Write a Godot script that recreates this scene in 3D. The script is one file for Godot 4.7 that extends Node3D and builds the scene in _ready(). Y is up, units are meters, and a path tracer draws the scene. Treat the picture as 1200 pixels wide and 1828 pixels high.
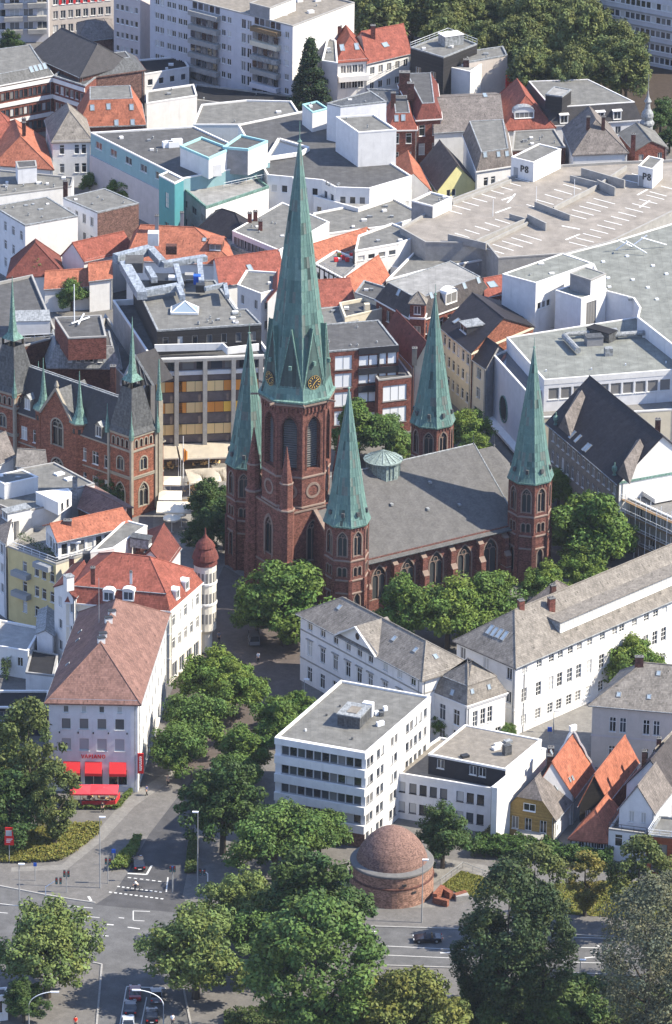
extends Node3D
# Aerial view of a brick church with green copper spires in a town centre.
const PITCH := 22.5
const ROLL := 0.8
const FPX := 9500.0
const CAM_H := 354.0
var cam_pos := Vector3(0, CAM_H, CAM_H / tan(deg_to_rad(PITCH)))
var M := {}
var T := {}
var org := Vector3.ZERO
var used := {}
var mesh_cache := {}
var rng := RandomNumberGenerator.new()

# pixel of the photograph (1200 x 1828) at height h above the ground -> point
func W(px: float, py: float, h: float) -> Vector3:
	return cam_pos + ray(px, py) * ((h - CAM_H) / ray(px, py).y)
func ray(px: float, py: float) -> Vector3:
	var u := (px - 600.0) / FPX
	var v := (914.0 - py) / FPX
	var a := deg_to_rad(ROLL)
	var t := deg_to_rad(PITCH)
	var u2 := u * cos(a) - v * sin(a)
	var v2 := u * sin(a) + v * cos(a)
	return Vector3(0, -sin(t), -cos(t)) + Vector3(u2, 0, 0) + Vector3(0, cos(t), -sin(t)) * v2
# pixel -> point on a plane {p, n}
func WP(px: float, py: float, pl: Dictionary) -> Vector3:
	var d := ray(px, py)
	var n: Vector3 = pl.n
	return cam_pos + d * (n.dot(pl.p - cam_pos) / n.dot(d))

# ---------- nodes ----------
func numbered(called: String) -> String:
	var k: int = used.get(called, 0)
	used[called] = k + 1
	return called if k == 0 else "%s_%03d" % [called, k]
func tag(o: Node3D, label: String, category: String, group := "", kind := "") -> void:
	if label: o.set_meta("label", label)
	if category: o.set_meta("category", category)
	if group: o.set_meta("group", group)
	if kind: o.set_meta("kind", kind)
func thing(called: String, label: String, category: String, at: Vector3, group := "") -> Node3D:
	var o := Node3D.new()
	o.name = numbered(called)
	add_child(o)
	o.position = at
	org = at
	tag(o, label, category, group)
	return o
func mb() -> SurfaceTool:
	var st := SurfaceTool.new()
	st.begin(Mesh.PRIMITIVE_TRIANGLES)
	return st
func obj(called: String, st: SurfaceTool, mat, parent: Node = null) -> MeshInstance3D:
	var m: StandardMaterial3D = M[mat] if mat is String else mat
	if m.normal_enabled or m.heightmap_enabled: st.generate_tangents()
	var o := MeshInstance3D.new()
	o.mesh = st.commit()
	o.material_override = m
	if parent == null:
		o.name = numbered(called)
		add_child(o)
	else:
		o.name = called
		parent.add_child(o, true)
	return o
func structure(called: String, st: SurfaceTool, mat) -> MeshInstance3D:
	var o := obj(called, st, mat)
	o.set_meta("kind", "structure")
	return o
func copy_of(o: Node3D, at: Vector3, turn := 0.0, sc := Vector3.ONE, label := "") -> Node3D:
	var c := o.duplicate()
	c.name = numbered(String(o.name).rstrip("_0123456789"))
	add_child(c)
	c.position = at
	c.rotation = Vector3(0, turn, 0)
	c.scale = sc
	if label: c.set_meta("label", label)
	return c

# ---------- geometry ----------
# polygon, counter-clockwise seen from its outer side; UV in metres
func face(st: SurfaceTool, pts: Array, col = null) -> void:
	var n := Vector3.ZERO
	for i in pts.size():
		var a: Vector3 = pts[i]
		var b: Vector3 = pts[(i + 1) % pts.size()]
		n += Vector3((a.y - b.y) * (a.z + b.z), (a.z - b.z) * (a.x + b.x), (a.x - b.x) * (a.y + b.y))
	if n.length() < 1e-9: return
	n = n.normalized()
	var u := Vector3.RIGHT
	if absf(n.y) < 0.985: u = Vector3.UP.cross(n).normalized()
	var v := n.cross(u)
	for i in range(1, pts.size() - 1):
		for k in [0, i + 1, i]:
			var p: Vector3 = pts[k]
			st.set_normal(n)
			st.set_uv(Vector2(p.dot(u), -p.dot(v)))
			if col != null: st.set_color(col)
			st.add_vertex(p - org)
# horizontal polygon of any outline, facing up (or down)
func slab(st: SurfaceTool, poly: PackedVector2Array, y: float, up := true, col = null) -> void:
	var ix := Geometry2D.triangulate_polygon(poly)
	for i in range(0, ix.size(), 3):
		var a := poly[ix[i]]
		var b := poly[ix[i + 1]]
		var c := poly[ix[i + 2]]
		var pts := [Vector3(a.x, y, a.y), Vector3(b.x, y, b.y), Vector3(c.x, y, c.y)]
		var cr := (b - a).cross(c - a)
		if (cr > 0) == up: pts.reverse()
		face(st, pts, col)
# closed prism over an outline given in any order
func prism(st: SurfaceTool, poly: PackedVector2Array, y0: float, y1: float, col = null) -> void:
	var p := poly.duplicate()
	if not Geometry2D.is_polygon_clockwise(p): p.reverse()
	slab(st, p, y1, true, col)
	slab(st, p, y0, false, col)
	for i in p.size():
		var a := p[i]
		var b := p[(i + 1) % p.size()]
		face(st, [Vector3(a.x, y0, a.y), Vector3(b.x, y0, b.y), Vector3(b.x, y1, b.y), Vector3(a.x, y1, a.y)], col)
func box(st: SurfaceTool, t: Transform3D, s: Vector3, col = null) -> void:
	var h := s * 0.5
	var c := []
	for k in 8:
		c.append(t * Vector3(h.x * (1 if k & 1 else -1), h.y * (1 if k & 2 else -1), h.z * (1 if k & 4 else -1)))
	for q in [[4, 5, 7, 6], [1, 0, 2, 3], [5, 1, 3, 7], [0, 4, 6, 2], [6, 7, 3, 2], [0, 1, 5, 4]]:
		face(st, [c[q[0]], c[q[1]], c[q[2]], c[q[3]]], col)
func bxa(st: SurfaceTool, c: Vector3, s: Vector3, turn := 0.0, col = null) -> void:
	box(st, Transform3D(Basis(Vector3.UP, turn), c), s, col)
# bar between two points
func bar(st: SurfaceTool, a: Vector3, b: Vector3, w: float, h: float) -> void:
	var d := (b - a)
	var z := d.normalized()
	var x := Vector3.UP.cross(z)
	x = Vector3.RIGHT if x.length() < 0.01 else x.normalized()
	var y := z.cross(x)
	box(st, Transform3D(Basis(x, y, z), (a + b) * 0.5), Vector3(w, h, d.length()))
func tube(st: SurfaceTool, a: Vector3, b: Vector3, r0: float, r1: float, n := 8, caps := true, col = null) -> void:
	var z := (b - a).normalized()
	var x := z.cross(Vector3.RIGHT if absf(z.x) < 0.9 else Vector3.BACK).normalized()
	var y := z.cross(x)
	var ra := []
	var rb := []
	for i in n:
		var t := TAU * i / n
		var d := x * cos(t) + y * sin(t)
		ra.append(a + d * r0)
		rb.append(b + d * r1)
	for i in n:
		var j := (i + 1) % n
		if r1 < 0.001: face(st, [ra[i], ra[j], b], col)
		elif r0 < 0.001: face(st, [a, rb[j], rb[i]], col)
		else: face(st, [ra[i], ra[j], rb[j], rb[i]], col)
	if caps:
		if r0 > 0.001: ra.reverse(); face(st, ra, col)
		if r1 > 0.001: face(st, rb, col)
# rings [radius, y] round a vertical axis, n sides, first corner at angle rot
func lathe(st: SurfaceTool, c: Vector3, prof: Array, n: int, rot := 0.0, col = null) -> void:
	for k in prof.size() - 1:
		var r0: float = prof[k][0]
		var y0: float = prof[k][1]
		var r1: float = prof[k + 1][0]
		var y1: float = prof[k + 1][1]
		for i in n:
			var a := rot + TAU * i / n
			var b := rot + TAU * (i + 1) / n
			var p0 := c + Vector3(sin(a) * r0, y0, cos(a) * r0)
			var p1 := c + Vector3(sin(b) * r0, y0, cos(b) * r0)
			var p2 := c + Vector3(sin(b) * r1, y1, cos(b) * r1)
			var p3 := c + Vector3(sin(a) * r1, y1, cos(a) * r1)
			if r1 < 0.001: face(st, [p0, p1, p2], col)
			elif r0 < 0.001: face(st, [p0, p2, p3], col)
			else: face(st, [p0, p1, p2, p3], col)
func xz(p: Vector3) -> Vector2: return Vector2(p.x, p.z)
func ring(pts: Array, off: float, y: float) -> Array:   # outline moved outwards by off
	var out := []
	var n := pts.size()
	for i in n:
		var a := xz(pts[(i + n - 1) % n])
		var b := xz(pts[i])
		var c := xz(pts[(i + 1) % n])
		var d0 := (b - a).normalized()
		var d1 := (c - b).normalized()
		var n0 := Vector2(-d0.y, d0.x)
		var n1 := Vector2(-d1.y, d1.x)
		var m := (n0 + n1)
		var l := m.length_squared()
		m = n0 if l < 0.05 else m * 2.0 / l
		out.append(Vector3(b.x + m.x * off, y, b.y + m.y * off))
	return out
func flat2(pts: Array) -> PackedVector2Array:
	var o := PackedVector2Array()
	for p in pts: o.append(xz(p))
	return o

# ---------- walls and windows ----------
# one wall from a to b (left to right seen from outside) with openings [u0, v0, u1, v1]
func wall(st: SurfaceTool, a: Vector3, b: Vector3, y0: float, y1: float, ops: Array, dep := 0.2) -> void:
	var d := b - a
	d.y = 0
	var L := d.length()
	d = d / L
	var n := Vector3(-d.z, 0, d.x)
	var us := [0.0, L]
	var vs := [y0, y1]
	for o in ops:
		us.append(o[0]); us.append(o[2]); vs.append(o[1]); vs.append(o[3])
	us.sort(); vs.sort()
	var q := func(u: float, v: float, k: float) -> Vector3: return Vector3(a.x, 0, a.z) + d * u + Vector3(0, v, 0) - n * k
	for j in vs.size() - 1:
		if vs[j + 1] - vs[j] < 0.002: continue
		var run := -1.0
		for i in us.size():
			var solid := false
			if i < us.size() - 1 and us[i + 1] - us[i] > 0.002:
				solid = true
				var cu: float = (us[i] + us[i + 1]) * 0.5
				var cv: float = (vs[j] + vs[j + 1]) * 0.5
				for o in ops:
					if cu > o[0] and cu < o[2] and cv > o[1] and cv < o[3]: solid = false
			elif i < us.size() - 1: continue
			if solid and run < 0: run = us[i]
			if not solid and run >= 0:
				face(st, [q.call(run, vs[j], 0), q.call(us[i], vs[j], 0), q.call(us[i], vs[j + 1], 0), q.call(run, vs[j + 1], 0)])
				run = -1.0
	for o in ops:
		var u0: float = o[0]; var v0: float = o[1]; var u1: float = o[2]; var v1: float = o[3]
		face(st, [q.call(u0, v0, 0), q.call(u0, v0, dep), q.call(u0, v1, dep), q.call(u0, v1, 0)])
		face(st, [q.call(u1, v0, dep), q.call(u1, v0, 0), q.call(u1, v1, 0), q.call(u1, v1, dep)])
		face(st, [q.call(u0, v0, 0), q.call(u1, v0, 0), q.call(u1, v0, dep), q.call(u0, v0, dep)])
		face(st, [q.call(u0, v1, dep), q.call(u1, v1, dep), q.call(u1, v1, 0), q.call(u0, v1, 0)])
func frame_mesh(w: float, h: float, s: String) -> ArrayMesh:
	var key := "f%.2f_%.2f_%s" % [w, h, s]
	if mesh_cache.has(key): return mesh_cache[key]
	var keep := org
	org = Vector3.ZERO
	var st := mb()
	var b := 0.08
	var z := 0.07
	var I := Basis.IDENTITY
	for x in [-1, 1]: box(st, Transform3D(I, Vector3(x * (w - b) * 0.5, 0, 0)), Vector3(b, h, z))
	for y in [-1, 1]: box(st, Transform3D(I, Vector3(0, y * (h - b) * 0.5, 0)), Vector3(w - 2 * b, b, z))
	var nv := 0
	var nh := 0
	if s == "two": nv = 1
	elif s == "cross": nv = 1; nh = 1
	elif s == "tee": nh = 1
	elif s == "six": nv = 1; nh = 2
	elif s.begins_with("bay"): nv = int(s.substr(3))
	for i in nv: box(st, Transform3D(I, Vector3(-w * 0.5 + w * (i + 1) / (nv + 1), 0, 0)), Vector3(0.07, h - 2 * b, 0.06))
	if nh == 1: box(st, Transform3D(I, Vector3(0, h * 0.2, 0.002)), Vector3(w - 2 * b, 0.07, 0.06))
	elif nh == 2:
		for k in [-1, 1]: box(st, Transform3D(I, Vector3(0, h * k / 6.0, 0.002)), Vector3(w - 2 * b, 0.06, 0.06))
	box(st, Transform3D(I, Vector3(0, -h * 0.5 - 0.03, 0.12)), Vector3(w + 0.1, 0.06, 0.26))
	org = keep
	var m := st.commit()
	mesh_cache[key] = m
	return m
func pane_mesh(w: float, h: float) -> QuadMesh:
	var key := "p%.2f_%.2f" % [w, h]
	if not mesh_cache.has(key):
		var q := QuadMesh.new()
		q.size = Vector2(w, h)
		mesh_cache[key] = q
	return mesh_cache[key]
func pane_mat(kind := "") -> StandardMaterial3D:
	if kind != "": return M[kind]
	var r := rng.randf()
	if r < 0.38: return M.glass
	if r < 0.66: return M.glass_blue
	if r < 0.88: return M.glass_curtain
	return M.blind
# window in the opening [u0, v0, u1, v1] of the wall a-b
func window(parent: Node, a: Vector3, b: Vector3, o: Array, s := "two", fm := "frame_white", pm := "", dep := 0.2, called := "window") -> MeshInstance3D:
	var d := b - a
	d.y = 0
	d = d.normalized()
	var n := Vector3(-d.z, 0, d.x)
	var w: float = o[2] - o[0]
	var h: float = o[3] - o[1]
	var wn := MeshInstance3D.new()
	wn.name = called
	wn.mesh = frame_mesh(snappedf(w, 0.01), snappedf(h, 0.01), s)
	wn.material_override = M[fm]
	wn.transform = Transform3D(Basis(d, Vector3.UP, n), Vector3(a.x, 0, a.z) + d * (o[0] + o[2]) * 0.5 + Vector3(0, (o[1] + o[3]) * 0.5, 0) - n * (dep - 0.06) - org)
	parent.add_child(wn, true)
	var p := MeshInstance3D.new()
	p.name = "pane"
	p.mesh = pane_mesh(snappedf(w, 0.01) - 0.08, snappedf(h, 0.01) - 0.08)
	p.material_override = pane_mat(pm)
	p.position = Vector3(0, 0, -0.012)
	wn.add_child(p, true)
	return wn
# rows and columns of openings on a wall of length L
func openings(s: Dictionary, L: float) -> Array:
	var out := []
	var w: float = s.get("w", 1.1)
	var xs := []
	if s.has("xs"):
		for x in s.xs: xs.append(x * L)
	else:
		var m0: float = s.get("m0", 1.4)
		var m1: float = s.get("m1", m0)
		var n: int = s.get("n", maxi(1, int((L - m0 - m1) / 2.9) + 1))
		for i in n: xs.append(m0 + (L - m0 - m1) * (0.5 if n == 1 else float(i) / (n - 1)))
	var hh = s.get("h", 1.6)
	for j in s.y.size():
		var y: float = s.y[j]
		var h: float = hh[j] if hh is Array else hh
		for x in xs:
			var u0 := clampf(x - w * 0.5, 0.12, L - 0.12)
			var u1 := clampf(x + w * 0.5, 0.12, L - 0.12)
			if u1 - u0 > 0.25: out.append([u0, y, u1, y + h])
	return out
# all walls of an outline, with windows; gab = extra wall triangles
func walls(root: Node, pts: Array, y0: float, y1: float, mat: String, f: Dictionary, gab := [], wm := {}) -> void:
	var st := mb()
	for i in pts.size():
		var a: Vector3 = pts[i]
		var b: Vector3 = pts[(i + 1) % pts.size()]
		var L := Vector2(b.x - a.x, b.z - a.z).length()
		var all := []
		var specs: Array = []
		if f.has(i): specs = f[i] if f[i] is Array else [f[i]]
		for s in specs:
			for o in openings(s, L):
				var oy := [o[0], o[1] + y0, o[2], o[3] + y0]
				if oy[3] > y1 - 0.05: continue
				all.append(oy)
				window(root, a, b, oy, s.get("s", "two"), s.get("fm", "frame_white"), s.get("pm", ""), 0.2, s.get("called", "window"))
		if wm.has(i):
			var s2 := mb()
			wall(s2, a, b, y0, y1, all)
			for g in gab:
				if g[0] == i: face(s2, g[1])
			obj("wall", s2, wm[i], root)
		else: wall(st, a, b, y0, y1, all)
	for g in gab:
		if not wm.has(g[0]): face(st, g[1])
	obj("wall", st, mat, root)
func eave_band(root: Node, pts: Array, y: float, h: float, out: float, mat: String, called := "cornice") -> void:
	var st := mb()
	var o := ring(pts, out, 0)
	var i_ := ring(pts, 0.004, 0)
	for k in pts.size():
		var j := (k + 1) % pts.size()
		var up := Vector3(0, 1, 0)
		face(st, [o[k] + up * y, o[j] + up * y, o[j] + up * (y + h), o[k] + up * (y + h)])
		face(st, [o[k] + up * (y + h), o[j] + up * (y + h), i_[j] + up * (y + h), i_[k] + up * (y + h)])
		face(st, [i_[k] + up * y, i_[j] + up * y, o[j] + up * y, o[k] + up * y])
	obj(called, st, mat, root)
func plane_of(a: Vector3, b: Vector3, c: Vector3) -> Dictionary:
	var n := (b - a).cross(c - a).normalized()
	if n.y < 0: n = -n
	return {"p": a, "n": n}
# hip or gable roof on four points (front-left, front-right, back-right, back-left)
# ax 0: ridge runs along the front edge, 1: ridge runs from front to back
func pitched(root: Node, q: Array, h: float, r: Dictionary, gab: Array) -> Array:
	var rise: float = r.rise
	var ax: int = r.get("ax", 0)
	var i0: float = r.get("i0", 0.0)
	var i1: float = r.get("i1", 0.0)
	var over: float = r.get("over", 0.35)
	var up := Vector3(0, h, 0)
	var A: Vector3 = Vector3(q[0].x, 0, q[0].z) + up
	var B: Vector3 = Vector3(q[1].x, 0, q[1].z) + up
	var C: Vector3 = Vector3(q[2].x, 0, q[2].z) + up
	var D: Vector3 = Vector3(q[3].x, 0, q[3].z) + up
	if ax == 1:
		var t := A
		A = B; B = C; C = D; D = t
	# now the ridge runs along A-B
	var m0 := (A + D) * 0.5
	var m1 := (B + C) * 0.5
	var dir := (m1 - m0).normalized()
	var span := (A - D).length() * 0.5
	var drop := over * rise / span
	var R0 := m0 + dir * i0 + Vector3(0, rise, 0)
	var R1 := m1 - dir * i1 + Vector3(0, rise, 0)
	var o := ring([A, B, C, D], over, h - drop)
	var half: float = r.get("half", 0.0)
	var hA := A.lerp(R0, half)
	var hD := D.lerp(R0, half)
	if half > 0.0:
		gab.append([3 if ax == 0 else 0, [D, A, hA, hD]])
		R0 = m0 + dir * (1.0 - half) * span * 0.9 + Vector3(0, rise, 0)
		o[0] = o[0] + dir * over * 0.4; o[3] = o[3] + dir * over * 0.4
		hA -= dir * over * 0.6; hD -= dir * over * 0.6
	elif i0 <= 0.0:
		gab.append([3 if ax == 0 else 0, [D, A, R0]])
		R0 = R0 - dir * over * 0.6
		o[0] = o[0] + dir * over * 0.4; o[3] = o[3] + dir * over * 0.4
	if i1 <= 0.0:
		gab.append([1 if ax == 0 else 2, [B, C, R1]])
		R1 = R1 + dir * over * 0.6
		o[1] = o[1] - dir * over * 0.4; o[2] = o[2] - dir * over * 0.4
	var st := mb()
	if half > 0.0:
		hA += (o[0] - o[3]).normalized() * 0.1
		hD -= (o[0] - o[3]).normalized() * 0.1
		face(st, [o[0], o[1], R1, R0, hA])
		face(st, [o[2], o[3], hD, R0, R1])
		face(st, [hD, hA, R0])
	else:
		face(st, [o[0], o[1], R1, R0])
		face(st, [o[2], o[3], R0, R1])
	if i0 > 0.0: face(st, [o[3], o[0], R0])
	if i1 > 0.0: face(st, [o[1], o[2], R1])
	var dn := Vector3(0, -0.22, 0)
	for k in 4:
		if (k == 3 and i0 <= 0.0) or (k == 1 and i1 <= 0.0): continue
		face(st, [o[k] + dn, o[(k + 1) % 4] + dn, o[(k + 1) % 4], o[k]])
	if i0 <= 0.0 and half <= 0.0:
		face(st, [o[0] + dn, o[0], R0, R0 + dn]); face(st, [o[3], o[3] + dn, R0 + dn, R0])
	if i1 <= 0.0:
		face(st, [o[1], o[1] + dn, R1 + dn, R1]); face(st, [o[2] + dn, o[2], R1, R1 + dn])
	face(st, [o[1] + dn, o[0] + dn, R0 + dn, R1 + dn]); face(st, [o[3] + dn, o[2] + dn, R1 + dn, R0 + dn])
	if i0 > 0.0: face(st, [o[0] + dn, o[3] + dn, R0 + dn])
	if i1 > 0.0: face(st, [o[2] + dn, o[1] + dn, R1 + dn])
	var ro := obj("roof", st, r.m, root)
	# ridge and hip caps
	var cp := mb()
	tube(cp, R0, R1, 0.13, 0.13, 6)
	if i0 > 0.0: tube(cp, R0, o[0], 0.11, 0.11, 5); tube(cp, R0, o[3], 0.11, 0.11, 5)
	if i1 > 0.0: tube(cp, R1, o[1], 0.11, 0.11, 5); tube(cp, R1, o[2], 0.11, 0.11, 5)
	obj("ridge_cap", cp, r.get("cap", r.m), ro)
	# gutters
	if r.get("gutter", true):
		var gt := mb()
		tube(gt, o[0] + Vector3(0, -0.08, 0), o[1] + Vector3(0, -0.08, 0), 0.09, 0.09, 6)
		obj("gutter", gt, "zinc", ro)
		gt = mb()
		tube(gt, o[2] + Vector3(0, -0.08, 0), o[3] + Vector3(0, -0.08, 0), 0.09, 0.09, 6)
		obj("gutter", gt, "zinc", ro)
	var pl := [plane_of(o[0], o[1], R1), plane_of(o[2], o[3], R0)]
	if i0 > 0.0: pl.append(plane_of(o[3], o[0], R0))
	else: pl.append(pl[0])
	if i1 > 0.0: pl.append(plane_of(o[1], o[2], R1))
	return pl
func flat_roof(root: Node, pts: Array, h: float, r: Dictionary) -> void:
	var par: float = r.get("par", 0.35)
	var inn := ring(pts, -r.get("pw", 0.3), 0)
	var out := ring(pts, 0.05, 0)
	var st := mb()
	slab(st, flat2(inn), h - par)
	obj("roof", st, r.m, root)
	var s2 := mb()
	for k in pts.size():
		var j := (k + 1) % pts.size()
		var u0 := Vector3(0, h - par - 0.02, 0)
		var u1 := Vector3(0, h + 0.03, 0)
		var ub := Vector3(0, h - r.get("fascia", 0.25), 0)
		face(s2, [out[k] + u1, out[j] + u1, inn[j] + u1, inn[k] + u1])
		face(s2, [inn[j] + u0, inn[k] + u0, inn[k] + u1, inn[j] + u1])
		face(s2, [out[k] + ub, out[j] + ub, out[j] + u1, out[k] + u1])
		face(s2, [pts[k] + ub - Vector3(0, pts[k].y, 0), pts[j] + ub - Vector3(0, pts[j].y, 0), out[j] + ub, out[k] + ub])
	obj("parapet", s2, r.get("pm", "white"), root)
func outline(p: Array, h: float) -> Array:
	var o := []
	for a in p: o.append(W(a[0], a[1], h))
	if o.size() == 3: o.append(o[0] + o[2] - o[1])
	return o
func bld(d: Dictionary) -> Dictionary:
	var h: float = d.h
	var y0: float = d.get("y0", 0.0)
	var pts := outline(d.p, h)
	if d.has("pts"): pts = d.pts
	var c := Vector3.ZERO
	for p in pts: c += p
	c /= pts.size()
	c.y = y0
	var root: Node3D
	if d.has("on"): root = d.on
	else: root = thing(d.n, d.l, d.c, c, d.get("g", ""))
	var gab := []
	var planes := []
	var r: Dictionary = d.roof
	match r.t:
		"flat": flat_roof(root, pts, h, r)
		"hip", "gable": planes = pitched(root, pts, h, r, gab)
		"mans":
			var ins: float = r.get("ins", 0.8)
			var lo: float = r.get("low", 2.6)
			var o0 := ring(pts, 0.2, h)
			var o1 := ring(pts, -ins, h + lo)
			var st := mb()
			for k in pts.size():
				var j := (k + 1) % pts.size()
				face(st, [o0[k], o0[j], o1[j], o1[k]])
				planes.append(plane_of(o0[k], o0[j], o1[j]))
			obj("mansard", st, r.m, root)
			if r.get("rise", 0.0) > 0.0:
				var r2 := r.duplicate()
				r2.m = r.get("m2", r.m)
				planes.append_array(pitched(root, o1, h + lo, r2, gab))
			else: flat_roof(root, o1, h + lo, {"m": r.get("m2", "bitumen"), "par": 0.1, "pm": r.get("pm", "zinc"), "pw": 0.2, "fascia": 0.15})
			eave_band(root, pts, h - 0.25, 0.25, 0.3, r.get("em", "frame_white"))
	walls(root, pts, y0, h, d.wall, d.get("f", {}), gab, d.get("wm", {}))
	if r.t != "flat" and y0 == 0.0 and pts.size() == 4:
		for e in [[pts[0], pts[1], 0.97], [pts[1], pts[2], 0.04]]:
			var dp := mb()
			var q0: Vector3 = e[0].lerp(e[1], e[2])
			var dz: Vector3 = (e[1] - e[0]).normalized()
			q0 += Vector3(-dz.z, 0, dz.x) * 0.09
			tube(dp, Vector3(q0.x, 0, q0.z), Vector3(q0.x, h - 0.1, q0.z), 0.06, 0.06, 6)
			obj("downpipe", dp, "zinc", root)
	if d.has("cor"): eave_band(root, pts, h - 0.55, 0.4, 0.16, d.cor)
	if d.has("bands"):
		for b in d.bands: eave_band(root, pts, y0 + b, 0.25, 0.07, d.get("bandm", "white"), "string_course")
	return {"root": root, "planes": planes, "pts": pts, "h": h, "org": org}
# ---- things on roofs, all parts of a building ----
func rbox(b: Dictionary, px: float, py: float, h: float, s: Vector3, mat: String, turn := 0.0, called := "roof_box", lid := "") -> void:
	org = b.org
	var p := W(px, py, h)
	var st := mb()
	bxa(st, p + Vector3(0, s.y * 0.5 - 0.05, 0), s, turn)
	var o := obj(called, st, mat, b.root)
	if lid:
		var s2 := mb()
		bxa(s2, p + Vector3(0, s.y, 0), Vector3(s.x + 0.2, 0.12, s.z + 0.2), turn)
		obj("lid", s2, lid, o)
func chimney(b: Dictionary, px: float, py: float, h: float, mat := "brick", s := Vector3(0.7, 1.6, 0.7), turn := 0.0) -> void:
	org = b.org
	var p := W(px, py, h)
	var st := mb()
	bxa(st, p + Vector3(0, s.y * 0.5 - 0.6, 0), Vector3(s.x, s.y + 1.2, s.z), turn)
	var o := obj("chimney", st, mat, b.root)
	var s2 := mb()
	bxa(s2, p + Vector3(0, s.y + 0.04, 0), Vector3(s.x + 0.12, 0.1, s.z + 0.12), turn)
	for k in 2: tube(s2, p + Basis(Vector3.UP, turn) * Vector3((k - 0.5) * s.x * 0.5, s.y, 0), p + Basis(Vector3.UP, turn) * Vector3((k - 0.5) * s.x * 0.5, s.y + 0.35, 0), 0.12, 0.1, 6)
	obj("chimney_cap", s2, "concrete_dark", o)
func slope_basis(pl: Dictionary) -> Basis:
	var n: Vector3 = pl.n
	var x := Vector3.UP.cross(n)
	x = Vector3.RIGHT if x.length() < 0.02 else x.normalized()
	return Basis(x, n, x.cross(n))
func skylight(b: Dictionary, k: int, px: float, py: float, w := 0.9, l := 1.3) -> void:
	org = b.org
	var pl: Dictionary = b.planes[k]
	var p := WP(px, py, pl)
	var bs := slope_basis(pl)
	var st := mb()
	for q in [[-1, 0], [1, 0]]: box(st, Transform3D(bs, p + bs.x * q[0] * w * 0.5 + bs.y * 0.05), Vector3(0.1, 0.16, l + 0.1))
	for q in [-1, 1]: box(st, Transform3D(bs, p + bs.z * q * l * 0.5 + bs.y * 0.05), Vector3(w - 0.1, 0.16, 0.1))
	var o := obj("skylight", st, "zinc", b.root)
	var s2 := mb()
	box(s2, Transform3D(bs, p + bs.y * 0.04), Vector3(w - 0.1, 0.1, l - 0.1))
	obj("pane", s2, "glass_sky", o)
# dormer on slope k: front at the pixel, width w, height hh
func dormer(b: Dictionary, k: int, px: float, py: float, w := 1.4, hh := 1.5, mat := "white", roofm := "zinc", shape := "flat", s := "two", pm := "") -> void:
	org = b.org
	var pl: Dictionary = b.planes[k]
	var p := WP(px, py, pl)
	var n: Vector3 = pl.n
	var out := Vector3(n.x, 0, n.z).normalized()
	var side := Vector3.UP.cross(out)
	var slope := Vector2(n.x, n.z).length() / n.y
	var dep := (hh + 0.9) / slope + 0.1
	var y0 := p.y - 0.2
	var a := p - side * w * 0.5
	var c := p + side * w * 0.5
	var top := p.y + hh
	var st := mb()
	wall(st, a, c, y0, top, [[0.15, p.y + 0.15, w - 0.15, top - 0.12]], 0.15)
	var bk := -out * dep
	var up := Vector3(0, top, 0)
	var a0 := Vector3(a.x, 0, a.z)
	var c0 := Vector3(c.x, 0, c.z)
	face(st, [c0 + Vector3(0, y0, 0), c0 + bk + Vector3(0, y0, 0), c0 + bk + up, c0 + up])
	face(st, [a0 + bk + Vector3(0, y0, 0), a0 + Vector3(0, y0, 0), a0 + up, a0 + bk + up])
	var rs := mb()
	var e := side * 0.15
	var f := out * 0.2
	if shape == "gable":
		var rp := p + Vector3(0, hh + w * 0.45, 0)
		face(st, [a0 + up, c0 + up, rp])
		for sg in [1, -1]:
			var lo: Vector3 = (c0 if sg == 1 else a0) + up + e * sg + f - Vector3(0, 0.08, 0)
			var q := [lo, lo + bk - f, rp + bk + Vector3(0, 0.05, 0), rp + f + Vector3(0, 0.05, 0)]
			if sg == -1: q.reverse()
			face(rs, q)
	elif shape == "arch":
		var prev := a0 + up - e + f
		for i in range(1, 7):
			var t := PI - PI * i / 6.0
			var q := Vector3(p.x, top, p.z) + side * cos(t) * (w * 0.5 + 0.15) + Vector3(0, sin(t) * w * 0.28, 0) + f
			face(rs, [prev, q, q + bk, prev + bk])
			face(st, [Vector3(p.x, top, p.z), q - f, prev - f])
			prev = q
	else:
		face(rs, [a0 + up - e + f + Vector3(0, 0.1, 0), c0 + up + e + f + Vector3(0, 0.1, 0), c0 + up + e + bk + Vector3(0, 0.3, 0), a0 + up - e + bk + Vector3(0, 0.3, 0)])
		face(rs, [a0 + up - e + f - Vector3(0, 0.05, 0), c0 + up + e + f - Vector3(0, 0.05, 0), c0 + up + e + f + Vector3(0, 0.1, 0), a0 + up - e + f + Vector3(0, 0.1, 0)])
		face(rs, [c0 + up + e + f - Vector3(0, 0.05, 0), c0 + up + e + bk, c0 + up + e + bk + Vector3(0, 0.3, 0), c0 + up + e + f + Vector3(0, 0.1, 0)])
		face(rs, [a0 + up - e + bk, a0 + up - e + f - Vector3(0, 0.05, 0), a0 + up - e + f + Vector3(0, 0.1, 0), a0 + up - e + bk + Vector3(0, 0.3, 0)])
	var o := obj("dormer", st, mat, b.root)
	obj("dormer_roof", rs, roofm, o)
	window(o, a, c, [0.15, p.y + 0.15, w - 0.15, top - 0.12], s, "frame_white", pm, 0.15)
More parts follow.
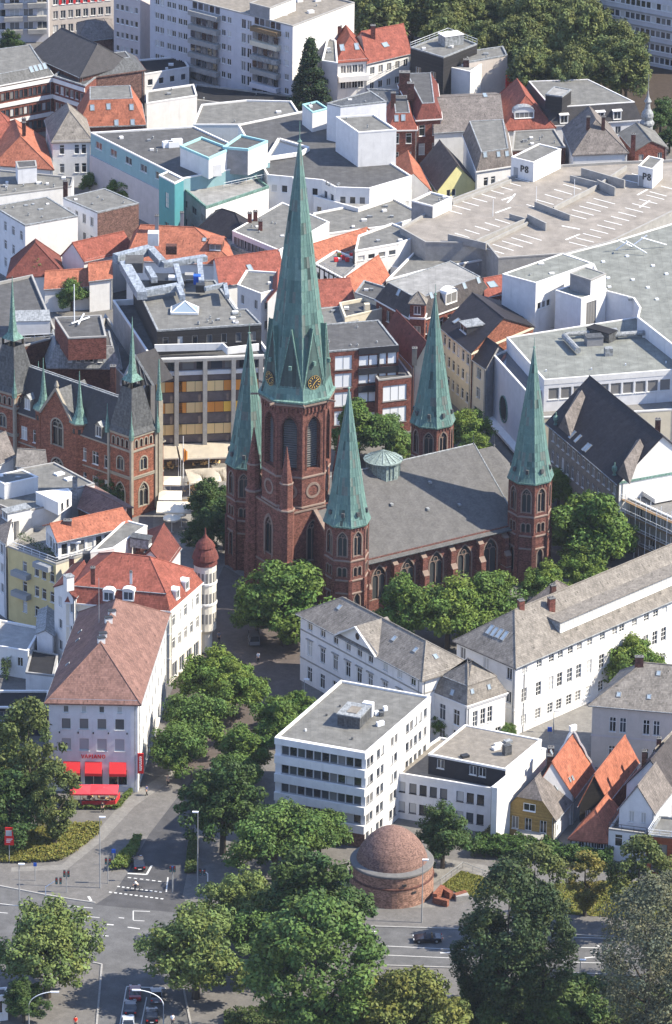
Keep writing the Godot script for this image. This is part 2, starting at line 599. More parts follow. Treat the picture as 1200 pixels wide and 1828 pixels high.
# small things strewn over a flat roof: vents and hatches
func roof_bits(b: Dictionary, n: int, seed_: int, mat := "white") -> void:
	org = b.org
	var r := RandomNumberGenerator.new()
	r.seed = seed_
	var pts: Array = b.pts
	for i in n:
		var u := r.randf_range(0.12, 0.88)
		var v := r.randf_range(0.12, 0.88)
		var p: Vector3 = pts[0].lerp(pts[1], u).lerp(pts[3].lerp(pts[2], u), v)
		p.y = b.h - 0.4
		var st := mb()
		if r.randf() < 0.5:
			bxa(st, p + Vector3(0, 0.25, 0), Vector3(r.randf_range(0.5, 1.1), 0.5, r.randf_range(0.5, 0.9)), r.randf() * 0.3)
			obj("roof_hatch", st, mat if r.randf() < 0.6 else "zinc", b.root)
		else:
			tube(st, p, p + Vector3(0, r.randf_range(0.4, 0.9), 0), 0.13, 0.13, 7)
			tube(st, p + Vector3(0, 0.5, 0), p + Vector3(0, 0.62, 0), 0.22, 0.1, 7)
			obj("vent_pipe", st, "zinc", b.root)
func railing(root: Node, pts: Array, y: float, ht := 1.0, mat := "frame_white", closed := false, step := 1.6) -> void:
	var st := mb()
	var m := pts.size() if closed else pts.size() - 1
	for i in m:
		var a := Vector3(pts[i].x, y, pts[i].z)
		var b := Vector3(pts[(i + 1) % pts.size()].x, y, pts[(i + 1) % pts.size()].z)
		var up := Vector3(0, ht, 0)
		bar(st, a + up, b + up, 0.06, 0.06)
		bar(st, a + up * 0.5, b + up * 0.5, 0.04, 0.04)
		var n := maxi(1, int((b - a).length() / step))
		for k in n + 1: bxa(st, a.lerp(b, float(k) / n) + up * 0.5, Vector3(0.05, ht, 0.05))
	obj("railing", st, mat, root)
# ---------- textures (material grain only) ----------
func noise_bytes(size: int, freq: float, oct: int, seed_: int) -> PackedByteArray:
	var n := FastNoiseLite.new()
	n.seed = seed_
	n.frequency = freq
	n.fractal_octaves = oct
	n.noise_type = FastNoiseLite.TYPE_SIMPLEX_SMOOTH
	var im := n.get_seamless_image(size, size)
	im.convert(Image.FORMAT_L8)
	return im.get_data()
func hash2(a: int, b: int) -> float:
	var h := (a * 374761393 + b * 668265263) & 0x7fffffff
	h = ((h ^ (h >> 13)) * 1274126177) & 0x7fffffff
	return float((h ^ (h >> 16)) & 1023) / 1023.0
func make_tex(key: String, size: int, bytes: PackedByteArray) -> void:
	var im := Image.create_from_data(size, size, false, Image.FORMAT_L8, bytes)
	im.convert(Image.FORMAT_RGB8)
	T[key] = ImageTexture.create_from_image(im)
func make_bump(key: String, size: int, bytes: PackedByteArray, k: float) -> void:
	var im := Image.create_from_data(size, size, false, Image.FORMAT_L8, bytes)
	im.convert(Image.FORMAT_RGBA8)
	im.bump_map_to_normal_map(k)
	T[key] = ImageTexture.create_from_image(im)
func textures() -> void:
	var S := 512
	var fine := noise_bytes(S, 0.09, 3, 1)
	var mid := noise_bytes(S, 0.018, 4, 2)
	var big := noise_bytes(S, 0.006, 3, 3)
	for key in ["plaster", "bitumen", "asphalt", "brick", "slate", "copper", "board", "paving", "concrete"]:
		var b := PackedByteArray()
		b.resize(S * S)
		for y in S:
			for x in S:
				var i := y * S + x
				var f := fine[i] / 255.0 - 0.5
				var m := mid[i] / 255.0 - 0.5
				var g := big[i] / 255.0 - 0.5
				var v := 0.8
				match key:
					"plaster":
						var sx := mid[((y / 8) % S) * S + x] / 255.0 - 0.5
						v = 0.92 + 0.05 * f + 0.02 * m + 0.05 * g - 0.14 * maxf(0.0, sx - 0.12)
					"concrete": v = 0.84 + 0.12 * f + 0.07 * m + 0.1 * g
					"bitumen":
						v = 0.82 + 0.13 * f + 0.1 * m + 0.16 * g
						if x % 64 < 2: v -= 0.12
						if x % 64 == 3: v += 0.07
					"asphalt": v = 0.82 + 0.13 * f + 0.08 * m + 0.14 * g
					"paving":
						v = 0.8 + 0.12 * f + 0.08 * m + 0.08 * g + 0.05 * (hash2(x / 16, y / 16) - 0.5)
						if x % 16 < 1 or y % 16 < 1: v -= 0.03
					"brick":
						var row := y / 11
						var bx_ := (x + (row % 2) * 17) / 34
						v = 0.74 + 0.3 * (hash2(bx_, row) - 0.5) + 0.1 * f + 0.16 * m + 0.14 * g
						if y % 11 < 2 or (x + (row % 2) * 17) % 34 < 2: v += 0.07
					"slate":
						var row := y / 12
						var c := (x + (row % 2) * 9) / 18
						v = 0.82 + 0.08 * (hash2(c, row) - 0.5) + 0.05 * f + 0.05 * m + 0.1 * g
						if y % 12 < 2: v -= 0.16
					"copper":
						v = 0.76 + 0.14 * (hash2(x / 32, y / 85) - 0.5) + 0.12 * f + 0.3 * m
						if x % 32 < 3: v += 0.12
						if y % 85 < 2: v -= 0.1
					"board":
						v = 0.8 + 0.16 * (hash2(1, y / 16) - 0.5) + 0.1 * f + 0.14 * m
						if y % 16 < 2: v -= 0.25
				b[i] = int(clampf(v, 0, 1) * 255)
		make_tex(key, S, b)
	# clay pantiles: 1024 px for 10.24 m
	var Z := 1024
	var tb := PackedByteArray()
	tb.resize(Z * Z)
	var hb := PackedByteArray()
	hb.resize(Z * Z)
	for y in Z:
		var row := y / 32
		var yy := (y % 32) / 32.0
		for x in Z:
			var i := y * Z + x
			var j := (y % 512) * 512 + (x % 512)
			var k := (y / 2) * 512 + x / 2
			var c := x / 21
			var xx := (x % 21) / 21.0
			var v := 0.83 + 0.16 * (hash2(c, row) - 0.5) + 0.06 * (fine[j] / 255.0 - 0.5) + 0.16 * (big[k] / 255.0 - 0.5) + 0.12 * (mid[k] / 255.0 - 0.5)
			if hash2(c + 77, row + 31) > 0.99: v -= 0.18
			if y % 32 < 4: v -= 0.1
			tb[i] = int(clampf(v, 0, 1) * 255)
			hb[i] = int(clampf(0.35 + 0.3 * sin(xx * TAU) + 0.3 * yy, 0, 1) * 255)
	make_tex("tile", Z, tb)
	make_bump("tile_n", Z, hb, 3.0)
	var sb := PackedByteArray()
	sb.resize(S * S)
	for y in S:
		for x in S:
			var v := 0.45 + 0.3 * ((y % 12) / 12.0) + 0.3 * (fine[y * S + x] / 255.0 - 0.5)
			sb[y * S + x] = int(clampf(v, 0, 1) * 255)
	make_bump("slate_n", S, sb, 4.0)
	var gb := PackedByteArray()
	gb.resize(S * S)
	for i in S * S: gb[i] = int(clampf(0.5 + 0.5 * (fine[i] / 255.0 - 0.5) + 0.6 * (mid[i] / 255.0 - 0.5), 0, 1) * 255)
	make_bump("rough_n", S, gb, 3.0)
func lin(r: float, g: float, b: float) -> Color: return Color(r, g, b).linear_to_srgb()
func mat(key: String, c: Color, rough := 0.9, tex := "", size := 5.12, nrm := "", nk := 0.6) -> StandardMaterial3D:
	var m := StandardMaterial3D.new()
	m.albedo_color = c
	m.roughness = rough
	m.metallic_specular = 0.3
	if tex:
		m.albedo_texture = T[tex]
		m.uv1_scale = Vector3(1.0 / size, 1.0 / size, 1)
		m.texture_filter = BaseMaterial3D.TEXTURE_FILTER_LINEAR_WITH_MIPMAPS_ANISOTROPIC
	if nrm:
		m.normal_enabled = true
		m.normal_texture = T[nrm]
		m.normal_scale = nk
	M[key] = m
	return m
func materials() -> void:
	# walls (linear reflectances)
	mat("white", lin(0.78, 0.77, 0.75), 0.9, "plaster", 9.0)
	mat("white_paint", lin(0.76, 0.76, 0.77), 0.85, "plaster", 7.0)
	mat("cream", lin(0.66, 0.60, 0.47), 0.9, "plaster", 8.0)
	mat("ivory", lin(0.76, 0.71, 0.61), 0.9, "plaster", 8.0)
	mat("yellow_plaster", lin(0.66, 0.54, 0.27), 0.9, "plaster", 8.0)
	mat("pale_yellow", lin(0.68, 0.64, 0.32), 0.9, "plaster", 8.0)
	mat("beige", lin(0.58, 0.52, 0.47), 0.9, "plaster", 8.0)
	mat("pink_grey", lin(0.56, 0.51, 0.51), 0.9, "plaster", 8.0)
	mat("lavender", lin(0.58, 0.58, 0.62), 0.9, "plaster", 9.0)
	mat("grey_wall", lin(0.33, 0.33, 0.34), 0.9, "concrete", 9.0)
	mat("stone", lin(0.30, 0.27, 0.23), 0.9, "concrete", 6.0)
	mat("concrete", lin(0.42, 0.41, 0.39), 0.9, "concrete", 9.0)
	mat("concrete_dark", lin(0.2, 0.195, 0.19), 0.9, "concrete", 6.0)
	mat("charcoal", lin(0.035, 0.036, 0.045), 0.7, "concrete", 6.0)
	mat("dark_cladding", lin(0.05, 0.048, 0.05), 0.7, "board", 5.0)
	mat("teal_wall", lin(0.26, 0.42, 0.45), 0.6, "plaster", 8.0)
	mat("teal_dark", lin(0.08, 0.27, 0.30), 0.5, "plaster", 8.0)
	mat("aqua_band", lin(0.36, 0.62, 0.64), 0.6, "plaster", 8.0)
	mat("brick", lin(0.28, 0.105, 0.08), 0.9, "brick", 4.2)
	mat("brick_church", lin(0.25, 0.108, 0.085), 0.9, "brick", 4.2)
	mat("brick_orange", lin(0.36, 0.14, 0.088), 0.9, "brick", 4.2)
	mat("brick_dark", lin(0.16, 0.075, 0.06), 0.9, "brick", 4.2)
	mat("brick_brown", lin(0.24, 0.14, 0.115), 0.9, "brick", 4.2)
	mat("brick_dome", lin(0.31, 0.19, 0.155), 0.95, "brick", 4.0, "rough_n", 0.8)
	mat("brick_wall_dome", lin(0.47, 0.275, 0.205), 0.95, "brick", 5.0, "rough_n", 0.6)
	mat("trim_stone", lin(0.40, 0.36, 0.29), 0.85, "concrete", 6.0)
	mat("trim_church", lin(0.30, 0.225, 0.185), 0.85, "concrete", 6.0)
	mat("spandrel_brown", lin(0.2, 0.165, 0.16), 0.8, "concrete", 6.0)
	mat("copper_pale", lin(0.36, 0.45, 0.42), 0.7, "copper", 5.0)
	mat("yellow_board", lin(0.50, 0.33, 0.11), 0.8, "board", 4.6)
	mat("rust_board", lin(0.36, 0.10, 0.045), 0.7, "board", 5.0)
	mat("timber_dark", lin(0.04, 0.035, 0.03), 0.8, "board", 4.6)
	# roofs
	mat("tile_orange", lin(0.44, 0.16, 0.098), 0.85, "tile", 10.24, "tile_n", 0.3)
	mat("tile_red", lin(0.33, 0.105, 0.075), 0.85, "tile", 10.24, "tile_n", 0.3)
	mat("tile_red_dark", lin(0.19, 0.062, 0.05), 0.85, "tile", 10.24, "tile_n", 0.3)
	mat("tile_brown", lin(0.255, 0.145, 0.12), 0.85, "tile", 10.24, "tile_n", 0.3)
	mat("tile_grey", lin(0.27, 0.245, 0.215), 0.9, "tile", 10.24, "tile_n", 0.3)
	mat("tile_grey_brown", lin(0.215, 0.19, 0.175), 0.9, "tile", 10.24, "tile_n", 0.3)
	mat("tile_black", lin(0.035, 0.031, 0.036), 0.6, "tile", 10.24, "tile_n", 0.3)
	mat("tile_dark", lin(0.085, 0.075, 0.075), 0.75, "tile", 10.24, "tile_n", 0.3)
	mat("slate", lin(0.088, 0.085, 0.09), 0.8, "slate", 7.0, "slate_n", 0.7)
	mat("slate_church", lin(0.165, 0.16, 0.156), 0.85, "slate", 9.0, "slate_n", 0.7)
	mat("bitumen", lin(0.215, 0.212, 0.198), 0.9, "bitumen", 9.0)
	mat("bitumen_dark", lin(0.12, 0.119, 0.12), 0.9, "bitumen", 9.0)
	mat("bitumen_black", lin(0.03, 0.03, 0.034), 0.9, "bitumen", 9.0)
	mat("bitumen_light", lin(0.36, 0.355, 0.34), 0.9, "bitumen", 11.0)
	mat("gravel_roof", lin(0.30, 0.27, 0.23), 0.95, "asphalt", 6.0, "rough_n", 0.7)
	mat("green_roof", lin(0.27, 0.28, 0.255), 0.95, "bitumen", 13.0)
	mat("zinc", lin(0.40, 0.42, 0.43), 0.5, "copper", 6.0)
	mat("zinc_dark", lin(0.13, 0.135, 0.14), 0.55, "copper", 6.0)
	mat("copper", lin(0.21, 0.36, 0.31), 0.8, "copper", 5.0)
	var vc := mat("copper_sheet", Color.WHITE, 0.7, "concrete", 4.0)
	vc.vertex_color_use_as_albedo = true
	# joinery, glass
	mat("frame_white", lin(0.74, 0.74, 0.72), 0.6)
	mat("frame_grey", lin(0.3, 0.3, 0.3), 0.6)
	mat("frame_dark", lin(0.04, 0.04, 0.045), 0.6)
	mat("frame_teal", lin(0.1, 0.3, 0.33), 0.6)
	mat("glass", lin(0.018, 0.02, 0.024), 0.08).metallic_specular = 0.6
	mat("glass_blue", lin(0.05, 0.058, 0.07), 0.08).metallic_specular = 0.6
	mat("glass_curtain", lin(0.17, 0.165, 0.16), 0.25)
	mat("glass_sky", lin(0.25, 0.31, 0.36), 0.05).metallic_specular = 0.9
	mat("blind", lin(0.45, 0.45, 0.44), 0.6)
	mat("blind_yellow", lin(0.85, 0.52, 0.08), 0.7)
	mat("blind_sand", lin(0.75, 0.55, 0.27), 0.7)
	mat("blind_orange", lin(0.62, 0.25, 0.05), 0.7)
	mat("shutter", lin(0.34, 0.35, 0.37), 0.7)
	mat("white_blind", lin(0.74, 0.76, 0.78), 0.6)
	mat("church_glass", lin(0.045, 0.05, 0.052), 0.2)
	# small things
	mat("metal_white", lin(0.72, 0.74, 0.76), 0.45)
	mat("duct_metal", lin(0.42, 0.47, 0.53), 0.45, "copper", 8.0)
	mat("metal_grey", lin(0.26, 0.27, 0.28), 0.5)
	mat("metal_dark", lin(0.03, 0.032, 0.035), 0.5)
	mat("red_cloth", lin(0.52, 0.03, 0.035), 0.8)
	mat("red_umbrella", lin(0.62, 0.05, 0.065), 0.8)
	mat("cream_cloth", lin(0.82, 0.74, 0.6), 0.9, "plaster", 6.0)
	mat("red_sign", lin(0.55, 0.02, 0.02), 0.5)
	mat("blue_sign", lin(0.02, 0.09, 0.42), 0.5)
	mat("red_paint", lin(0.6, 0.02, 0.02), 0.5)
	mat("gold", lin(0.6, 0.4, 0.1), 0.35)
	mat("wood", lin(0.30, 0.20, 0.11), 0.8, "board", 3.0)
	mat("rubber", lin(0.015, 0.015, 0.016), 0.8)
	mat("skin", lin(0.52, 0.33, 0.24), 0.7)
	var cars := {"car_black": lin(0.006, 0.007, 0.012), "car_navy": lin(0.012, 0.016, 0.03), "car_red": lin(0.18, 0.012, 0.018), "car_silver": lin(0.42, 0.44, 0.46), "car_white": lin(0.74, 0.74, 0.74), "car_grey": lin(0.12, 0.13, 0.15)}
	for k in cars:
		var cm := mat(k, cars[k], 0.3)
		cm.clearcoat_enabled = true
		cm.clearcoat = 1.0
		cm.clearcoat_roughness = 0.08
	# ground
	mat("asphalt", lin(0.165, 0.164, 0.165), 0.92, "asphalt", 14.0)
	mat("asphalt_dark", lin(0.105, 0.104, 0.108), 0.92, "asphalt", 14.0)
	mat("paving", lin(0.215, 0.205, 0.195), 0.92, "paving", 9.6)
	mat("paving_pink_shade", lin(0.15, 0.125, 0.115), 0.92, "paving", 9.6)  # dark pinkish paving, tone lowered further to stand in for shade on the square
	mat("paving_light", lin(0.3, 0.288, 0.27), 0.92, "paving", 9.6)
	mat("parking", lin(0.355, 0.32, 0.28), 0.92, "asphalt", 16.0)
	mat("marking", lin(0.62, 0.62, 0.60), 0.8, "plaster", 3.0)
	mat("kerb", lin(0.42, 0.41, 0.39), 0.9, "concrete", 4.0)
	mat("lawn", lin(0.12, 0.13, 0.03), 1.0, "asphalt", 5.0)
	mat("soil", lin(0.08, 0.06, 0.045), 1.0, "asphalt", 5.0)
	mat("water", lin(0.01, 0.014, 0.012), 0.05)
	# foliage
	mat("bark", lin(0.09, 0.075, 0.06), 0.95, "concrete", 2.0)
	var lf := mat("leaf", Color.WHITE, 0.62)
	lf.vertex_color_use_as_albedo = true
	lf.backlight_enabled = true
	lf.backlight = lin(0.05, 0.09, 0.012)
	lf.cull_mode = BaseMaterial3D.CULL_DISABLED
# ---------- foliage ----------
# leaves on many clumps that fill a crown; crown centre at the origin
func crown(seed_: int, rx: float, ry: float, nc: int, nl: int, leaf: float, col: Color, shape := "round", cr := 0.26) -> ArrayMesh:
	var r := RandomNumberGenerator.new()
	r.seed = seed_
	var V := PackedVector3Array()
	var N := PackedVector3Array()
	var C := PackedColorArray()
	for c in nc:
		var d := Vector3(r.randfn(), r.randfn(), r.randfn()).normalized()
		var k := pow(r.randf(), 0.45)
		var p := Vector3.ZERO
		var rad := cr * rx * r.randf_range(0.7, 1.3)
		match shape:
			"cone":
				var t := r.randf()
				var rr := (1.0 - t) * rx * 0.95 * (0.6 + 0.4 * k)
				var a := r.randf() * TAU
				p = Vector3(cos(a) * rr, (t * 2.0 - 1.0) * ry, sin(a) * rr)
				rad *= 0.75 + 0.4 * (1.0 - t)
			"column":
				var t := r.randf()
				var rr := sin(PI * pow(clampf(1.0 - t, 0.02, 1), 0.75)) * rx * (0.45 + 0.55 * k)
				var a := r.randf() * TAU
				p = Vector3(cos(a) * rr, (t * 2.0 - 1.0) * ry, sin(a) * rr)
			"lobes":
				var lobe := c % 9
				var la := lobe * 2.4 + seed_
				var lr := 0.34 + 0.2 * hash2(lobe, seed_)
				var lc := Vector3(cos(la) * rx * 0.58, ry * (0.62 * hash2(lobe + 3, seed_ + 9) - 0.42), sin(la) * rx * 0.58) if lobe < 6 else Vector3((hash2(lobe, seed_ + 5) - 0.5) * rx * 0.5, ry * (0.2 + 0.35 * hash2(lobe, seed_ + 2)), (hash2(lobe + 1, seed_ + 5) - 0.5) * rx * 0.5)
				p = lc + Vector3(d.x * rx, d.y * ry, d.z * rx) * lr * k
			_:
				p = Vector3(d.x * rx, d.y * ry, d.z * rx) * k * 0.86
				if d.y < -0.35: p.y *= 0.75
		var shade := r.randf_range(0.78, 1.22)
		var hue := r.randf_range(-0.12, 0.12)
		for l in nl:
			var e := Vector3(r.randfn(), r.randfn(), r.randfn()).normalized()
			var q := p + Vector3(e.x, e.y * 0.75, e.z) * rad * pow(r.randf(), 0.35)
			var n := (e * 0.7 + Vector3(0, 0.5, 0) + Vector3(r.randfn(), r.randfn(), r.randfn()) * 0.45).normalized()
			var x := n.cross(Vector3(r.randfn(), r.randfn(), r.randfn())).normalized()
			var y := n.cross(x)
			var s := leaf * r.randf_range(0.5, 1.5)
			var g := shade * r.randf_range(0.75, 1.25)
			var cc := Color(col.r * g * (1.0 + hue), col.g * g, col.b * g * (1.0 - hue))
			var a0 := q - x * s
			var a1 := q + y * s * 0.55 + n * s * 0.15
			var a2 := q + x * s
			var a3 := q - y * s * 0.55 + n * s * 0.15
			for v in [a0, a1, a2, a0, a2, a3]:
				V.append(v); N.append(n); C.append(cc)
	var arr := []
	arr.resize(Mesh.ARRAY_MAX)
	arr[Mesh.ARRAY_VERTEX] = V
	arr[Mesh.ARRAY_NORMAL] = N
	arr[Mesh.ARRAY_COLOR] = C
	var m := ArrayMesh.new()
	m.add_surface_from_arrays(Mesh.PRIMITIVE_TRIANGLES, arr)
	return m
var tree_kinds := {}
# R crown radius, hc height of crown centre, all in metres
func tree_kind(key: String, called: String, seed_: int, R: float, ry: float, hc: float, nc: int, nl: int, leaf: float, col: Color, shape := "round", cr := 0.26) -> void:
	var o := Node3D.new()
	o.name = called
	org = Vector3.ZERO
	var st := mb()
	var r := RandomNumberGenerator.new()
	r.seed = seed_ + 5
	var tr := 0.05 * R + 0.08
	var top := Vector3(0.1, hc - ry * 0.2, 0.1)
	var fork := Vector3(0.05, maxf(1.5, hc - ry * 0.75), 0)
	tube(st, Vector3(0, -0.2, 0), fork, tr * 1.3, tr, 8, false)
	tube(st, fork, top + Vector3(0, ry * 0.7, 0), tr, 0.05, 7, false)
	for i in 7:
		var a := i * 2.4 + r.randf()
		var s := fork.lerp(top, r.randf() * 0.8)
		tube(st, s, s + Vector3(cos(a) * R * 0.62, ry * r.randf_range(0.15, 0.6), sin(a) * R * 0.62), tr * 0.5, 0.03, 6, false)
	var t := MeshInstance3D.new()
	t.name = "trunk"
	t.mesh = st.commit()
	t.material_override = M.bark
	o.add_child(t)
	var c := MeshInstance3D.new()
	c.name = "crown"
	c.mesh = crown(seed_, R, ry, nc, nl, leaf, col, shape, cr)
	c.material_override = M.leaf
	c.position = Vector3(0, hc, 0)
	o.add_child(c)
	tree_kinds[key] = {"o": o, "R": R, "hc": hc}
# a tree whose crown centre shows at the pixel
func tree(key: String, px: float, py: float, R: float, label: String, group := "", sy := 1.0, y0 := 0.0) -> Node3D:
	var k: Dictionary = tree_kinds[key]
	var s: float = R / k.R
	var p := W(px, py, k.hc * s * sy + y0)
	var c: Node3D = k.o.duplicate()
	c.name = numbered(String(k.o.name))
	add_child(c)
	c.position = Vector3(p.x, y0, p.z)
	c.rotation.y = rng.randf() * TAU
	c.scale = Vector3(s * rng.randf_range(0.9, 1.12), s * sy, s * rng.randf_range(0.9, 1.12))
	tag(c, label, "tree", group)
	return c
# ---------- church ----------
func wp(a: Vector3, b: Vector3, u: float, v: float, k: float) -> Vector3:
	var d := b - a
	d.y = 0
	d = d.normalized()
	return Vector3(a.x, v, a.z) + d * u - Vector3(-d.z, 0, d.x) * k
# pointed opening in wall a-b: fills the corners above the arch into st, adds the window; returns the opening rectangle
func arch(st: SurfaceTool, parent: Node, a: Vector3, b: Vector3, uc: float, w: float, v0: float, vs: float, pane := "church_glass", tracery := true, dep := 0.35, trim := "trim_church", round_ := false, called := "window") -> Array:
	var ht := w * (0.5 if round_ else 0.866)
	var top := vs + ht
	var arc := []
	for i in 13:
		var p: Vector2
		if round_:
			var t := PI - PI * i / 12.0
			p = Vector2(uc + cos(t) * w * 0.5, vs + sin(t) * w * 0.5)
		elif i <= 6:
			var t := PI - (PI / 3.0) * i / 6.0
			p = Vector2(uc + w * 0.5 + cos(t) * w, vs + sin(t) * w)
		else:
			var t := (PI / 3.0) * (12 - i) / 6.0
			p = Vector2(uc - w * 0.5 + cos(t) * w, vs + sin(t) * w)
		arc.append(p)
	for i in 12:
		var c := Vector2(uc - w * 0.5, top) if i < 6 else Vector2(uc + w * 0.5, top)
		var p: Vector2 = arc[i]
		var q: Vector2 = arc[i + 1]
		face(st, [wp(a, b, c.x, c.y, 0), wp(a, b, p.x, p.y, 0), wp(a, b, q.x, q.y, 0)])
		face(st, [wp(a, b, p.x, p.y, 0), wp(a, b, p.x, p.y, dep), wp(a, b, q.x, q.y, dep), wp(a, b, q.x, q.y, 0)])
	var out := [Vector2(uc - w * 0.5, v0)] + arc + [Vector2(uc + w * 0.5, v0)]
	# stone surround, 6 cm proud
	var fr := mb()
	var wd := 0.16 + 0.05 * w
	for i in out.size() - 1:
		var p: Vector2 = out[i]
		var q: Vector2 = out[i + 1]
		var cn := Vector2(uc, vs)
		var po := p + Vector2(signf(p.x - uc) if absf(p.x - uc) > 0.01 else 0.0, 0) * wd if p.y <= vs + 0.01 else p + (p - cn).normalized() * wd
		var qo := q + Vector2(signf(q.x - uc) if absf(q.x - uc) > 0.01 else 0.0, 0) * wd if q.y <= vs + 0.01 else q + (q - cn).normalized() * wd
		face(fr, [wp(a, b, po.x, po.y, -0.06), wp(a, b, p.x, p.y, -0.06), wp(a, b, q.x, q.y, -0.06), wp(a, b, qo.x, qo.y, -0.06)])
		face(fr, [wp(a, b, p.x, p.y, -0.06), wp(a, b, p.x, p.y, 0.1), wp(a, b, q.x, q.y, 0.1), wp(a, b, q.x, q.y, -0.06)])
		face(fr, [wp(a, b, po.x, po.y, 0.0), wp(a, b, po.x, po.y, -0.06), wp(a, b, qo.x, qo.y, -0.06), wp(a, b, qo.x, qo.y, 0.0)])
	if tracery:
		var x := (b - a)
		x.y = 0
		x = x.normalized()
		var bs := Basis(x, Vector3.UP, Vector3(-x.z, 0, x.x))
		var mw := 0.13
		box(fr, Transform3D(bs, wp(a, b, uc, (v0 + vs) * 0.5 + 0.1, dep - 0.12)), Vector3(mw, vs - v0 + 0.2, 0.16))
		box(fr, Transform3D(bs, wp(a, b, uc, v0 + 0.06, dep - 0.15)), Vector3(w, 0.14, 0.3))
		for s in [-1, 1]:
			var pr := Vector2(uc + s * w * 0.5, vs - 0.1)
			for i in 6:
				var t := PI * (i + 1) / 6.0
				var nx := Vector2(uc + s * w * 0.25 + s * cos(t) * w * 0.25, vs - 0.1 + sin(t) * w * 0.28)
				bar(fr, wp(a, b, pr.x, pr.y, dep - 0.1), wp(a, b, nx.x, nx.y, dep - 0.1), 0.12, 0.1)
				pr = nx
		var cr := Vector2(uc, vs + w * 0.36)
		for i in 8:
			var t0 := TAU * i / 8.0
			var t1 := TAU * (i + 1) / 8.0
			var rr := w * 0.17
			bar(fr, wp(a, b, cr.x + cos(t0) * rr, cr.y + sin(t0) * rr, dep - 0.1), wp(a, b, cr.x + cos(t1) * rr, cr.y + sin(t1) * rr, dep - 0.1), 0.1, 0.1)
	var wn := obj(called, fr, trim, parent)
	var pn := mb()
	var pts := []
	for p in out: pts.append(wp(a, b, p.x, p.y, dep))
	pts.reverse()
	face(pn, pts)
	obj("pane", pn, pane, wn)
	return [uc - w * 0.5, v0, uc + w * 0.5, top]
func oct_pts(c: Vector3, R: float) -> Array:
	var o := []
	for i in 8:
		var a := deg_to_rad(-22.5 + 45.0 * i)
		o.append(c + Vector3(sin(a) * R, 0, cos(a) * R))
	return o
# copper sheets on an eight-sided spire: every sheet a face of its own tint
func spire(c: Vector3, R: float, y0: float, y1: float, seed_: int, flare := 0.0, row := 1.5, cw := 0.62, n := 8) -> SurfaceTool:
	var st := mb()
	var r := RandomNumberGenerator.new()
	r.seed = seed_
	var nz := FastNoiseLite.new()
	nz.seed = seed_
	nz.frequency = 0.22
	var pal := [Color(0.175, 0.3, 0.27), Color(0.112, 0.21, 0.194), Color(0.29, 0.42, 0.375), Color(0.055, 0.085, 0.08), Color(0.2, 0.215, 0.195)]
	var H := y1 - y0
	var rad := func(y: float) -> float:
		var t := (y - y0) / H
		return R * (1.0 - t) * (1.0 - flare) + R * flare * exp(-t * 14.0) * (1.0 - t)
	for f in n:
		var a0 := TAU * (f - 0.5) / n
		var a1 := TAU * (f + 0.5) / n
		var d0 := Vector3(sin(a0), 0, cos(a0))
		var d1 := Vector3(sin(a1), 0, cos(a1))
		var y := y0
		var k := 0
		while y < y1 - 0.01:
			var ye := minf(y1, y + (row if y - y0 > H * 0.14 else row * 0.6))
			var rb: float = rad.call(y)
			var rt: float = rad.call(ye)
			var m := maxi(1, int(ceil((rb * (d1 - d0).length()) / cw)))
			for j in m:
				var u0 := float(j) / m
				var u1 := float(j + 1) / m
				var yo := 0.0
				var e0 := d0.lerp(d1, u0)
				var e1 := d0.lerp(d1, u1)
				var p := c + e0 * rb + Vector3(0, y, 0)
				var v := nz.get_noise_3d(f * 9.0 + u0 * 4.0, y * 0.45, u0 * 7.0) * 0.9 + r.randf_range(-0.4, 0.4)
				var col: Color = pal[1].lerp(pal[0], clampf(v + 0.5, 0, 1))
				if v > 0.55: col = pal[0].lerp(pal[2], clampf((v - 0.55) * 2.0, 0, 1))
				elif v < -0.35: col = pal[1].lerp(pal[3], clampf((-0.35 - v) * 2.4, 0, 1))
				if r.randf() < 0.12: col = col.lerp(pal[4], 0.7)
				var lift := 0.035
				var on := (e0 + e1).normalized() * lift
				var q0 := p + on
				var q1 := c + e1 * rb + Vector3(0, y, 0) + on
				var q2 := c + e1 * rt + Vector3(0, ye, 0)
				var q3 := c + e0 * rt + Vector3(0, ye, 0)
				if rt < 0.01: face(st, [q0, q1, q2], col)
				else: face(st, [q0, q1, q2, q3], col)
				# lower lip and side seam of the sheet
				face(st, [c + e0 * rb + Vector3(0, y, 0), c + e1 * rb + Vector3(0, y, 0), q1, q0], col)
				if m > 1:
					var w0 := q1 + on * 1.2
					var w1 := q2 + on * 1.0
					var sd := (e1 - e0).normalized() * 0.05
					face(st, [q1 - sd, w0, w1, q2 - sd], col)
					face(st, [w0, q1 + sd, q2 + sd, w1], col)
			y = ye
			k += 1
		# roll along the arris
		var pp: Vector3 = c + d0 * rad.call(y0) + Vector3(0, y0, 0)
		for s in 12:
			var yy := y0 + H * (s + 1) / 12.0
			var q: Vector3 = c + d0 * rad.call(yy) + Vector3(0, yy, 0)
			tube(st, pp, q, 0.06, 0.06, 5, false, pal[2].lerp(pal[0], r.randf()))
			pp = q
	return st
func finial(parent: Node, c: Vector3, y: float, h: float, r: float, mat_ := "copper") -> void:
	var st := mb()
	lathe(st, c, [[r * 0.5, y - h * 0.25], [r * 0.5, y], [r * 1.3, y + h * 0.06], [r * 0.5, y + h * 0.14], [r * 0.22, y + h * 0.16], [r * 0.16, y + h], [0, y + h + 0.05]], 8)
	obj("finial", st, mat_, parent)
func ring8(st: SurfaceTool, c: Vector3, R: float, y: float, h: float, out: float) -> void:
	lathe(st, c, [[R - 0.05, y], [R + out, y], [R + out, y + h * 0.6], [R, y + h]], 8, deg_to_rad(22.5))
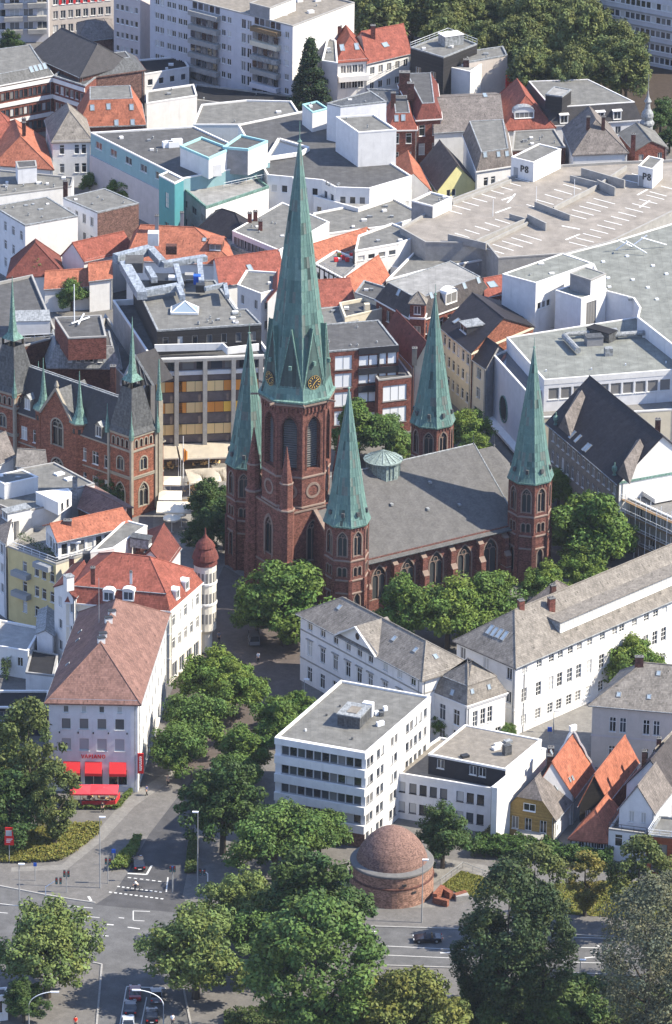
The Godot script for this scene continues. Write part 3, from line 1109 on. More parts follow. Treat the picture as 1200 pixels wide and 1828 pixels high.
func turret(root: Node, c: Vector3, seed_: int) -> void:
	var R := 3.62
	var st := mb()
	var tw := MeshInstance3D.new()
	tw.name = "turret"
	root.add_child(tw, true)
	var v := oct_pts(c, R)
	for i in 8:
		var a: Vector3 = v[i]
		var b: Vector3 = v[(i + 1) % 8]
		var L := (b - a).length()
		var ops := []
		ops.append(arch(st, tw, a, b, L * 0.5, 1.45, 13.2, 16.3, "church_glass", true))
		for s in [-0.42, 0.42]: ops.append(arch(st, tw, a, b, L * 0.5 + s, 0.6, 9.7, 11.0, "church_glass", false, 0.3, "trim_church", true))
		if i % 2 == 0: ops.append(arch(st, tw, a, b, L * 0.5, 1.1, 2.2, 5.6, "church_glass", false))
		wall(st, a, b, 0, 18.6, ops, 0.35)
	# clasping corner strips
	for i in 8:
		var d: Vector3 = (v[i] - c).normalized()
		bxa(st, v[i] + Vector3(0, 4.6, 0) - d * 0.1, Vector3(0.62, 9.2, 0.75), atan2(d.x, d.z))
		tube(st, v[i] - d * 0.06 + Vector3(0, 9.2, 0), v[i] - d * 0.06 + Vector3(0, 18.3, 0), 0.17, 0.17, 6, false)
	# corbel table
	for i in 8:
		for k in 5:
			var p: Vector3 = v[i].lerp(v[(i + 1) % 8], (k + 0.5) / 5.0)
			bxa(st, p + Vector3(0, 18.1, 0), Vector3(0.28, 0.5, 0.28), atan2(p.x - c.x, p.z - c.z))
	if M.brick_church.normal_enabled: st.generate_tangents()
	tw.mesh = st.commit()
	tw.material_override = M.brick_church
	for y in [6.6, 8.9, 12.4]:
		var tr := mb()
		ring8(tr, c, R, y, 0.3, 0.14)
		obj("string_course", tr, "trim_church", tw)
	var gt := mb()
	lathe(gt, c, [[R - 0.2, 18.3], [R + 0.35, 18.45], [R + 0.42, 18.75], [R - 0.3, 18.9]], 8, deg_to_rad(22.5))
	obj("gutter", gt, "copper", tw)
	obj("spire", spire(c, 3.95, 18.72, 42.0, seed_, 0.12, 1.5, 0.6), "copper_sheet", tw)
	finial(tw, c, 41.6, 1.9, 0.22)
	for i in 8:
		var a := deg_to_rad(45.0 * i)
		var d := Vector3(sin(a), 0, cos(a))
		var h := mb()
		bxa(h, c + d * 3.05 + Vector3(0, 20.6, 0), Vector3(0.5, 0.7, 0.9), a)
		obj("spire_hatch", h, "zinc_dark", tw)
func church() -> void:
	var root := thing("brick_church", "red brick church with slate hall roof and five green copper spires", "church", Vector3(9.05, 0, 25.5))
	root.rotation_degrees.y = 33
	org = Vector3.ZERO
	# --- nave ---
	var hw := 13.7
	var x0 := -18.0
	var x1 := 16.6
	var ev := 10.0
	var rg := 19.6
	var st := mb()
	var a := Vector3(x0, 0, hw)
	var b := Vector3(x1, 0, hw)
	var ops := []
	var bay := [-11.0, -5.3, 0.4, 6.1, 11.3]
	for x in bay: ops.append(arch(st, root, a, b, x - x0, 2.6, 1.6 if x > 10 else 2.2, 6.0))
	wall(st, a, b, 0, ev, ops, 0.35)
	wall(st, Vector3(x1, 0, -hw), Vector3(x0, 0, -hw), 0, ev, [])
	for e in [[Vector3(x0, 0, -hw), Vector3(x0, 0, hw)], [Vector3(x1, 0, hw), Vector3(x1, 0, -hw)]]:
		wall(st, e[0], e[1], 0, ev, [])
		face(st, [e[0] + Vector3(0, ev, 0), e[1] + Vector3(0, ev, 0), Vector3(e[0].x, rg, 0)])
	# corbel frieze under the eaves
	for k in 60:
		var x := -14.0 + k * 0.5
		if x > 15.0: break
		bxa(st, Vector3(x, ev - 0.55, hw + 0.1), Vector3(0.24, 0.6, 0.24))
	bxa(st, Vector3(0.5, ev - 0.12, hw + 0.12), Vector3(29.5, 0.3, 0.28))
	obj("nave_wall", st, "brick_church", root)
	for x in [-13.9, -8.2, -2.5, 3.2, 8.9, 14.0]:
		var bs := mb()
		bxa(bs, Vector3(x, 2.6, hw + 0.85), Vector3(0.95, 5.2, 1.7))
		bxa(bs, Vector3(x, 6.5, hw + 0.5), Vector3(0.85, 3.4, 1.0))
		var bo := obj("buttress", bs, "brick_church", root)
		for q in [[5.2, 1.72, 0.98, 1.0], [8.2, 1.02, 0.88, 0.0]]:
			var cp := mb()
			var y: float = q[0]
			var zo: float = hw + q[1]
			var zi: float = hw + q[3]
			var w: float = q[2] * 0.5 + 0.05
			face(cp, [Vector3(x - w, y, zo), Vector3(x + w, y, zo), Vector3(x + w, y + 0.75, zi), Vector3(x - w, y + 0.75, zi)])
			face(cp, [Vector3(x + w, y, zo), Vector3(x + w, y, zi), Vector3(x + w, y + 0.75, zi)])
			face(cp, [Vector3(x - w, y, zi), Vector3(x - w, y, zo), Vector3(x - w, y + 0.75, zi)])
			obj("buttress_cap", cp, "trim_church", bo)
		var bd := mb()
		bxa(bd, Vector3(x, 3.2, hw + 0.86), Vector3(1.05, 0.16, 1.8))
		obj("buttress_band", bd, "trim_church", bo)
	# roof
	var rf := mb()
	var ov := 0.75
	var sl := (rg - ev) / hw
	for s in [1, -1]:
		var e0 := Vector3(x0 + 0.3, ev - ov * sl, s * (hw + ov))
		var e1 := Vector3(x1 + 0.35, ev - ov * sl, s * (hw + ov))
		var r0 := Vector3(x0 + 0.3, rg, 0)
		var r1 := Vector3(x1 + 0.35, rg, 0)
		var q := [e0, e1, r1, r0] if s == 1 else [e1, e0, r0, r1]
		face(rf, q)
		var dn := Vector3(0, -0.3, 0)
		face(rf, [e0 + dn, e1 + dn, e1, e0] if s == 1 else [e1 + dn, e0 + dn, e0, e1])
		face(rf, [q[1] + dn, q[0] + dn, q[3] + dn, q[2] + dn])
		face(rf, [e1 + dn, r1 + dn, r1, e1])
	var ro := obj("nave_roof", rf, "slate_church", root)
	var rc := mb()
	tube(rc, Vector3(x0, rg + 0.02, 0), Vector3(x1 + 0.35, rg + 0.02, 0), 0.14, 0.14, 6)
	tube(rc, Vector3(x1 + 0.35, rg, 0), Vector3(x1 + 0.35, ev, hw), 0.12, 0.12, 6)
	obj("ridge_cap", rc, "zinc", ro)
	var gu := mb()
	tube(gu, Vector3(x0 + 3, ev - ov * sl - 0.05, hw + ov + 0.08), Vector3(x1 - 1.5, ev - ov * sl - 0.05, hw + ov + 0.08), 0.16, 0.16, 7)
	bar(gu, Vector3(x0 + 3, ev - 0.1, hw + 0.2), Vector3(x1 - 1.5, ev - 0.1, hw + 0.2), 0.05, 0.35)
	obj("gutter", gu, "zinc_dark", ro)
	for q in [[-9.0, 4.0], [-4.0, 6.5], [2.0, 8.5], [8.0, 9.0], [-10.5, 8.2], [5.0, 4.5]]:
		var hb := mb()
		var z: float = q[1]
		bxa(hb, Vector3(q[0], rg - z * sl + 0.2, z), Vector3(0.5, 0.35, 0.6))
		obj("roof_hatch", hb, "zinc", ro)
	# west gable coping
	var wc := mb()
	for s in [1, -1]:
		bar(wc, Vector3(x0, ev + 0.2, s * hw), Vector3(x0, rg + 0.25, 0), 0.7, 0.35)
	obj("gable_coping", wc, "trim_church", root)
	# --- choir ---
	var cw := mb()
	var cp2 := [Vector3(x1, 0, 7.2), Vector3(x1 + 5.5, 0, 7.2), Vector3(x1 + 9.2, 0, 3.4), Vector3(x1 + 9.2, 0, -3.4), Vector3(x1 + 5.5, 0, -7.2), Vector3(x1, 0, -7.2)]
	for i in 5:
		var p: Vector3 = cp2[i]
		var q: Vector3 = cp2[i + 1]
		var L := (q - p).length()
		var oo := [arch(cw, root, p, q, L * 0.5, 1.8, 2.5, 7.5)]
		wall(cw, p, q, 0, 11.5, oo, 0.35)
	obj("choir_wall", cw, "brick_church", root)
	var cf := mb()
	var rr := Vector3(x1 + 4.5, 18.4, 0)
	var rl := Vector3(x1, 18.4, 0)
	for i in 5:
		var p: Vector3 = cp2[i] + Vector3(0, 11.3, 0)
		var q: Vector3 = cp2[i + 1] + Vector3(0, 11.3, 0)
		var m := Vector3(x1 + 3.5, 11.3, 0)
		p = m + (p - m) * 1.07
		q = m + (q - m) * 1.07
		if i == 0: p.x = x1; face(cf, [p, q, rr, rl])
		elif i == 4: q.x = x1; face(cf, [p, q, rl, rr])
		else: face(cf, [p, q, rr])
	var co := obj("choir_roof", cf, "slate_church", root)
	finial(co, Vector3(x1 + 4.5, 0, 0), 18.4, 1.9, 0.18, "zinc_dark")
	finial(co, Vector3(x1 + 0.2, 0, 0), 19.6, 1.9, 0.18, "zinc_dark")
	# --- lantern on the ridge ---
	var lc := Vector3(-1.5, 0, 0)
	var ls := mb()
	lathe(ls, lc, [[2.95, 16.5], [2.95, 20.6]], 8, deg_to_rad(22.5))
	for i in 24:
		var t := TAU * (i + 0.5) / 24.0
		bxa(ls, lc + Vector3(sin(t) * 2.85, 19.2, cos(t) * 2.85), Vector3(0.1, 2.6, 0.14), t)
	var lo := obj("lantern", ls, "copper_pale", root)
	var lr := mb()
	lathe(lr, lc, [[2.9, 20.5], [3.3, 20.5], [3.35, 20.75], [3.1, 20.85], [0, 22.3]], 16, deg_to_rad(11.25))
	for i in 16:
		var t := TAU * i / 16.0 + deg_to_rad(11.25)
		bar(lr, lc + Vector3(sin(t) * 3.1, 20.9, cos(t) * 3.1), lc + Vector3(0, 22.35, 0), 0.07, 0.07)
	obj("lantern_roof", lr, "copper_pale", lo)
	# --- four corner turrets ---
	var k := 11
	for c in [Vector3(-18.3, 0, 14.9), Vector3(18.3, 0, 14.9), Vector3(18.3, 0, -14.7), Vector3(-18.8, 0, -15.0)]:
		turret(root, c, k)
		k += 7
	main_tower(root, Vector3(-18.4, 0, -0.65))
func main_tower(root: Node, c: Vector3) -> void:
	var tw := MeshInstance3D.new()
	tw.name = "main_tower"
	root.add_child(tw, true)
	var st := mb()
	var hs := 5.3
	# square base
	var q := [c + Vector3(-hs, 0, hs), c + Vector3(hs, 0, hs), c + Vector3(hs, 0, -hs), c + Vector3(-hs, 0, -hs)]
	for i in 4:
		var a: Vector3 = q[i]
		var b: Vector3 = q[(i + 1) % 4]
		var ops := [arch(st, tw, a, b, hs, 2.0, 7.5, 13.0, "church_glass", true)]
		if i == 3: ops = [arch(st, tw, a, b, hs, 2.4, 8.0, 13.0), arch(st, tw, a, b, hs, 3.0, 0.2, 3.6, "timber_dark", false, 0.6)]
		wall(st, a, b, 0, 17.2, ops, 0.35)
	slab(st, flat2(q), 17.2)
	# octagon belfry
	var R := 5.72
	var v := oct_pts(c, R)
	for i in 8:
		var a: Vector3 = v[i]
		var b: Vector3 = v[(i + 1) % 8]
		var L := (b - a).length()
		var o := arch(st, tw, a, b, L * 0.5, 2.55, 24.0, 31.2, "metal_dark", false, 1.2, "brick_dark")
		wall(st, a, b, 17.2, 35.6, [o], 1.2)
		# louvre blades
		var lv := mb()
		var d := (b - a).normalized()
		var n := Vector3(-d.z, 0, d.x)
		var y := 24.3
		while y < 32.4:
			var w := 2.4 if y < 31.2 else 2.4 * sqrt(maxf(0.05, 1.0 - pow((y - 31.2) / 2.0, 2)))
			var bs := Basis(d, Vector3.UP, n).rotated(d, 0.65)
			box(lv, Transform3D(bs, wp(a, b, L * 0.5, y, 0.95)), Vector3(w, 0.03, 0.32))
			y += 0.4
		obj("louvre", lv, "concrete_dark", tw)
		# roundel
		var rd := mb()
		for s in 24:
			var t0 := TAU * s / 24.0
			var t1 := TAU * (s + 1) / 24.0
			var f := func(t: float, r: float, k: float) -> Vector3: return wp(a, b, L * 0.5 + cos(t) * r, 20.2 + sin(t) * r, k)
			face(rd, [f.call(t0, 1.0, -0.1), f.call(t0, 1.4, -0.1), f.call(t1, 1.4, -0.1), f.call(t1, 1.0, -0.1)])
			face(rd, [f.call(t0, 1.4, -0.1), f.call(t0, 1.42, 0), f.call(t1, 1.42, 0), f.call(t1, 1.4, -0.1)])
			face(rd, [f.call(t0, 1.0, 0.0), f.call(t0, 1.0, -0.1), f.call(t1, 1.0, -0.1), f.call(t1, 1.0, 0.0)])
		obj("roundel", rd, "trim_church", tw)
		# corner colonettes and corbels
		var cd: Vector3 = (a - c).normalized()
		tube(st, a + Vector3(0, 23, 0) - cd * 0.1, a + Vector3(0, 35, 0) - cd * 0.1, 0.26, 0.26, 7, false)
		for k2 in 6:
			var p := a.lerp(b, (k2 + 0.5) / 6.0)
			bxa(st, p + Vector3(0, 34.6, 0) + n * 0.1, Vector3(0.34, 0.9, 0.42), atan2(n.x, n.z))
		bxa(st, (a + b) * 0.5 + Vector3(0, 35.3, 0) + n * 0.12, Vector3(L, 0.5, 0.45), atan2(n.x, n.z))
	# corner shafts with brick pinnacles
	for s in [[-1, 1], [1, 1], [1, -1], [-1, -1]]:
		var tr := mb()
		var p := c + Vector3(s[0] * 5.1, 0, s[1] * 5.1)
		lathe(st, p, [[1.5, 0], [1.5, 8.6], [1.35, 8.9], [1.35, 18.0], [1.1, 18.3], [1.1, 22.5], [1.02, 22.7], [0.08, 28.8], [0, 29.0]], 8, deg_to_rad(22.5))
		ring8(tr, p, 1.35, 17.7, 0.35, 0.16)
		ring8(tr, p, 1.08, 22.4, 0.3, 0.12)
		obj("pinnacle_band", tr, "trim_church", tw).set_meta("kind", "stuff")
	for y in [17.3, 22.6]:
		var t2 := mb()
		ring8(t2, c, R, y, 0.35, 0.14)
		obj("string_course", t2, "trim_church", tw)
	for y in [6.2, 16.9]:
		var t3 := mb()
		for i in 4: bar(t3, q[i] + Vector3(0, y, 0), q[(i + 1) % 4] + Vector3(0, y, 0), 0.3, 0.3)
		obj("string_course", t3, "trim_church", tw)
	var t4 := mb()
	ring8(t4, c, R + 0.25, 35.5, 0.5, 0.42)
	obj("cornice", t4, "trim_church", tw)
	if M.brick_church.normal_enabled: st.generate_tangents()
	tw.mesh = st.commit()
	tw.material_override = M.brick_church
	var gt := mb()
	lathe(gt, c, [[R - 0.3, 35.9], [R + 0.75, 36.0], [R + 0.85, 36.35], [R - 0.2, 36.6]], 8, deg_to_rad(22.5))
	obj("gutter", gt, "copper", tw)
	obj("spire", spire(c, 6.1, 36.3, 80.2, 3, 0.07, 1.9, 0.66), "copper_sheet", tw)
	finial(tw, c, 79.2, 3.6, 0.34)
	# gargoyles
	for i in 8:
		var gg := mb()
		var a := deg_to_rad(-22.5 + 45.0 * i)
		var d := Vector3(sin(a), 0, cos(a))
		bar(gg, c + d * (R + 0.2) + Vector3(0, 35.9, 0), c + d * (R + 2.0) + Vector3(0, 36.0, 0), 0.22, 0.28)
		obj("gargoyle", gg, "trim_church", tw)
	# gablets on the eight faces
	for i in 8:
		var ang := deg_to_rad(45.0 * i)
		var d := Vector3(sin(ang), 0, cos(ang))
		var sd := Vector3(cos(ang), 0, -sin(ang))
		var g := mb()
		var r := RandomNumberGenerator.new()
		r.seed = 60 + i
		var b0 := c + d * 5.25 - sd * 2.3 + Vector3(0, 36.7, 0)
		var b1 := c + d * 5.25 + sd * 2.3 + Vector3(0, 36.7, 0)
		var ap := c + d * 4.75 + Vector3(0, 48.4, 0)
		var nn := 7
		for k in nn:
			var u0 := float(k) / nn
			var u1 := float(k + 1) / nn
			var t0 := 1.0 - absf(u0 * 2 - 1)
			var t1 := 1.0 - absf(u1 * 2 - 1)
			var e0 := b0.lerp(b1, u0)
			var e1 := b0.lerp(b1, u1)
			var h0 := (b0.lerp(ap, u0 * 2) if u0 <= 0.5 else ap.lerp(b1, u0 * 2 - 1))
			var h1 := (b0.lerp(ap, u1 * 2) if u1 <= 0.5 else ap.lerp(b1, u1 * 2 - 1))
			var col := Color(0.055, 0.075, 0.075).lerp(Color(0.1, 0.16, 0.145), r.randf())
			if u0 < 0.5 and u1 > 0.5: face(g, [e0, e1, h1, ap, h0], col)
			else: face(g, [e0, e1, h1, h0] if t0 > 0.01 and t1 > 0.01 else ([e0, e1, h1] if t0 <= 0.01 else [e0, e1, h0]), col)
		var bk := -d * 3.0
		face(g, [b1, b1 + bk, ap + bk, ap], Color(0.12, 0.22, 0.19))
		face(g, [b0 + bk, b0, ap, ap + bk], Color(0.12, 0.22, 0.19))
		obj("gablet", g, "copper_sheet", tw)
		var ed := mb()
		bar(ed, b0, ap + Vector3(0, 0.1, 0), 0.16, 0.2)
		bar(ed, b1, ap + Vector3(0, 0.1, 0), 0.16, 0.2)
		if i % 2 == 1:
			bxa(ed, c + d * 5.3 + Vector3(0, 42.0, 0), Vector3(0.5, 0.7, 0.5), ang)
		else: bxa(ed, c + d * 5.25 + Vector3(0, 42.6, 0), Vector3(0.45, 0.7, 0.5), ang)
		obj("gablet_edge", ed, "copper", tw)
		if i % 2 == 0:
			var bs := Basis(sd, Vector3.UP, d)
			var cc := c + d * 5.32 + Vector3(0, 39.3, 0)
			var cl := mb()
			var rim := []
			for s in 24: rim.append(cc + bs * Vector3(cos(TAU * s / 24) * 1.2, sin(TAU * s / 24) * 1.2, 0))
			var back := []
			for p in rim: back.append(p - d * 0.4)
			face(cl, rim)
			for s in 24: face(cl, [back[s], back[(s + 1) % 24], rim[(s + 1) % 24], rim[s]])
			obj("clock_face", cl, "metal_dark", tw)
			var gh := mb()
			for s in 24:
				var t0 := TAU * s / 24
				var t1 := TAU * (s + 1) / 24
				face(gh, [cc + bs * Vector3(cos(t0) * 1.18, sin(t0) * 1.18, 0.03), cc + bs * Vector3(cos(t0) * 1.22, sin(t0) * 1.22, 0.03), cc + bs * Vector3(cos(t1) * 1.22, sin(t1) * 1.22, 0.03), cc + bs * Vector3(cos(t1) * 1.18, sin(t1) * 1.18, 0.03)])
			for s in 12:
				var t := TAU * s / 12
				box(gh, Transform3D(bs * Basis(Vector3.BACK, t), cc + bs * Vector3(-sin(t) * 0.86, cos(t) * 0.86, 0.04)), Vector3(0.09, 0.34, 0.04))
			# hands near ten past one
			for hnd in [[0.95, 1.0, 0.08], [3.75, 0.62, 0.11]]:
				var t: float = -hnd[0]
				box(gh, Transform3D(bs * Basis(Vector3.BACK, t), cc + bs * (Basis(Vector3.BACK, t) * Vector3(0, hnd[1] * 0.4, 0.08))), Vector3(hnd[2], hnd[1], 0.04))
			obj("clock_hands", gh, "gold", tw)
const EXPO := 2.25
const SKYE := 1.25
func gpoly(called: String, px: Array, y: float, mat_: String) -> MeshInstance3D:
	org = Vector3.ZERO
	var st := mb()
	var p := PackedVector2Array()
	for a in px: p.append(xz(W(a[0], a[1], y)))
	slab(st, p, y)
	return structure(called, st, mat_)
func ground() -> void:
	org = Vector3.ZERO
	var st := mb()
	slab(st, PackedVector2Array([Vector2(-1500, 700), Vector2(1500, 700), Vector2(1500, -1800), Vector2(-1500, -1800)]), 0)
	structure("ground", st, "paving")
	gpoly("road", [[-60, 1576], [0, 1583], [83, 1599], [123, 1606], [200, 1617], [330, 1627], [420, 1636], [655, 1655], [830, 1660], [1000, 1669], [1260, 1683], [1260, 1748], [1000, 1735], [870, 1729], [660, 1722], [330, 1718], [180, 1720], [90, 1702], [-60, 1686]], 0.006, "asphalt")
	gpoly("south_street", [[182, 1700], [170, 1850], [345, 1850], [318, 1708]], 0.011, "asphalt")
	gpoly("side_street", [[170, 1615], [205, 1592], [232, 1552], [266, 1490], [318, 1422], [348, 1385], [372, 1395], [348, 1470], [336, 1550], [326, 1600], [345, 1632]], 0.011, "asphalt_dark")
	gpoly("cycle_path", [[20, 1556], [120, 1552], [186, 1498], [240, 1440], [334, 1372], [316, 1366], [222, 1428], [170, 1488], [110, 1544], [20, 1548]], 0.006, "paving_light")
	gpoly("church_square", [[300, 1250], [345, 1130], [400, 1010], [530, 1090], [540, 1240], [470, 1290], [440, 1330], [340, 1390]], 0.006, "paving_pink_shade")
	gpoly("market_square", [[270, 990], [280, 826], [480, 815], [480, 900], [400, 960], [380, 1010], [330, 1100]], 0.008, "paving_light")
	gpoly("school_yard", [[905, 1320], [1060, 1250], [1070, 1340], [960, 1340]], 0.006, "paving_light")
	gpoly("tower_path", [[600, 1560], [626, 1530], [690, 1520], [780, 1530], [870, 1545], [900, 1580], [880, 1585], [826, 1560], [786, 1590], [776, 1620], [620, 1622]], 0.006, "paving_light")
	gpoly("water", [[820, 1836], [860, 1806], [1060, 1812], [1100, 1836]], 0.012, "water")
	gpoly("park_ground", [[620, 230], [630, -40], [1250, -40], [1250, 250], [1160, 250], [1000, 130], [760, 60]], 0.006, "soil")
	kerb([[-60, 1575], [0, 1582], [83, 1598], [123, 1605], [170, 1612]])
	kerb([[345, 1631], [420, 1635], [655, 1654], [830, 1659], [1000, 1668], [1260, 1682]])
	kerb([[1260, 1749], [1000, 1736], [870, 1730], [660, 1723], [330, 1719], [320, 1726], [345, 1850]])
	kerb([[-60, 1687], [90, 1703], [182, 1722], [171, 1850]])
func text(parent: Node, s: String, at: Vector3, basis_: Basis, size: float, mat_: String, called := "lettering", bold := true) -> void:
	var tm := TextMesh.new()
	var f := SystemFont.new()
	f.font_names = PackedStringArray(["Droid Sans"])
	if bold: f.font_weight = 700
	tm.font = f
	tm.text = s
	tm.font_size = 64
	tm.pixel_size = size / 64.0
	tm.depth = 0.06
	var o := MeshInstance3D.new()
	o.name = called
	o.mesh = tm
	o.material_override = M[mat_]
	o.transform = Transform3D(basis_, at - org)
	parent.add_child(o, true)
func wbasis(a: Vector3, b: Vector3) -> Basis:
	var d := b - a
	d.y = 0
	d = d.normalized()
	return Basis(d, Vector3.UP, Vector3(-d.z, 0, d.x))
# point on wall a-b at fraction u, height y, k metres in front
func onw(a: Vector3, b: Vector3, u: float, y: float, k := 0.0) -> Vector3:
	var p := a.lerp(b, u)
	return Vector3(p.x, y, p.z) + wbasis(a, b).z * k
# projecting ledge along a wall
func ledge(b: Dictionary, i: int, y: float, h: float, out: float, mat_: String, called := "spandrel", u0 := 0.0, u1 := 1.0) -> void:
	org = b.org
	var p: Vector3 = b.pts[i]
	var q: Vector3 = b.pts[(i + 1) % b.pts.size()]
	var st := mb()
	var L := Vector2(q.x - p.x, q.z - p.z).length()
	box(st, Transform3D(wbasis(p, q), onw(p, q, (u0 + u1) * 0.5, y + h * 0.5, out * 0.5)), Vector3(L * (u1 - u0), h, out))
	obj(called, st, mat_, b.root)
func front_buildings() -> void:
	# restaurant with brown hip roof
	var b := bld({"n": "restaurant_building", "l": "white corner building with brown hipped tile roof and red awnings", "c": "building", "p": [[87, 1247], [246, 1250], [297, 1093], [146, 1090]], "h": 15.6, "wall": "white_paint", "wm": {1: "white"},
		"roof": {"t": "hip", "m": "tile_brown", "rise": 6.0, "ax": 1, "i0": 8.0, "i1": 9.0, "over": 0.6},
		"f": {0: [{"xs": [0.194, 0.395, 0.596, 0.797], "w": 0.85, "h": 1.15, "y": [13.3], "s": "plain"}, {"xs": [0.194, 0.395, 0.596, 0.797], "w": 1.5, "h": 1.85, "y": [10.5], "s": "plain"}, {"xs": [0.194, 0.395, 0.596, 0.797], "w": 1.6, "h": 2.1, "y": [6.9], "s": "plain", "pm": "shutter"}, {"xs": [0.255, 0.5, 0.775], "w": 2.9, "h": 2.7, "y": [1.1], "s": "two"}],
			1: [{"n": 9, "w": 1.3, "h": 1.8, "y": [10.5, 6.9], "m0": 2.5}, {"n": 9, "w": 0.85, "h": 1.1, "y": [14.0], "m0": 2.5}, {"n": 6, "w": 2.6, "h": 2.6, "y": [0.9], "m0": 4.0}]}})
	var a0: Vector3 = b.pts[0]
	var a1: Vector3 = b.pts[1]
	text(b.root, "VAPIANO", onw(a0, a1, 0.5, 6.0, 0.12), wbasis(a0, a1), 0.85, "red_sign", "sign_lettering")
	for k in 3:
		var u: float = [0.255, 0.5, 0.775][k]
		var st := mb()
		var p := onw(a0, a1, u, 5.1, 0.05)
		var bs := wbasis(a0, a1)
		var q := [p - bs.x * 1.3, p + bs.x * 1.3, p + bs.x * 1.3 + bs.z * 1.1 - bs.y * 1.5, p - bs.x * 1.3 + bs.z * 1.1 - bs.y * 1.5]
		face(st, [q[3], q[2], q[1], q[0]])
		face(st, [q[3] - bs.y * 0.45, q[2] - bs.y * 0.45, q[2], q[3]])
		face(st, [q[2] - bs.y * 0.45, q[1] - bs.y * 1.9, q[1], q[2]])
		face(st, [q[0] - bs.y * 1.9, q[3] - bs.y * 0.45, q[3], q[0]])
		obj("awning", st, "red_cloth", b.root)
	for u in [0.12, 0.33, 0.5, 0.67, 0.88]:
		var st := mb()
		bxa(st, onw(a0, a1, u, 10.0, 0.12), Vector3(0.2, 0.2, 0.3))
		obj("wall_lamp", st, "metal_dark", b.root)
	var c0 := mb()
	box(c0, Transform3D(wbasis(a0, a1), onw(a0, a1, 1.0, 5.0, 0.1) + wbasis(a0, a1).x * 0.45), Vector3(0.9, 3.4, 0.2))
	obj("blade_sign", c0, "red_sign", b.root)
	text(b.root, "VAPIANO", onw(a0, a1, 1.0, 5.0, 0.24) + wbasis(a0, a1).x * 0.42, wbasis(a0, a1) * Basis(Vector3.BACK, PI / 2), 0.55, "frame_white")
	for q in [[200, 1100, 20.9], [184, 1140, 20.9], [181, 1148, 21.2], [194, 1112, 21.2]]: rbox(b, q[0], q[1], q[2], Vector3(1.1, 1.0, 0.7), "white", 0.3, "chimney", "metal_dark")
	skylight(b, 1, 143, 1128, 0.5, 0.7)
	skylight(b, 1, 121, 1186, 0.5, 0.7)
	skylight(b, 1, 139, 1143, 0.5, 0.7)
	# mast
	org = b.org
	var mp := W(177, 1116, 19.5)
	var ms := mb()
	tube(ms, mp - Vector3(0, 1, 0), mp + Vector3(0, 8.0, 0), 0.07, 0.04, 6)
	obj("antenna_mast", ms, "metal_grey", b.root)
	# corner house with red mansard
	b = bld({"n": "corner_house", "l": "cream white corner house with red mansard roof and round turret", "c": "building", "p": [[118, 1074], [303, 1090], [360, 1040], [160, 1008]], "h": 13.0, "wall": "ivory",
		"roof": {"t": "mans", "m": "tile_red", "low": 2.6, "ins": 1.1, "rise": 3.6, "ax": 0, "i0": 5.0, "i1": 5.0, "over": 0.15, "em": "white"},
		"f": {1: [{"n": 5, "w": 1.2, "h": 2.0, "y": [9.6, 5.6], "m0": 1.6, "s": "cross"}, {"n": 4, "w": 2.0, "h": 2.6, "y": [0.6], "m0": 2.0}], 0: {"n": 6, "w": 1.2, "h": 2.0, "y": [9.6, 5.6]}}, "bands": [4.3, 8.6]})
	dormer(b, 0, 194, 1074, 1.9, 1.7, "white", "frame_white", "arch")
	dormer(b, 0, 229, 1073, 1.9, 1.7, "white", "frame_white", "arch")
	dormer(b, 1, 318, 1070, 1.5, 1.7, "white", "frame_white", "arch")
	dormer(b, 1, 335, 1054, 1.5, 1.7, "white", "frame_white", "arch")
	chimney(b, 166, 1030, 18.0, "brick")
	chimney(b, 234, 1030, 18.4, "white", Vector3(0.4, 0.8, 0.4))
	# round corner turret of that house
	org = b.org
	var tp := W(366, 1160, 0.0)
	var ts := mb()
	lathe(ts, tp, [[1.2, 0.0], [1.2, 3.2], [1.85, 4.0], [1.85, 15.4]], 18)
	var to := obj("corner_turret", ts, "ivory", b.root)
	for j in 3:
		for i in 9:
			var t := -0.9 + i * 0.36
			var ws := mb()
			bxa(ws, tp + Vector3(sin(t) * 1.86, 6.2 + j * 3.6, cos(t) * 1.86), Vector3(0.34, 1.7, 0.06), t)
			obj("turret_window", ws, "glass_curtain", to)
	ts = mb()
	lathe(ts, tp, [[1.9, 8.4], [2.0, 8.5], [2.0, 8.8], [1.86, 8.9]], 18)
	lathe(ts, tp, [[1.9, 12.0], [2.0, 12.1], [2.0, 12.4], [1.86, 12.5]], 18)
	obj("turret_band", ts, "white", to).set_meta("kind", "stuff")
	ts = mb()
	lathe(ts, tp, [[1.7, 15.3], [2.0, 15.4], [1.85, 16.2], [2.2, 16.4], [1.95, 17.3], [1.45, 18.3], [1.65, 18.45], [1.2, 19.2], [0.5, 19.9], [0.14, 20.5], [0.08, 21.6], [0, 21.7]], 18)
	obj("turret_roof", ts, "tile_red_dark", to)
	# white stub left of it
	b = bld({"n": "narrow_white_house", "l": "narrow white plastered house beside the red mansard roof", "c": "building", "p": [[97, 1046], [133, 1068], [168, 1028]], "h": 14.2, "wall": "white", "roof": {"t": "gable", "m": "tile_red_dark", "rise": 1.6, "ax": 1, "over": 0.2},
		"f": {0: {"xs": [0.3, 0.85], "w": 1.0, "h": 1.7, "y": [11.3, 7.3, 3.6]}}})
	rbox(b, 123, 1052, 15.0, Vector3(1.3, 2.4, 1.3), "white", 0.5, "chimney", "zinc")
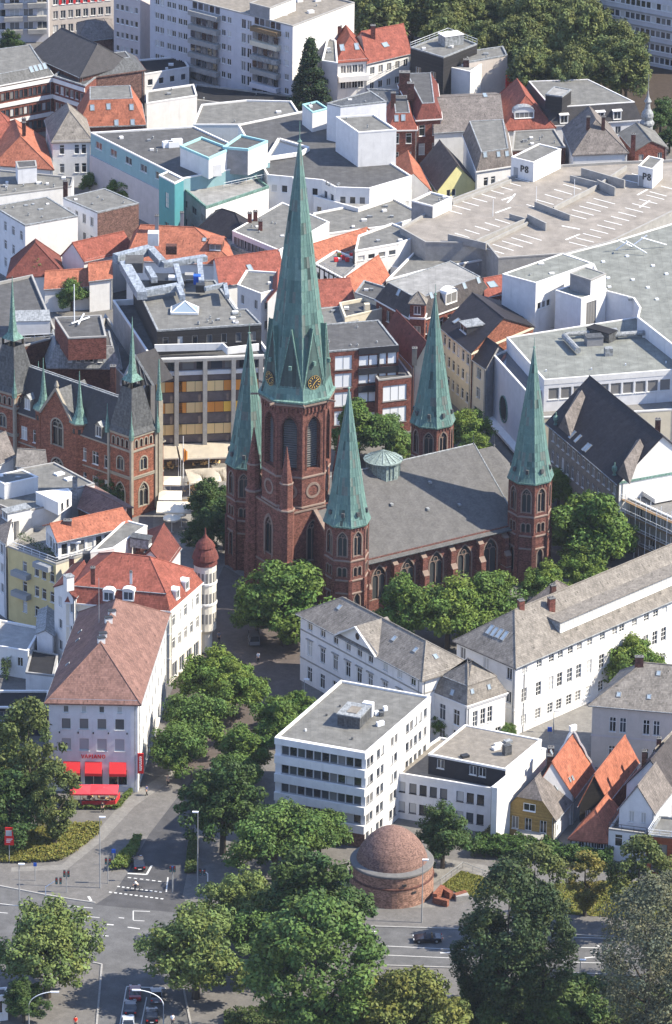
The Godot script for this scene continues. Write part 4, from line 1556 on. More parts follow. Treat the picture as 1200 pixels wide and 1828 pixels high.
	# school
	b = bld({"n": "old_school", "l": "long white two-winged school with grey hipped roof and pediment", "c": "building", "p": [[537, 1092], [755, 1208], [836, 1182]], "h": 12.0, "wall": "white_paint", "wm": {1: "white"}, "cor": "white",
		"roof": {"t": "hip", "m": "tile_grey", "rise": 3.1, "ax": 0, "i0": 5.0, "i1": 5.0, "over": 0.6},
		"f": {0: [{"xs": [0.08, 0.187, 0.293, 0.397, 0.49, 0.58, 0.7, 0.817, 0.924], "w": 1.25, "h": [1.6, 2.5, 2.5], "y": [9.6, 5.1, 0.6], "s": "cross"}], 1: {"n": 2, "w": 1.2, "h": 2.2, "y": [5.1, 0.8]}}, "bands": [4.0, 8.9], "bandm": "concrete"})
	pediment(b, 0, 0.315, 0.655, 3.0, "white", "tile_grey")
	for q in [[606, 1084], [704, 1140], [742, 1160], [778, 1172]]: skylight(b, 0 if q[0] < 770 else 3, q[0], q[1], 0.7, 0.9)
	for i in 9:
		var u: float = [0.08, 0.187, 0.293, 0.397, 0.49, 0.58, 0.7, 0.817, 0.924][i]
		var st := mb()
		box(st, Transform3D(wbasis(b.pts[0], b.pts[1]), onw(b.pts[0], b.pts[1], u, 7.95, 0.14)), Vector3(1.7, 0.18, 0.28))
		obj("window_hood", st, "concrete", b.root)
	# polygonal annex
	b = bld({"n": "school_pavilion", "l": "small white pavilion with grey mansard roof between the two white schools", "c": "building", "p": [[772, 1234], [834, 1259], [903, 1236], [841, 1211]], "h": 8.6, "wall": "white", "cor": "white",
		"roof": {"t": "mans", "m": "tile_grey", "low": 3.0, "ins": 1.2, "rise": 2.6, "ax": 0, "i0": 3.0, "i1": 3.0, "over": 0.25, "em": "white"},
		"f": {0: {"n": 2, "w": 1.3, "h": 2.7, "y": [4.4, 0.8], "m0": 2.2, "s": "cross"}, 1: [{"xs": [0.22, 0.42, 0.6], "w": 1.0, "h": 2.7, "y": [4.4], "s": "six"}, {"n": 3, "w": 1.1, "h": 2.2, "y": [0.8], "s": "cross"}]}})
	skylight(b, 0, 808, 1236, 0.7, 0.9)
	skylight(b, 1, 843, 1234, 0.6, 0.8)
	skylight(b, 1, 873, 1226, 0.6, 0.8)
	# long white school
	b = bld({"n": "long_white_school", "l": "long bright white three-storey building with grey tile roof and dormer band", "c": "building", "p": [[816, 1140], [921, 1186], [1300, 1023]], "h": 12.4, "wall": "white", "cor": "white",
		"roof": {"t": "hip", "m": "tile_grey", "rise": 5.2, "ax": 1, "i0": 6.5, "i1": 6.0, "over": 0.5},
		"f": {1: {"xs": [0.042, 0.108, 0.164, 0.205, 0.251, 0.293, 0.341, 0.4, 0.458, 0.491, 0.551, 0.608, 0.652, 0.694], "w": 1.25, "h": [1.6, 2.4, 1.8], "y": [10.1, 5.2, 1.2], "s": "six"}, 0: {"n": 3, "w": 1.2, "h": 2.0, "y": [9.3, 5.3]}}, "bands": [4.2]})
	dormer(b, 0, 1146, 1068, 40.0, 1.9, "zinc", "tile_grey", "flat", "bay34", "blind")
	for q in [[875, 1124], [883, 1128], [892, 1131], [901, 1135]]: skylight(b, 2, q[0], q[1], 0.75, 1.7)
	chimney(b, 930, 1088, 17.2, "brick", Vector3(0.9, 1.6, 0.9), 0.4)
	chimney(b, 984, 1087, 16.2, "brick", Vector3(1.0, 1.9, 1.0), 0.4)
	chimney(b, 987, 1059, 17.2, "brick_dark", Vector3(0.8, 1.4, 0.8), 0.4)
	b = bld({"n": "school_rear_wing", "l": "grey hipped roof wing behind the long white school", "c": "building", "p": [[921, 1092], [1000, 1110], [1062, 1072]], "h": 12.2, "wall": "white", "roof": {"t": "hip", "m": "tile_grey_brown", "rise": 4.4, "ax": 1, "i0": 5.0, "i1": 5.0, "over": 0.4}})
	# beige villa
	b = bld({"n": "beige_villa", "l": "beige plastered two-storey villa with grey hipped tile roof", "c": "building", "p": [[1058, 1254], [1240, 1270], [1290, 1212]], "h": 11.0, "wall": "beige", "cor": "pink_grey",
		"roof": {"t": "hip", "m": "tile_grey", "rise": 4.6, "ax": 0, "i0": 5.5, "i1": 5.5, "over": 0.5},
		"f": {0: [{"xs": [0.205, 0.305, 0.535, 0.635, 0.86, 0.96], "w": 1.05, "h": [2.5, 1.9], "y": [6.3, 2.0], "s": "cross"}]}, "bands": [5.3], "bandm": "pink_grey"})
	chimney(b, 1141, 1186, 15.4, "brick_dark", Vector3(1.3, 1.3, 0.8))
	for q in [[1105, 1240], [1159, 1244], [1176, 1202]]: skylight(b, 0, q[0], q[1], 0.6, 0.8)
	# modern office
	b = bld({"n": "office_block", "l": "white five-storey office block with ribbon windows and flat grey roof", "c": "office building", "p": [[492, 1315], [654, 1343], [769, 1243], [609, 1214]], "h": 16.0, "wall": "white_paint", "wm": {1: "white"},
		"roof": {"t": "flat", "m": "bitumen", "par": 0.3, "pm": "white", "fascia": 1.1},
		"f": {0: [{"n": 10, "w": 1.22, "h": 1.65, "y": [13.2, 10.1, 7.0, 3.9], "m0": 1.6, "m1": 1.3, "s": "plain", "fm": "frame_grey"}], 1: [{"xs": [0.035, 0.09, 0.19, 0.25, 0.4, 0.46, 0.64, 0.7, 0.77, 0.84, 0.92], "w": 1.1, "h": 1.5, "y": [13.2, 10.1, 7.0, 3.9, 1.0], "s": "plain", "fm": "frame_grey"}], 3: [{"n": 14, "w": 1.2, "h": 1.6, "y": [13.2, 10.1, 7.0], "s": "plain"}]}})
	for y in [11.8, 8.7, 5.6, 2.5]: ledge(b, 0, y, 1.35, 0.45, "white", "spandrel", 0.0, 1.0)
	ledge(b, 0, 14.95, 1.08, 0.45, "white", "fascia")
	ledge(b, 0, 0.0, 2.4, 0.1, "brick_brown", "plinth")
	# rooftop plant of the office
	org = b.org
	var rb := wbasis(b.pts[0], b.pts[1])
	var rp := W(632, 1288, 15.7)
	var rs := mb()
	box(rs, Transform3D(rb, rp + Vector3(0, 0.9, 0)), Vector3(3.6, 1.9, 4.6))
	var ro := obj("stair_head", rs, "zinc_dark", b.root)
	rs = mb()
	box(rs, Transform3D(rb, rp + Vector3(0, 1.92, 0)), Vector3(3.9, 0.18, 4.9))
	obj("lid", rs, "zinc", ro)
	rs = mb()
	box(rs, Transform3D(rb, rp + Vector3(0, 2.05, 0.2)), Vector3(1.6, 0.12, 2.4))
	obj("rooflight", rs, "gravel_roof", ro)
	rs = mb()
	box(rs, Transform3D(rb, rp + rb.x * 1.2 - rb.z * 2.9 + Vector3(0, 1.0, 0)), Vector3(1.6, 2.4, 1.0))
	obj("vent_housing", rs, "white_paint", b.root)
	for q in [[688, 1268], [676, 1296], [682, 1294], [672, 1276], [681, 1278], [629, 1320], [583, 1278], [546, 1305], [607, 1262]]:
		rbox(b, q[0], q[1], 15.7, Vector3(0.6, 0.7, 0.6) if q[0] > 660 else Vector3(0.25, 0.4, 0.25), "metal_white" if int(q[0]) % 2 == 0 else "zinc_dark", 0.4, "roof_vent")
	# office wing
	b = bld({"n": "office_wing", "l": "low white wing of the office with a row of square windows", "c": "office building", "p": [[694, 1377], [877, 1407], [966, 1345]], "h": 7.6, "wall": "white_paint", "wm": {1: "white"},
		"roof": {"t": "flat", "m": "gravel_roof", "par": 0.25, "pm": "white", "fascia": 0.6},
		"f": {0: [{"xs": [0.13, 0.24, 0.34, 0.44, 0.54, 0.7, 0.8, 0.9], "w": 1.15, "h": 1.7, "y": [4.5, 1.2], "s": "plain", "fm": "frame_dark"}]}})
	var bw := bld({"on": b.root, "p": [[765, 1346], [903, 1373], [967, 1320]], "h": 10.7, "y0": 7.35, "wall": "charcoal", "wm": {1: "white"}, "roof": {"t": "flat", "m": "gravel_roof", "par": 0.15, "pm": "white", "fascia": 0.3},
		"f": {0: [{"xs": [0.16, 0.58, 0.7], "w": 1.2, "h": 1.5, "y": [1.3], "s": "two"}]}})
	for q in [[907, 1326, "zinc"], [905, 1347, "zinc_dark"], [890, 1332, "white"], [886, 1338, "white"], [830, 1352, "metal_dark"]]: rbox(bw, q[0], q[1], 10.5, Vector3(1.2, 0.5 if q[2] != "zinc_dark" else 1.7, 0.9), q[2], 0.5, "roof_vent")
	b = bld({"n": "white_stair_house", "l": "tall bright white blind gable wall behind the office wing", "c": "building", "p": [[878, 1405], [888, 1407], [975, 1336], [965, 1334]], "h": 9.8, "wall": "white", "roof": {"t": "flat", "m": "gravel_roof", "par": 0.2, "pm": "white"}})
	# timber house
	b = bld({"n": "timber_house", "l": "small house with yellow boarded gable and grey brown half-hipped roof", "c": "house", "p": [[901, 1444], [990, 1459], [1024, 1420]], "h": 4.3, "wall": "yellow_board", "wm": {1: "white"},
		"roof": {"t": "gable", "m": "tile_grey_brown", "rise": 4.9, "ax": 1, "over": 0.4, "half": 0.5},
		"f": {0: [{"xs": [0.22, 0.48, 0.78], "w": 1.1, "h": 2.1, "y": [1.3], "s": "two"}], 1: {"n": 2, "w": 0.9, "h": 1.2, "y": [1.2]}}})
	skylight(b, 0, 992, 1402, 0.9, 1.5)
	org = b.org
	var tl: float = (b.pts[1] - b.pts[0]).length()
	window(b.root, b.pts[0], b.pts[1], [tl * 0.38, 4.7, tl * 0.62, 5.9], "two", "frame_white", "glass", 0.0)
	chimney(b, 981, 1372, 9.0, "brick_dark", Vector3(0.9, 2.2, 0.9))
	org = b.org
	var bal := mb()
	var bp := onw(b.pts[0], b.pts[1], 0.55, 0.7, 1.4)
	box(bal, Transform3D(wbasis(b.pts[0], b.pts[1]), bp), Vector3(4.2, 1.4, 2.6))
	obj("terrace", bal, "concrete", b.root)
	# ornate gable house
	b = bld({"n": "ornate_gable_house", "l": "house with orange tile roof and curled white stepped gable", "c": "house", "p": [[944, 1428], [1024, 1419], [1060, 1371]], "h": 5.0, "wall": "white", "roof": {"t": "gable", "m": "tile_orange", "rise": 6.0, "ax": 1, "over": 0.3}})
	org = b.org
	var g0: Vector3 = b.pts[2]
	var g1: Vector3 = b.pts[3]
	var gw := (g1 - g0).length()
	var gs := mb()
	var gb := wbasis(g0, g1)
	for k in 2:
		var prev := Vector2(-0.2, 4.6)
		var sgn := 1.0 if k == 0 else -1.0
		for i in 14:
			var t := (i + 1) / 14.0
			var p2 := Vector2(gw * 0.5 * t, 4.9 + 6.9 * t + 0.35 * absf(sin(t * PI * 3.0)))
			var pu := (prev.x if k == 0 else gw - prev.x)
			var qu := (p2.x if k == 0 else gw - p2.x)
			bar(gs, onw(g0, g1, pu / gw, prev.y), onw(g0, g1, qu / gw, p2.y), 0.5, 0.28)
			prev = p2
	bxa(gs, onw(g0, g1, 0.5, 12.2), Vector3(1.2, 0.9, 0.5), 0.6)
	obj("curled_gable", gs, "white", b.root)
	gs = mb()
	face(gs, [onw(g0, g1, 0.0, 4.5, 0.12), onw(g0, g1, 1.0, 4.5, 0.12), onw(g0, g1, 0.5, 11.6, 0.12)])
	obj("gable_wall", gs, "white", b.root)
	for q in [[1017, 1392], [1022, 1389], [984, 1343]]: skylight(b, 0, q[0], q[1], 0.5, 0.7)
	chimney(b, 983, 1362, 9.5, "brick_dark", Vector3(0.9, 2.6, 0.9))
	# orange houses
	b = bld({"n": "orange_roof_house", "l": "narrow house with steep bright orange tile roof and black side wall", "c": "house", "p": [[1036, 1432], [1084, 1426], [1138, 1357], [1090, 1362]], "h": 5.6, "wall": "timber_dark", "wm": {1: "brick"}, "roof": {"t": "gable", "m": "tile_orange", "rise": 4.4, "ax": 1, "over": 0.3},
		"f": {0: {"xs": [0.3, 0.7], "w": 0.8, "h": 1.1, "y": [3.0]}}})
	b = bld({"n": "half_timbered_cottage", "l": "half-timbered cottage with low hipped red orange pantile roof", "c": "house", "p": [[1020, 1491], [1086, 1498], [1116, 1458]], "h": 2.8, "wall": "white", "roof": {"t": "hip", "m": "tile_orange", "rise": 3.6, "ax": 1, "i0": 2.4, "i1": 0.0, "over": 0.4},
		"f": {0: {"xs": [0.28, 0.62, 0.8], "w": 0.9, "h": 1.2, "y": [1.0]}}})
	org = b.org
	for u in [0.0, 0.14, 0.42, 0.5, 0.72, 0.92, 1.0]:
		var ps := mb()
		box(ps, Transform3D(wbasis(b.pts[0], b.pts[1]), onw(b.pts[0], b.pts[1], u, 1.35, 0.03)), Vector3(0.18, 2.7, 0.08))
		obj("timber_post", ps, "timber_dark", b.root)
	# grey roofed houses at the right
	b = bld({"n": "terrace_house", "l": "pale house with flat roof terrace beside the orange cottage", "c": "house", "p": [[1087, 1479], [1154, 1488], [1178, 1452]], "h": 5.2, "wall": "white_paint", "roof": {"t": "flat", "m": "bitumen_dark", "par": 0.4, "pm": "concrete"},
		"f": {0: {"xs": [0.27, 0.65], "w": 1.2, "h": 2.0, "y": [2.4], "s": "tee"}}})
	railing(b.root, [b.pts[3], b.pts[0], b.pts[1]], 5.2, 0.9, "metal_dark")
	b = bld({"n": "gabled_house", "l": "white gabled house with grey tile roof above the flat terrace", "c": "house", "p": [[1106, 1441], [1168, 1449], [1200, 1408]], "h": 8.2, "wall": "white_paint", "roof": {"t": "gable", "m": "tile_grey_brown", "rise": 4.0, "ax": 1, "over": 0.25},
		"f": {0: {"xs": [0.36, 0.7], "w": 0.8, "h": 1.8, "y": [6.0]}}})
	b = bld({"n": "gabled_house", "l": "white gabled house with dark roof and single attic window behind", "c": "house", "p": [[1119, 1397], [1201, 1407], [1240, 1362]], "h": 8.0, "wall": "white_paint", "roof": {"t": "gable", "m": "tile_dark", "rise": 4.3, "ax": 1, "over": 0.25},
		"f": {0: {"xs": [0.55], "w": 1.0, "h": 1.1, "y": [6.5]}}})
	chimney(b, 1150, 1358, 11.0, "brick_dark")
	b = bld({"n": "gabled_house", "l": "grey roofed house with small front gable near the beige villa", "c": "house", "p": [[1146, 1372], [1190, 1378], [1222, 1345]], "h": 7.5, "wall": "white_paint", "roof": {"t": "gable", "m": "tile_grey", "rise": 3.6, "ax": 1, "over": 0.25}, "f": {0: {"xs": [0.5], "w": 0.8, "h": 1.0, "y": [6.0]}}})
	chimney(b, 1176, 1335, 10.5, "brick_dark")
	b = bld({"n": "dark_gabled_house", "l": "house with dark grey roof and pale verge at the frame edge", "c": "house", "p": [[1172, 1402], [1262, 1412], [1290, 1370]], "h": 7.0, "wall": "grey_wall", "roof": {"t": "gable", "m": "zinc_dark", "rise": 3.4, "ax": 0, "over": 0.4}})
	b = bld({"n": "rust_red_house", "l": "modern house with rust red cladding and roof terrace", "c": "house", "p": [[1157, 1490], [1262, 1500], [1282, 1466]], "h": 6.4, "wall": "rust_board", "roof": {"t": "flat", "m": "bitumen", "par": 0.3, "pm": "zinc"}, "f": {0: {"xs": [0.2, 0.55], "w": 2.4, "h": 2.0, "y": [3.0, 0.4], "s": "two", "fm": "frame_dark"}}})
	railing(b.root, [b.pts[3], b.pts[0], b.pts[1]], 6.4, 0.9, "metal_white")
	dome()
	b = bld({"n": "white_kiosk", "l": "corner of a white flat-roofed kiosk at the lower left edge", "c": "kiosk", "p": [[-70, 1788], [14, 1776], [12, 1762], [-70, 1772]], "h": 4.0, "wall": "white", "roof": {"t": "flat", "m": "bitumen_dark", "par": 0.2, "pm": "white"}, "f": {0: {"n": 3, "w": 1.4, "h": 2.0, "y": [1.2]}}})
func pediment(b: Dictionary, i: int, u0: float, u1: float, ht: float, mat_: String, roofm: String) -> void:
	org = b.org
	var p: Vector3 = b.pts[i]
	var q: Vector3 = b.pts[(i + 1) % b.pts.size()]
	var h: float = b.h
	var st := mb()
	var l := onw(p, q, u0, h, 0.35)
	var r := onw(p, q, u1, h, 0.35)
	var t := onw(p, q, (u0 + u1) * 0.5, h + ht, 0.35)
	face(st, [l, r, t])
	var o := obj("pediment", st, mat_, b.root)
	var z := wbasis(p, q).z
	var rs := mb()
	var l2 := l + z * 0.5 - Vector3(0, 0.25, 0)
	var r2 := r + z * 0.5 - Vector3(0, 0.25, 0)
	var t2 := t + z * 0.5 + Vector3(0, 0.1, 0)
	var k := -z * 6.5
	face(rs, [r2, r2 + k, t2 + k, t2])
	face(rs, [l2 + k, l2, t2, t2 + k])
	obj("pediment_roof", rs, roofm, o)
	var cs := mb()
	bar(cs, l2 - Vector3(0, 0.12, 0), t2 - Vector3(0, 0.12, 0), 0.3, 0.22)
	bar(cs, r2 - Vector3(0, 0.12, 0), t2 - Vector3(0, 0.12, 0), 0.3, 0.22)
	obj("raking_cornice", cs, mat_, o)
	var ws := mb()
	var c := onw(p, q, (u0 + u1) * 0.5, h + ht * 0.4, 0.37)
	var rim := []
	for s in 16: rim.append(c + wbasis(p, q) * Vector3(cos(TAU * s / 16) * 0.5, sin(TAU * s / 16) * 0.6, 0.02))
	face(ws, rim)
	obj("round_window", ws, "glass", o)
func dome() -> void:
	var c := W(699, 1589, 0)
	var root := thing("powder_tower", "round red brick powder tower with a bell-shaped brick dome", "tower", c)
	var st := mb()
	lathe(st, c, [[6.25, 0.0], [6.2, 3.0]], 48)
	lathe(st, c, [[6.08, 3.05], [6.1, 4.9]], 48)
	obj("drum", st, "brick_wall_dome", root)
	st = mb()
	lathe(st, c, [[6.08, 2.95], [6.3, 2.98], [6.3, 3.1], [6.05, 3.22]], 48)
	obj("ledge", st, "brick_dark", root)
	st = mb()
	lathe(st, c, [[6.05, 4.75], [6.24, 4.85], [6.24, 5.1], [6.15, 5.2], [4.7, 5.5]], 48)
	obj("rim", st, "concrete_dark", root)
	st = mb()
	lathe(st, c, [[5.3, 5.3], [5.15, 5.9], [4.75, 6.9], [4.25, 7.7], [3.6, 8.5], [2.85, 9.2], [2.0, 9.8], [1.2, 10.2], [0.5, 10.42], [0.0, 10.5]], 48)
	obj("cupola", st, "brick_dome", root)
	for q in [[0.55, 2.3, 0.35], [0.3, 3.7, 0.3], [-0.5, 2.0, 0.3]]:
		st = mb()
		bxa(st, c + Vector3(sin(q[0]) * 6.15, q[1], cos(q[0]) * 6.15), Vector3(q[2] * 2, 0.3, 0.3), q[0])
		obj("loophole", st, "metal_dark", root)
# square tower of the town hall: steep slate frustum, open lantern, copper spire
func hall_tower(root: Node, pts: Array, h: float, rise: float, sp: float) -> void:
	var c := Vector3.ZERO
	for p in pts: c += p
	c /= pts.size()
	var st := mb()
	for i in pts.size():
		var a: Vector3 = pts[i]
		var b: Vector3 = pts[(i + 1) % pts.size()]
		var L := Vector2(b.x - a.x, b.z - a.z).length()
		var ops := []
		for k in 4: ops.append(arch(st, root, a, b, L * (0.2 + 0.2 * k), 0.55, h - 2.5, h - 1.3, "glass", false, 0.3, "trim_stone", true))
		ops.append(arch(st, root, a, b, L * 0.5, 1.5, h - 7.0, h - 5.2, "glass_blue", true, 0.3, "trim_stone", true))
		ops.append(arch(st, root, a, b, L * 0.5, 2.0, 1.5, 4.2, "glass", true, 0.3, "trim_stone"))
		wall(st, a, b, 0, h, ops, 0.3)
	obj("tower_wall", st, "brick_orange", root)
	for y in [h - 0.5, h - 3.1, h - 8.2, 7.2]:
		eave_band(root, pts, y, 0.35 if y < h - 1 else 0.5, 0.16, "trim_stone", "string_course")
	for p in pts:
		var q := mb()
		bxa(q, Vector3(p.x, h * 0.5, p.z), Vector3(0.5, h - 1.2, 0.5), 0.7)
		obj("quoin", q, "trim_stone", root)
	var prev := ring(pts, 0.35, h)
	var rs := mb()
	for t in [[-0.12, 0.12], [-0.62, 0.45], [-1.45, 1.0]]:
		var cur := ring(pts, t[0], h + rise * t[1])
		for i in 4: face(rs, [prev[i], prev[(i + 1) % 4], cur[(i + 1) % 4], cur[i]])
		prev = cur
	obj("tower_roof", rs, "zinc_dark", root)
	var ls := mb()
	for p in prev: bxa(ls, Vector3(p.x, h + rise + 0.6, p.z).lerp(Vector3(c.x, h + rise + 0.6, c.z), 0.1), Vector3(0.3, 1.3, 0.3), 0.7)
	obj("belfry_posts", ls, "timber_dark", root).set_meta("kind", "stuff")
	var ss := mb()
	var base := []
	for p in prev: base.append(Vector3(p.x, h + rise + 1.1, p.z) + (p - c).normalized() * Vector3(1, 0, 1) * 0.55)
	var l0 := base
	for t in [[0.42, 0.1], [0.26, 0.3], [0.1, 0.75], [0.02, 1.0]]:
		var cur := []
		for p in base: cur.append(Vector3(c.x, 0, c.z).lerp(Vector3(p.x, 0, p.z), t[0]) + Vector3(0, h + rise + 1.1 + sp * t[1], 0))
		for i in 4: face(ss, [l0[i], l0[(i + 1) % 4], cur[(i + 1) % 4], cur[i]])
		l0 = cur
	obj("tower_spire", ss, "copper", root)
	for p in ring(pts, 0.2, h):
		var ps := mb()
		lathe(ps, p, [[0.5, -0.6], [0.5, 0.3], [0.12, 2.6], [0.05, 4.6], [0, 4.7]], 6)
		obj("corner_pinnacle", ps, "copper", root)
func small_spire(root: Node, px: float, py_base: float, h: float, sp: float, r := 1.5) -> void:
	var p := W(px, py_base, h)
	p.y = 0
	var st := mb()
	lathe(st, p, [[r, 0], [r, h]], 8, deg_to_rad(22.5))
	var o := obj("stair_turret", st, "brick_orange", root)
	st = mb()
	ring8(st, p, r, h - 0.4, 0.4, 0.18)
	obj("turret_cornice", st, "trim_stone", o)
	st = mb()
	lathe(st, p, [[r + 0.5, h], [r * 0.72, h + 0.9], [r * 0.38, h + 2.6], [0.12, h + sp * 0.8], [0.07, h + sp], [0, h + sp + 0.1]], 8, deg_to_rad(22.5))
	obj("turret_spire", st, "copper", o)
	for k in 3:
		var a := deg_to_rad(-45.0 + 45.0 * k)
		st = mb()
		bxa(st, p + Vector3(sin(a), 0, cos(a)) * (r * 0.93) + Vector3(0, h - 1.6, 0), Vector3(0.5, 0.9, 0.12), a)
		obj("turret_window", st, "glass", o)
func town_hall() -> void:
	var e := 11.6
	var b := bld({"n": "brick_town_hall", "l": "ornate red brick town hall with dark slate roofs and green copper spires", "c": "town hall", "p": [[-30, 713], [235, 806], [292, 786]], "h": e, "wall": "brick_orange", "roof": {"t": "mans", "m": "slate", "low": 7.4, "ins": 3.4, "m2": "bitumen_dark", "em": "trim_stone"},
		"f": {0: [{"xs": [0.2, 0.28, 0.36, 0.56, 0.68, 0.76, 0.84], "w": 1.5, "h": [2.4, 2.6], "y": [6.8, 2.0], "s": "cross"}]}, "bands": [5.8], "bandm": "trim_stone"})
	var root: Node3D = b.root
	org = b.org
	hall_tower(root, [W(195, 765, 15.2), W(235, 779, 15.2), W(278, 765, 15.2), W(238, 752, 15.2)], 15.2, 8.0, 11.5)
	hall_tower(root, [W(-18, 690, 15.2), W(26, 703, 15.2), W(66, 689, 15.2), W(22, 677, 15.2)], 15.2, 8.0, 11.5)
	small_spire(root, 78, 727, 13.6, 9.2)
	small_spire(root, 142.5, 751, 13.6, 9.2)
	# middle gable
	var p: Vector3 = b.pts[0]
	var q: Vector3 = b.pts[1]
	var u0 := 0.41
	var u1 := 0.63
	var st := mb()
	var l := onw(p, q, u0, 0, 0.6)
	var r := onw(p, q, u1, 0, 0.6)
	var L := (r - l).length()
	var o1 := arch(st, root, l, r, L * 0.5, 2.6, 8.0, 11.8, "glass", true, 0.4, "trim_stone", true)
	var o2 := arch(st, root, l, r, L * 0.5, 2.6, 1.8, 4.4, "glass", true, 0.4, "trim_stone", true)
	wall(st, l, r, 0, 13.5, [o1, o2], 0.4)
	face(st, [l + Vector3(0, 13.5, 0), r + Vector3(0, 13.5, 0), (l + r) * 0.5 + Vector3(0, 18.6, 0)])
	obj("front_gable", st, "brick_orange", root)
	var bz := wbasis(p, q).z
	st = mb()
	var ap := (l + r) * 0.5 + Vector3(0, 18.6, 0)
	face(st, [r + Vector3(0, 13.4, 0), r + Vector3(0, 13.4, 0) - bz * 7, ap - bz * 7, ap])
	face(st, [l + Vector3(0, 13.4, 0) - bz * 7, l + Vector3(0, 13.4, 0), ap, ap - bz * 7])
	obj("gable_roof", st, "zinc_dark", root)
	for s in [l, r]:
		st = mb()
		bar(st, s + Vector3(0, 13.4, 0) + bz * 0.1, ap + Vector3(0, 0.3, 0) + bz * 0.1, 0.5, 0.4)
		obj("gable_coping", st, "trim_stone", root)
	st = mb()
	lathe(st, ap, [[0.35, -0.2], [0.3, 0.5], [0.45, 0.7], [0.15, 1.6], [0, 1.7]], 8)
	obj("gable_finial", st, "trim_stone", root)
	dormer(b, 0, 49, 732, 1.6, 2.2, "trim_stone", "zinc", "gable")
	dormer(b, 0, 176, 781, 1.6, 2.2, "trim_stone", "zinc", "gable")
	chimney(b, 202, 690, 18.8, "brick_dark", Vector3(1.0, 3.8, 1.0))
	# steep glazed roof behind the corner tower
	st = mb()
	var t0 := W(241, 634, 24)
	var g0 := W(216, 688, 19)
	var g1 := W(274, 688, 18)
	face(st, [g0, g1, t0])
	face(st, [g1, g1 + Vector3(3.4, 0, -3.6), t0 + Vector3(3.4, 0, -3.6), t0])
	face(st, [g0 + Vector3(3.4, 0, -3.6), g0, t0, t0 + Vector3(3.4, 0, -3.6)])
	obj("atrium_roof", st, "slate", root)
	for k in 2:
		st = mb()
		bar(st, [g0, g1][k], t0, 0.5, 0.4)
		obj("atrium_edge", st, "zinc", root)
	for k in 5:
		st = mb()
		bar(st, g0.lerp(g1, 0.2 + 0.15 * k) + Vector3(0, 0.05, 0.1), t0.lerp([g0, g1][1 if k > 1 else 0], absf(k - 2.0) * 0.2) + Vector3(0, 0.05, 0.1), 0.12, 0.12)
		obj("glazing_bar", st, "zinc", root)
	# stone pier facing the square
	var pp := W(284, 905, 0)
	st = mb()
	bxa(st, pp + Vector3(0, 10, 0), Vector3(0.9, 20, 1.1), 0.7)
	obj("stone_pier", st, "trim_stone", root)
	st = mb()
	lathe(st, pp, [[0.6, 20], [0.55, 21.0], [0.35, 22], [0.1, 27.5], [0, 27.6]], 8)
	obj("pier_pinnacle", st, "copper", root)
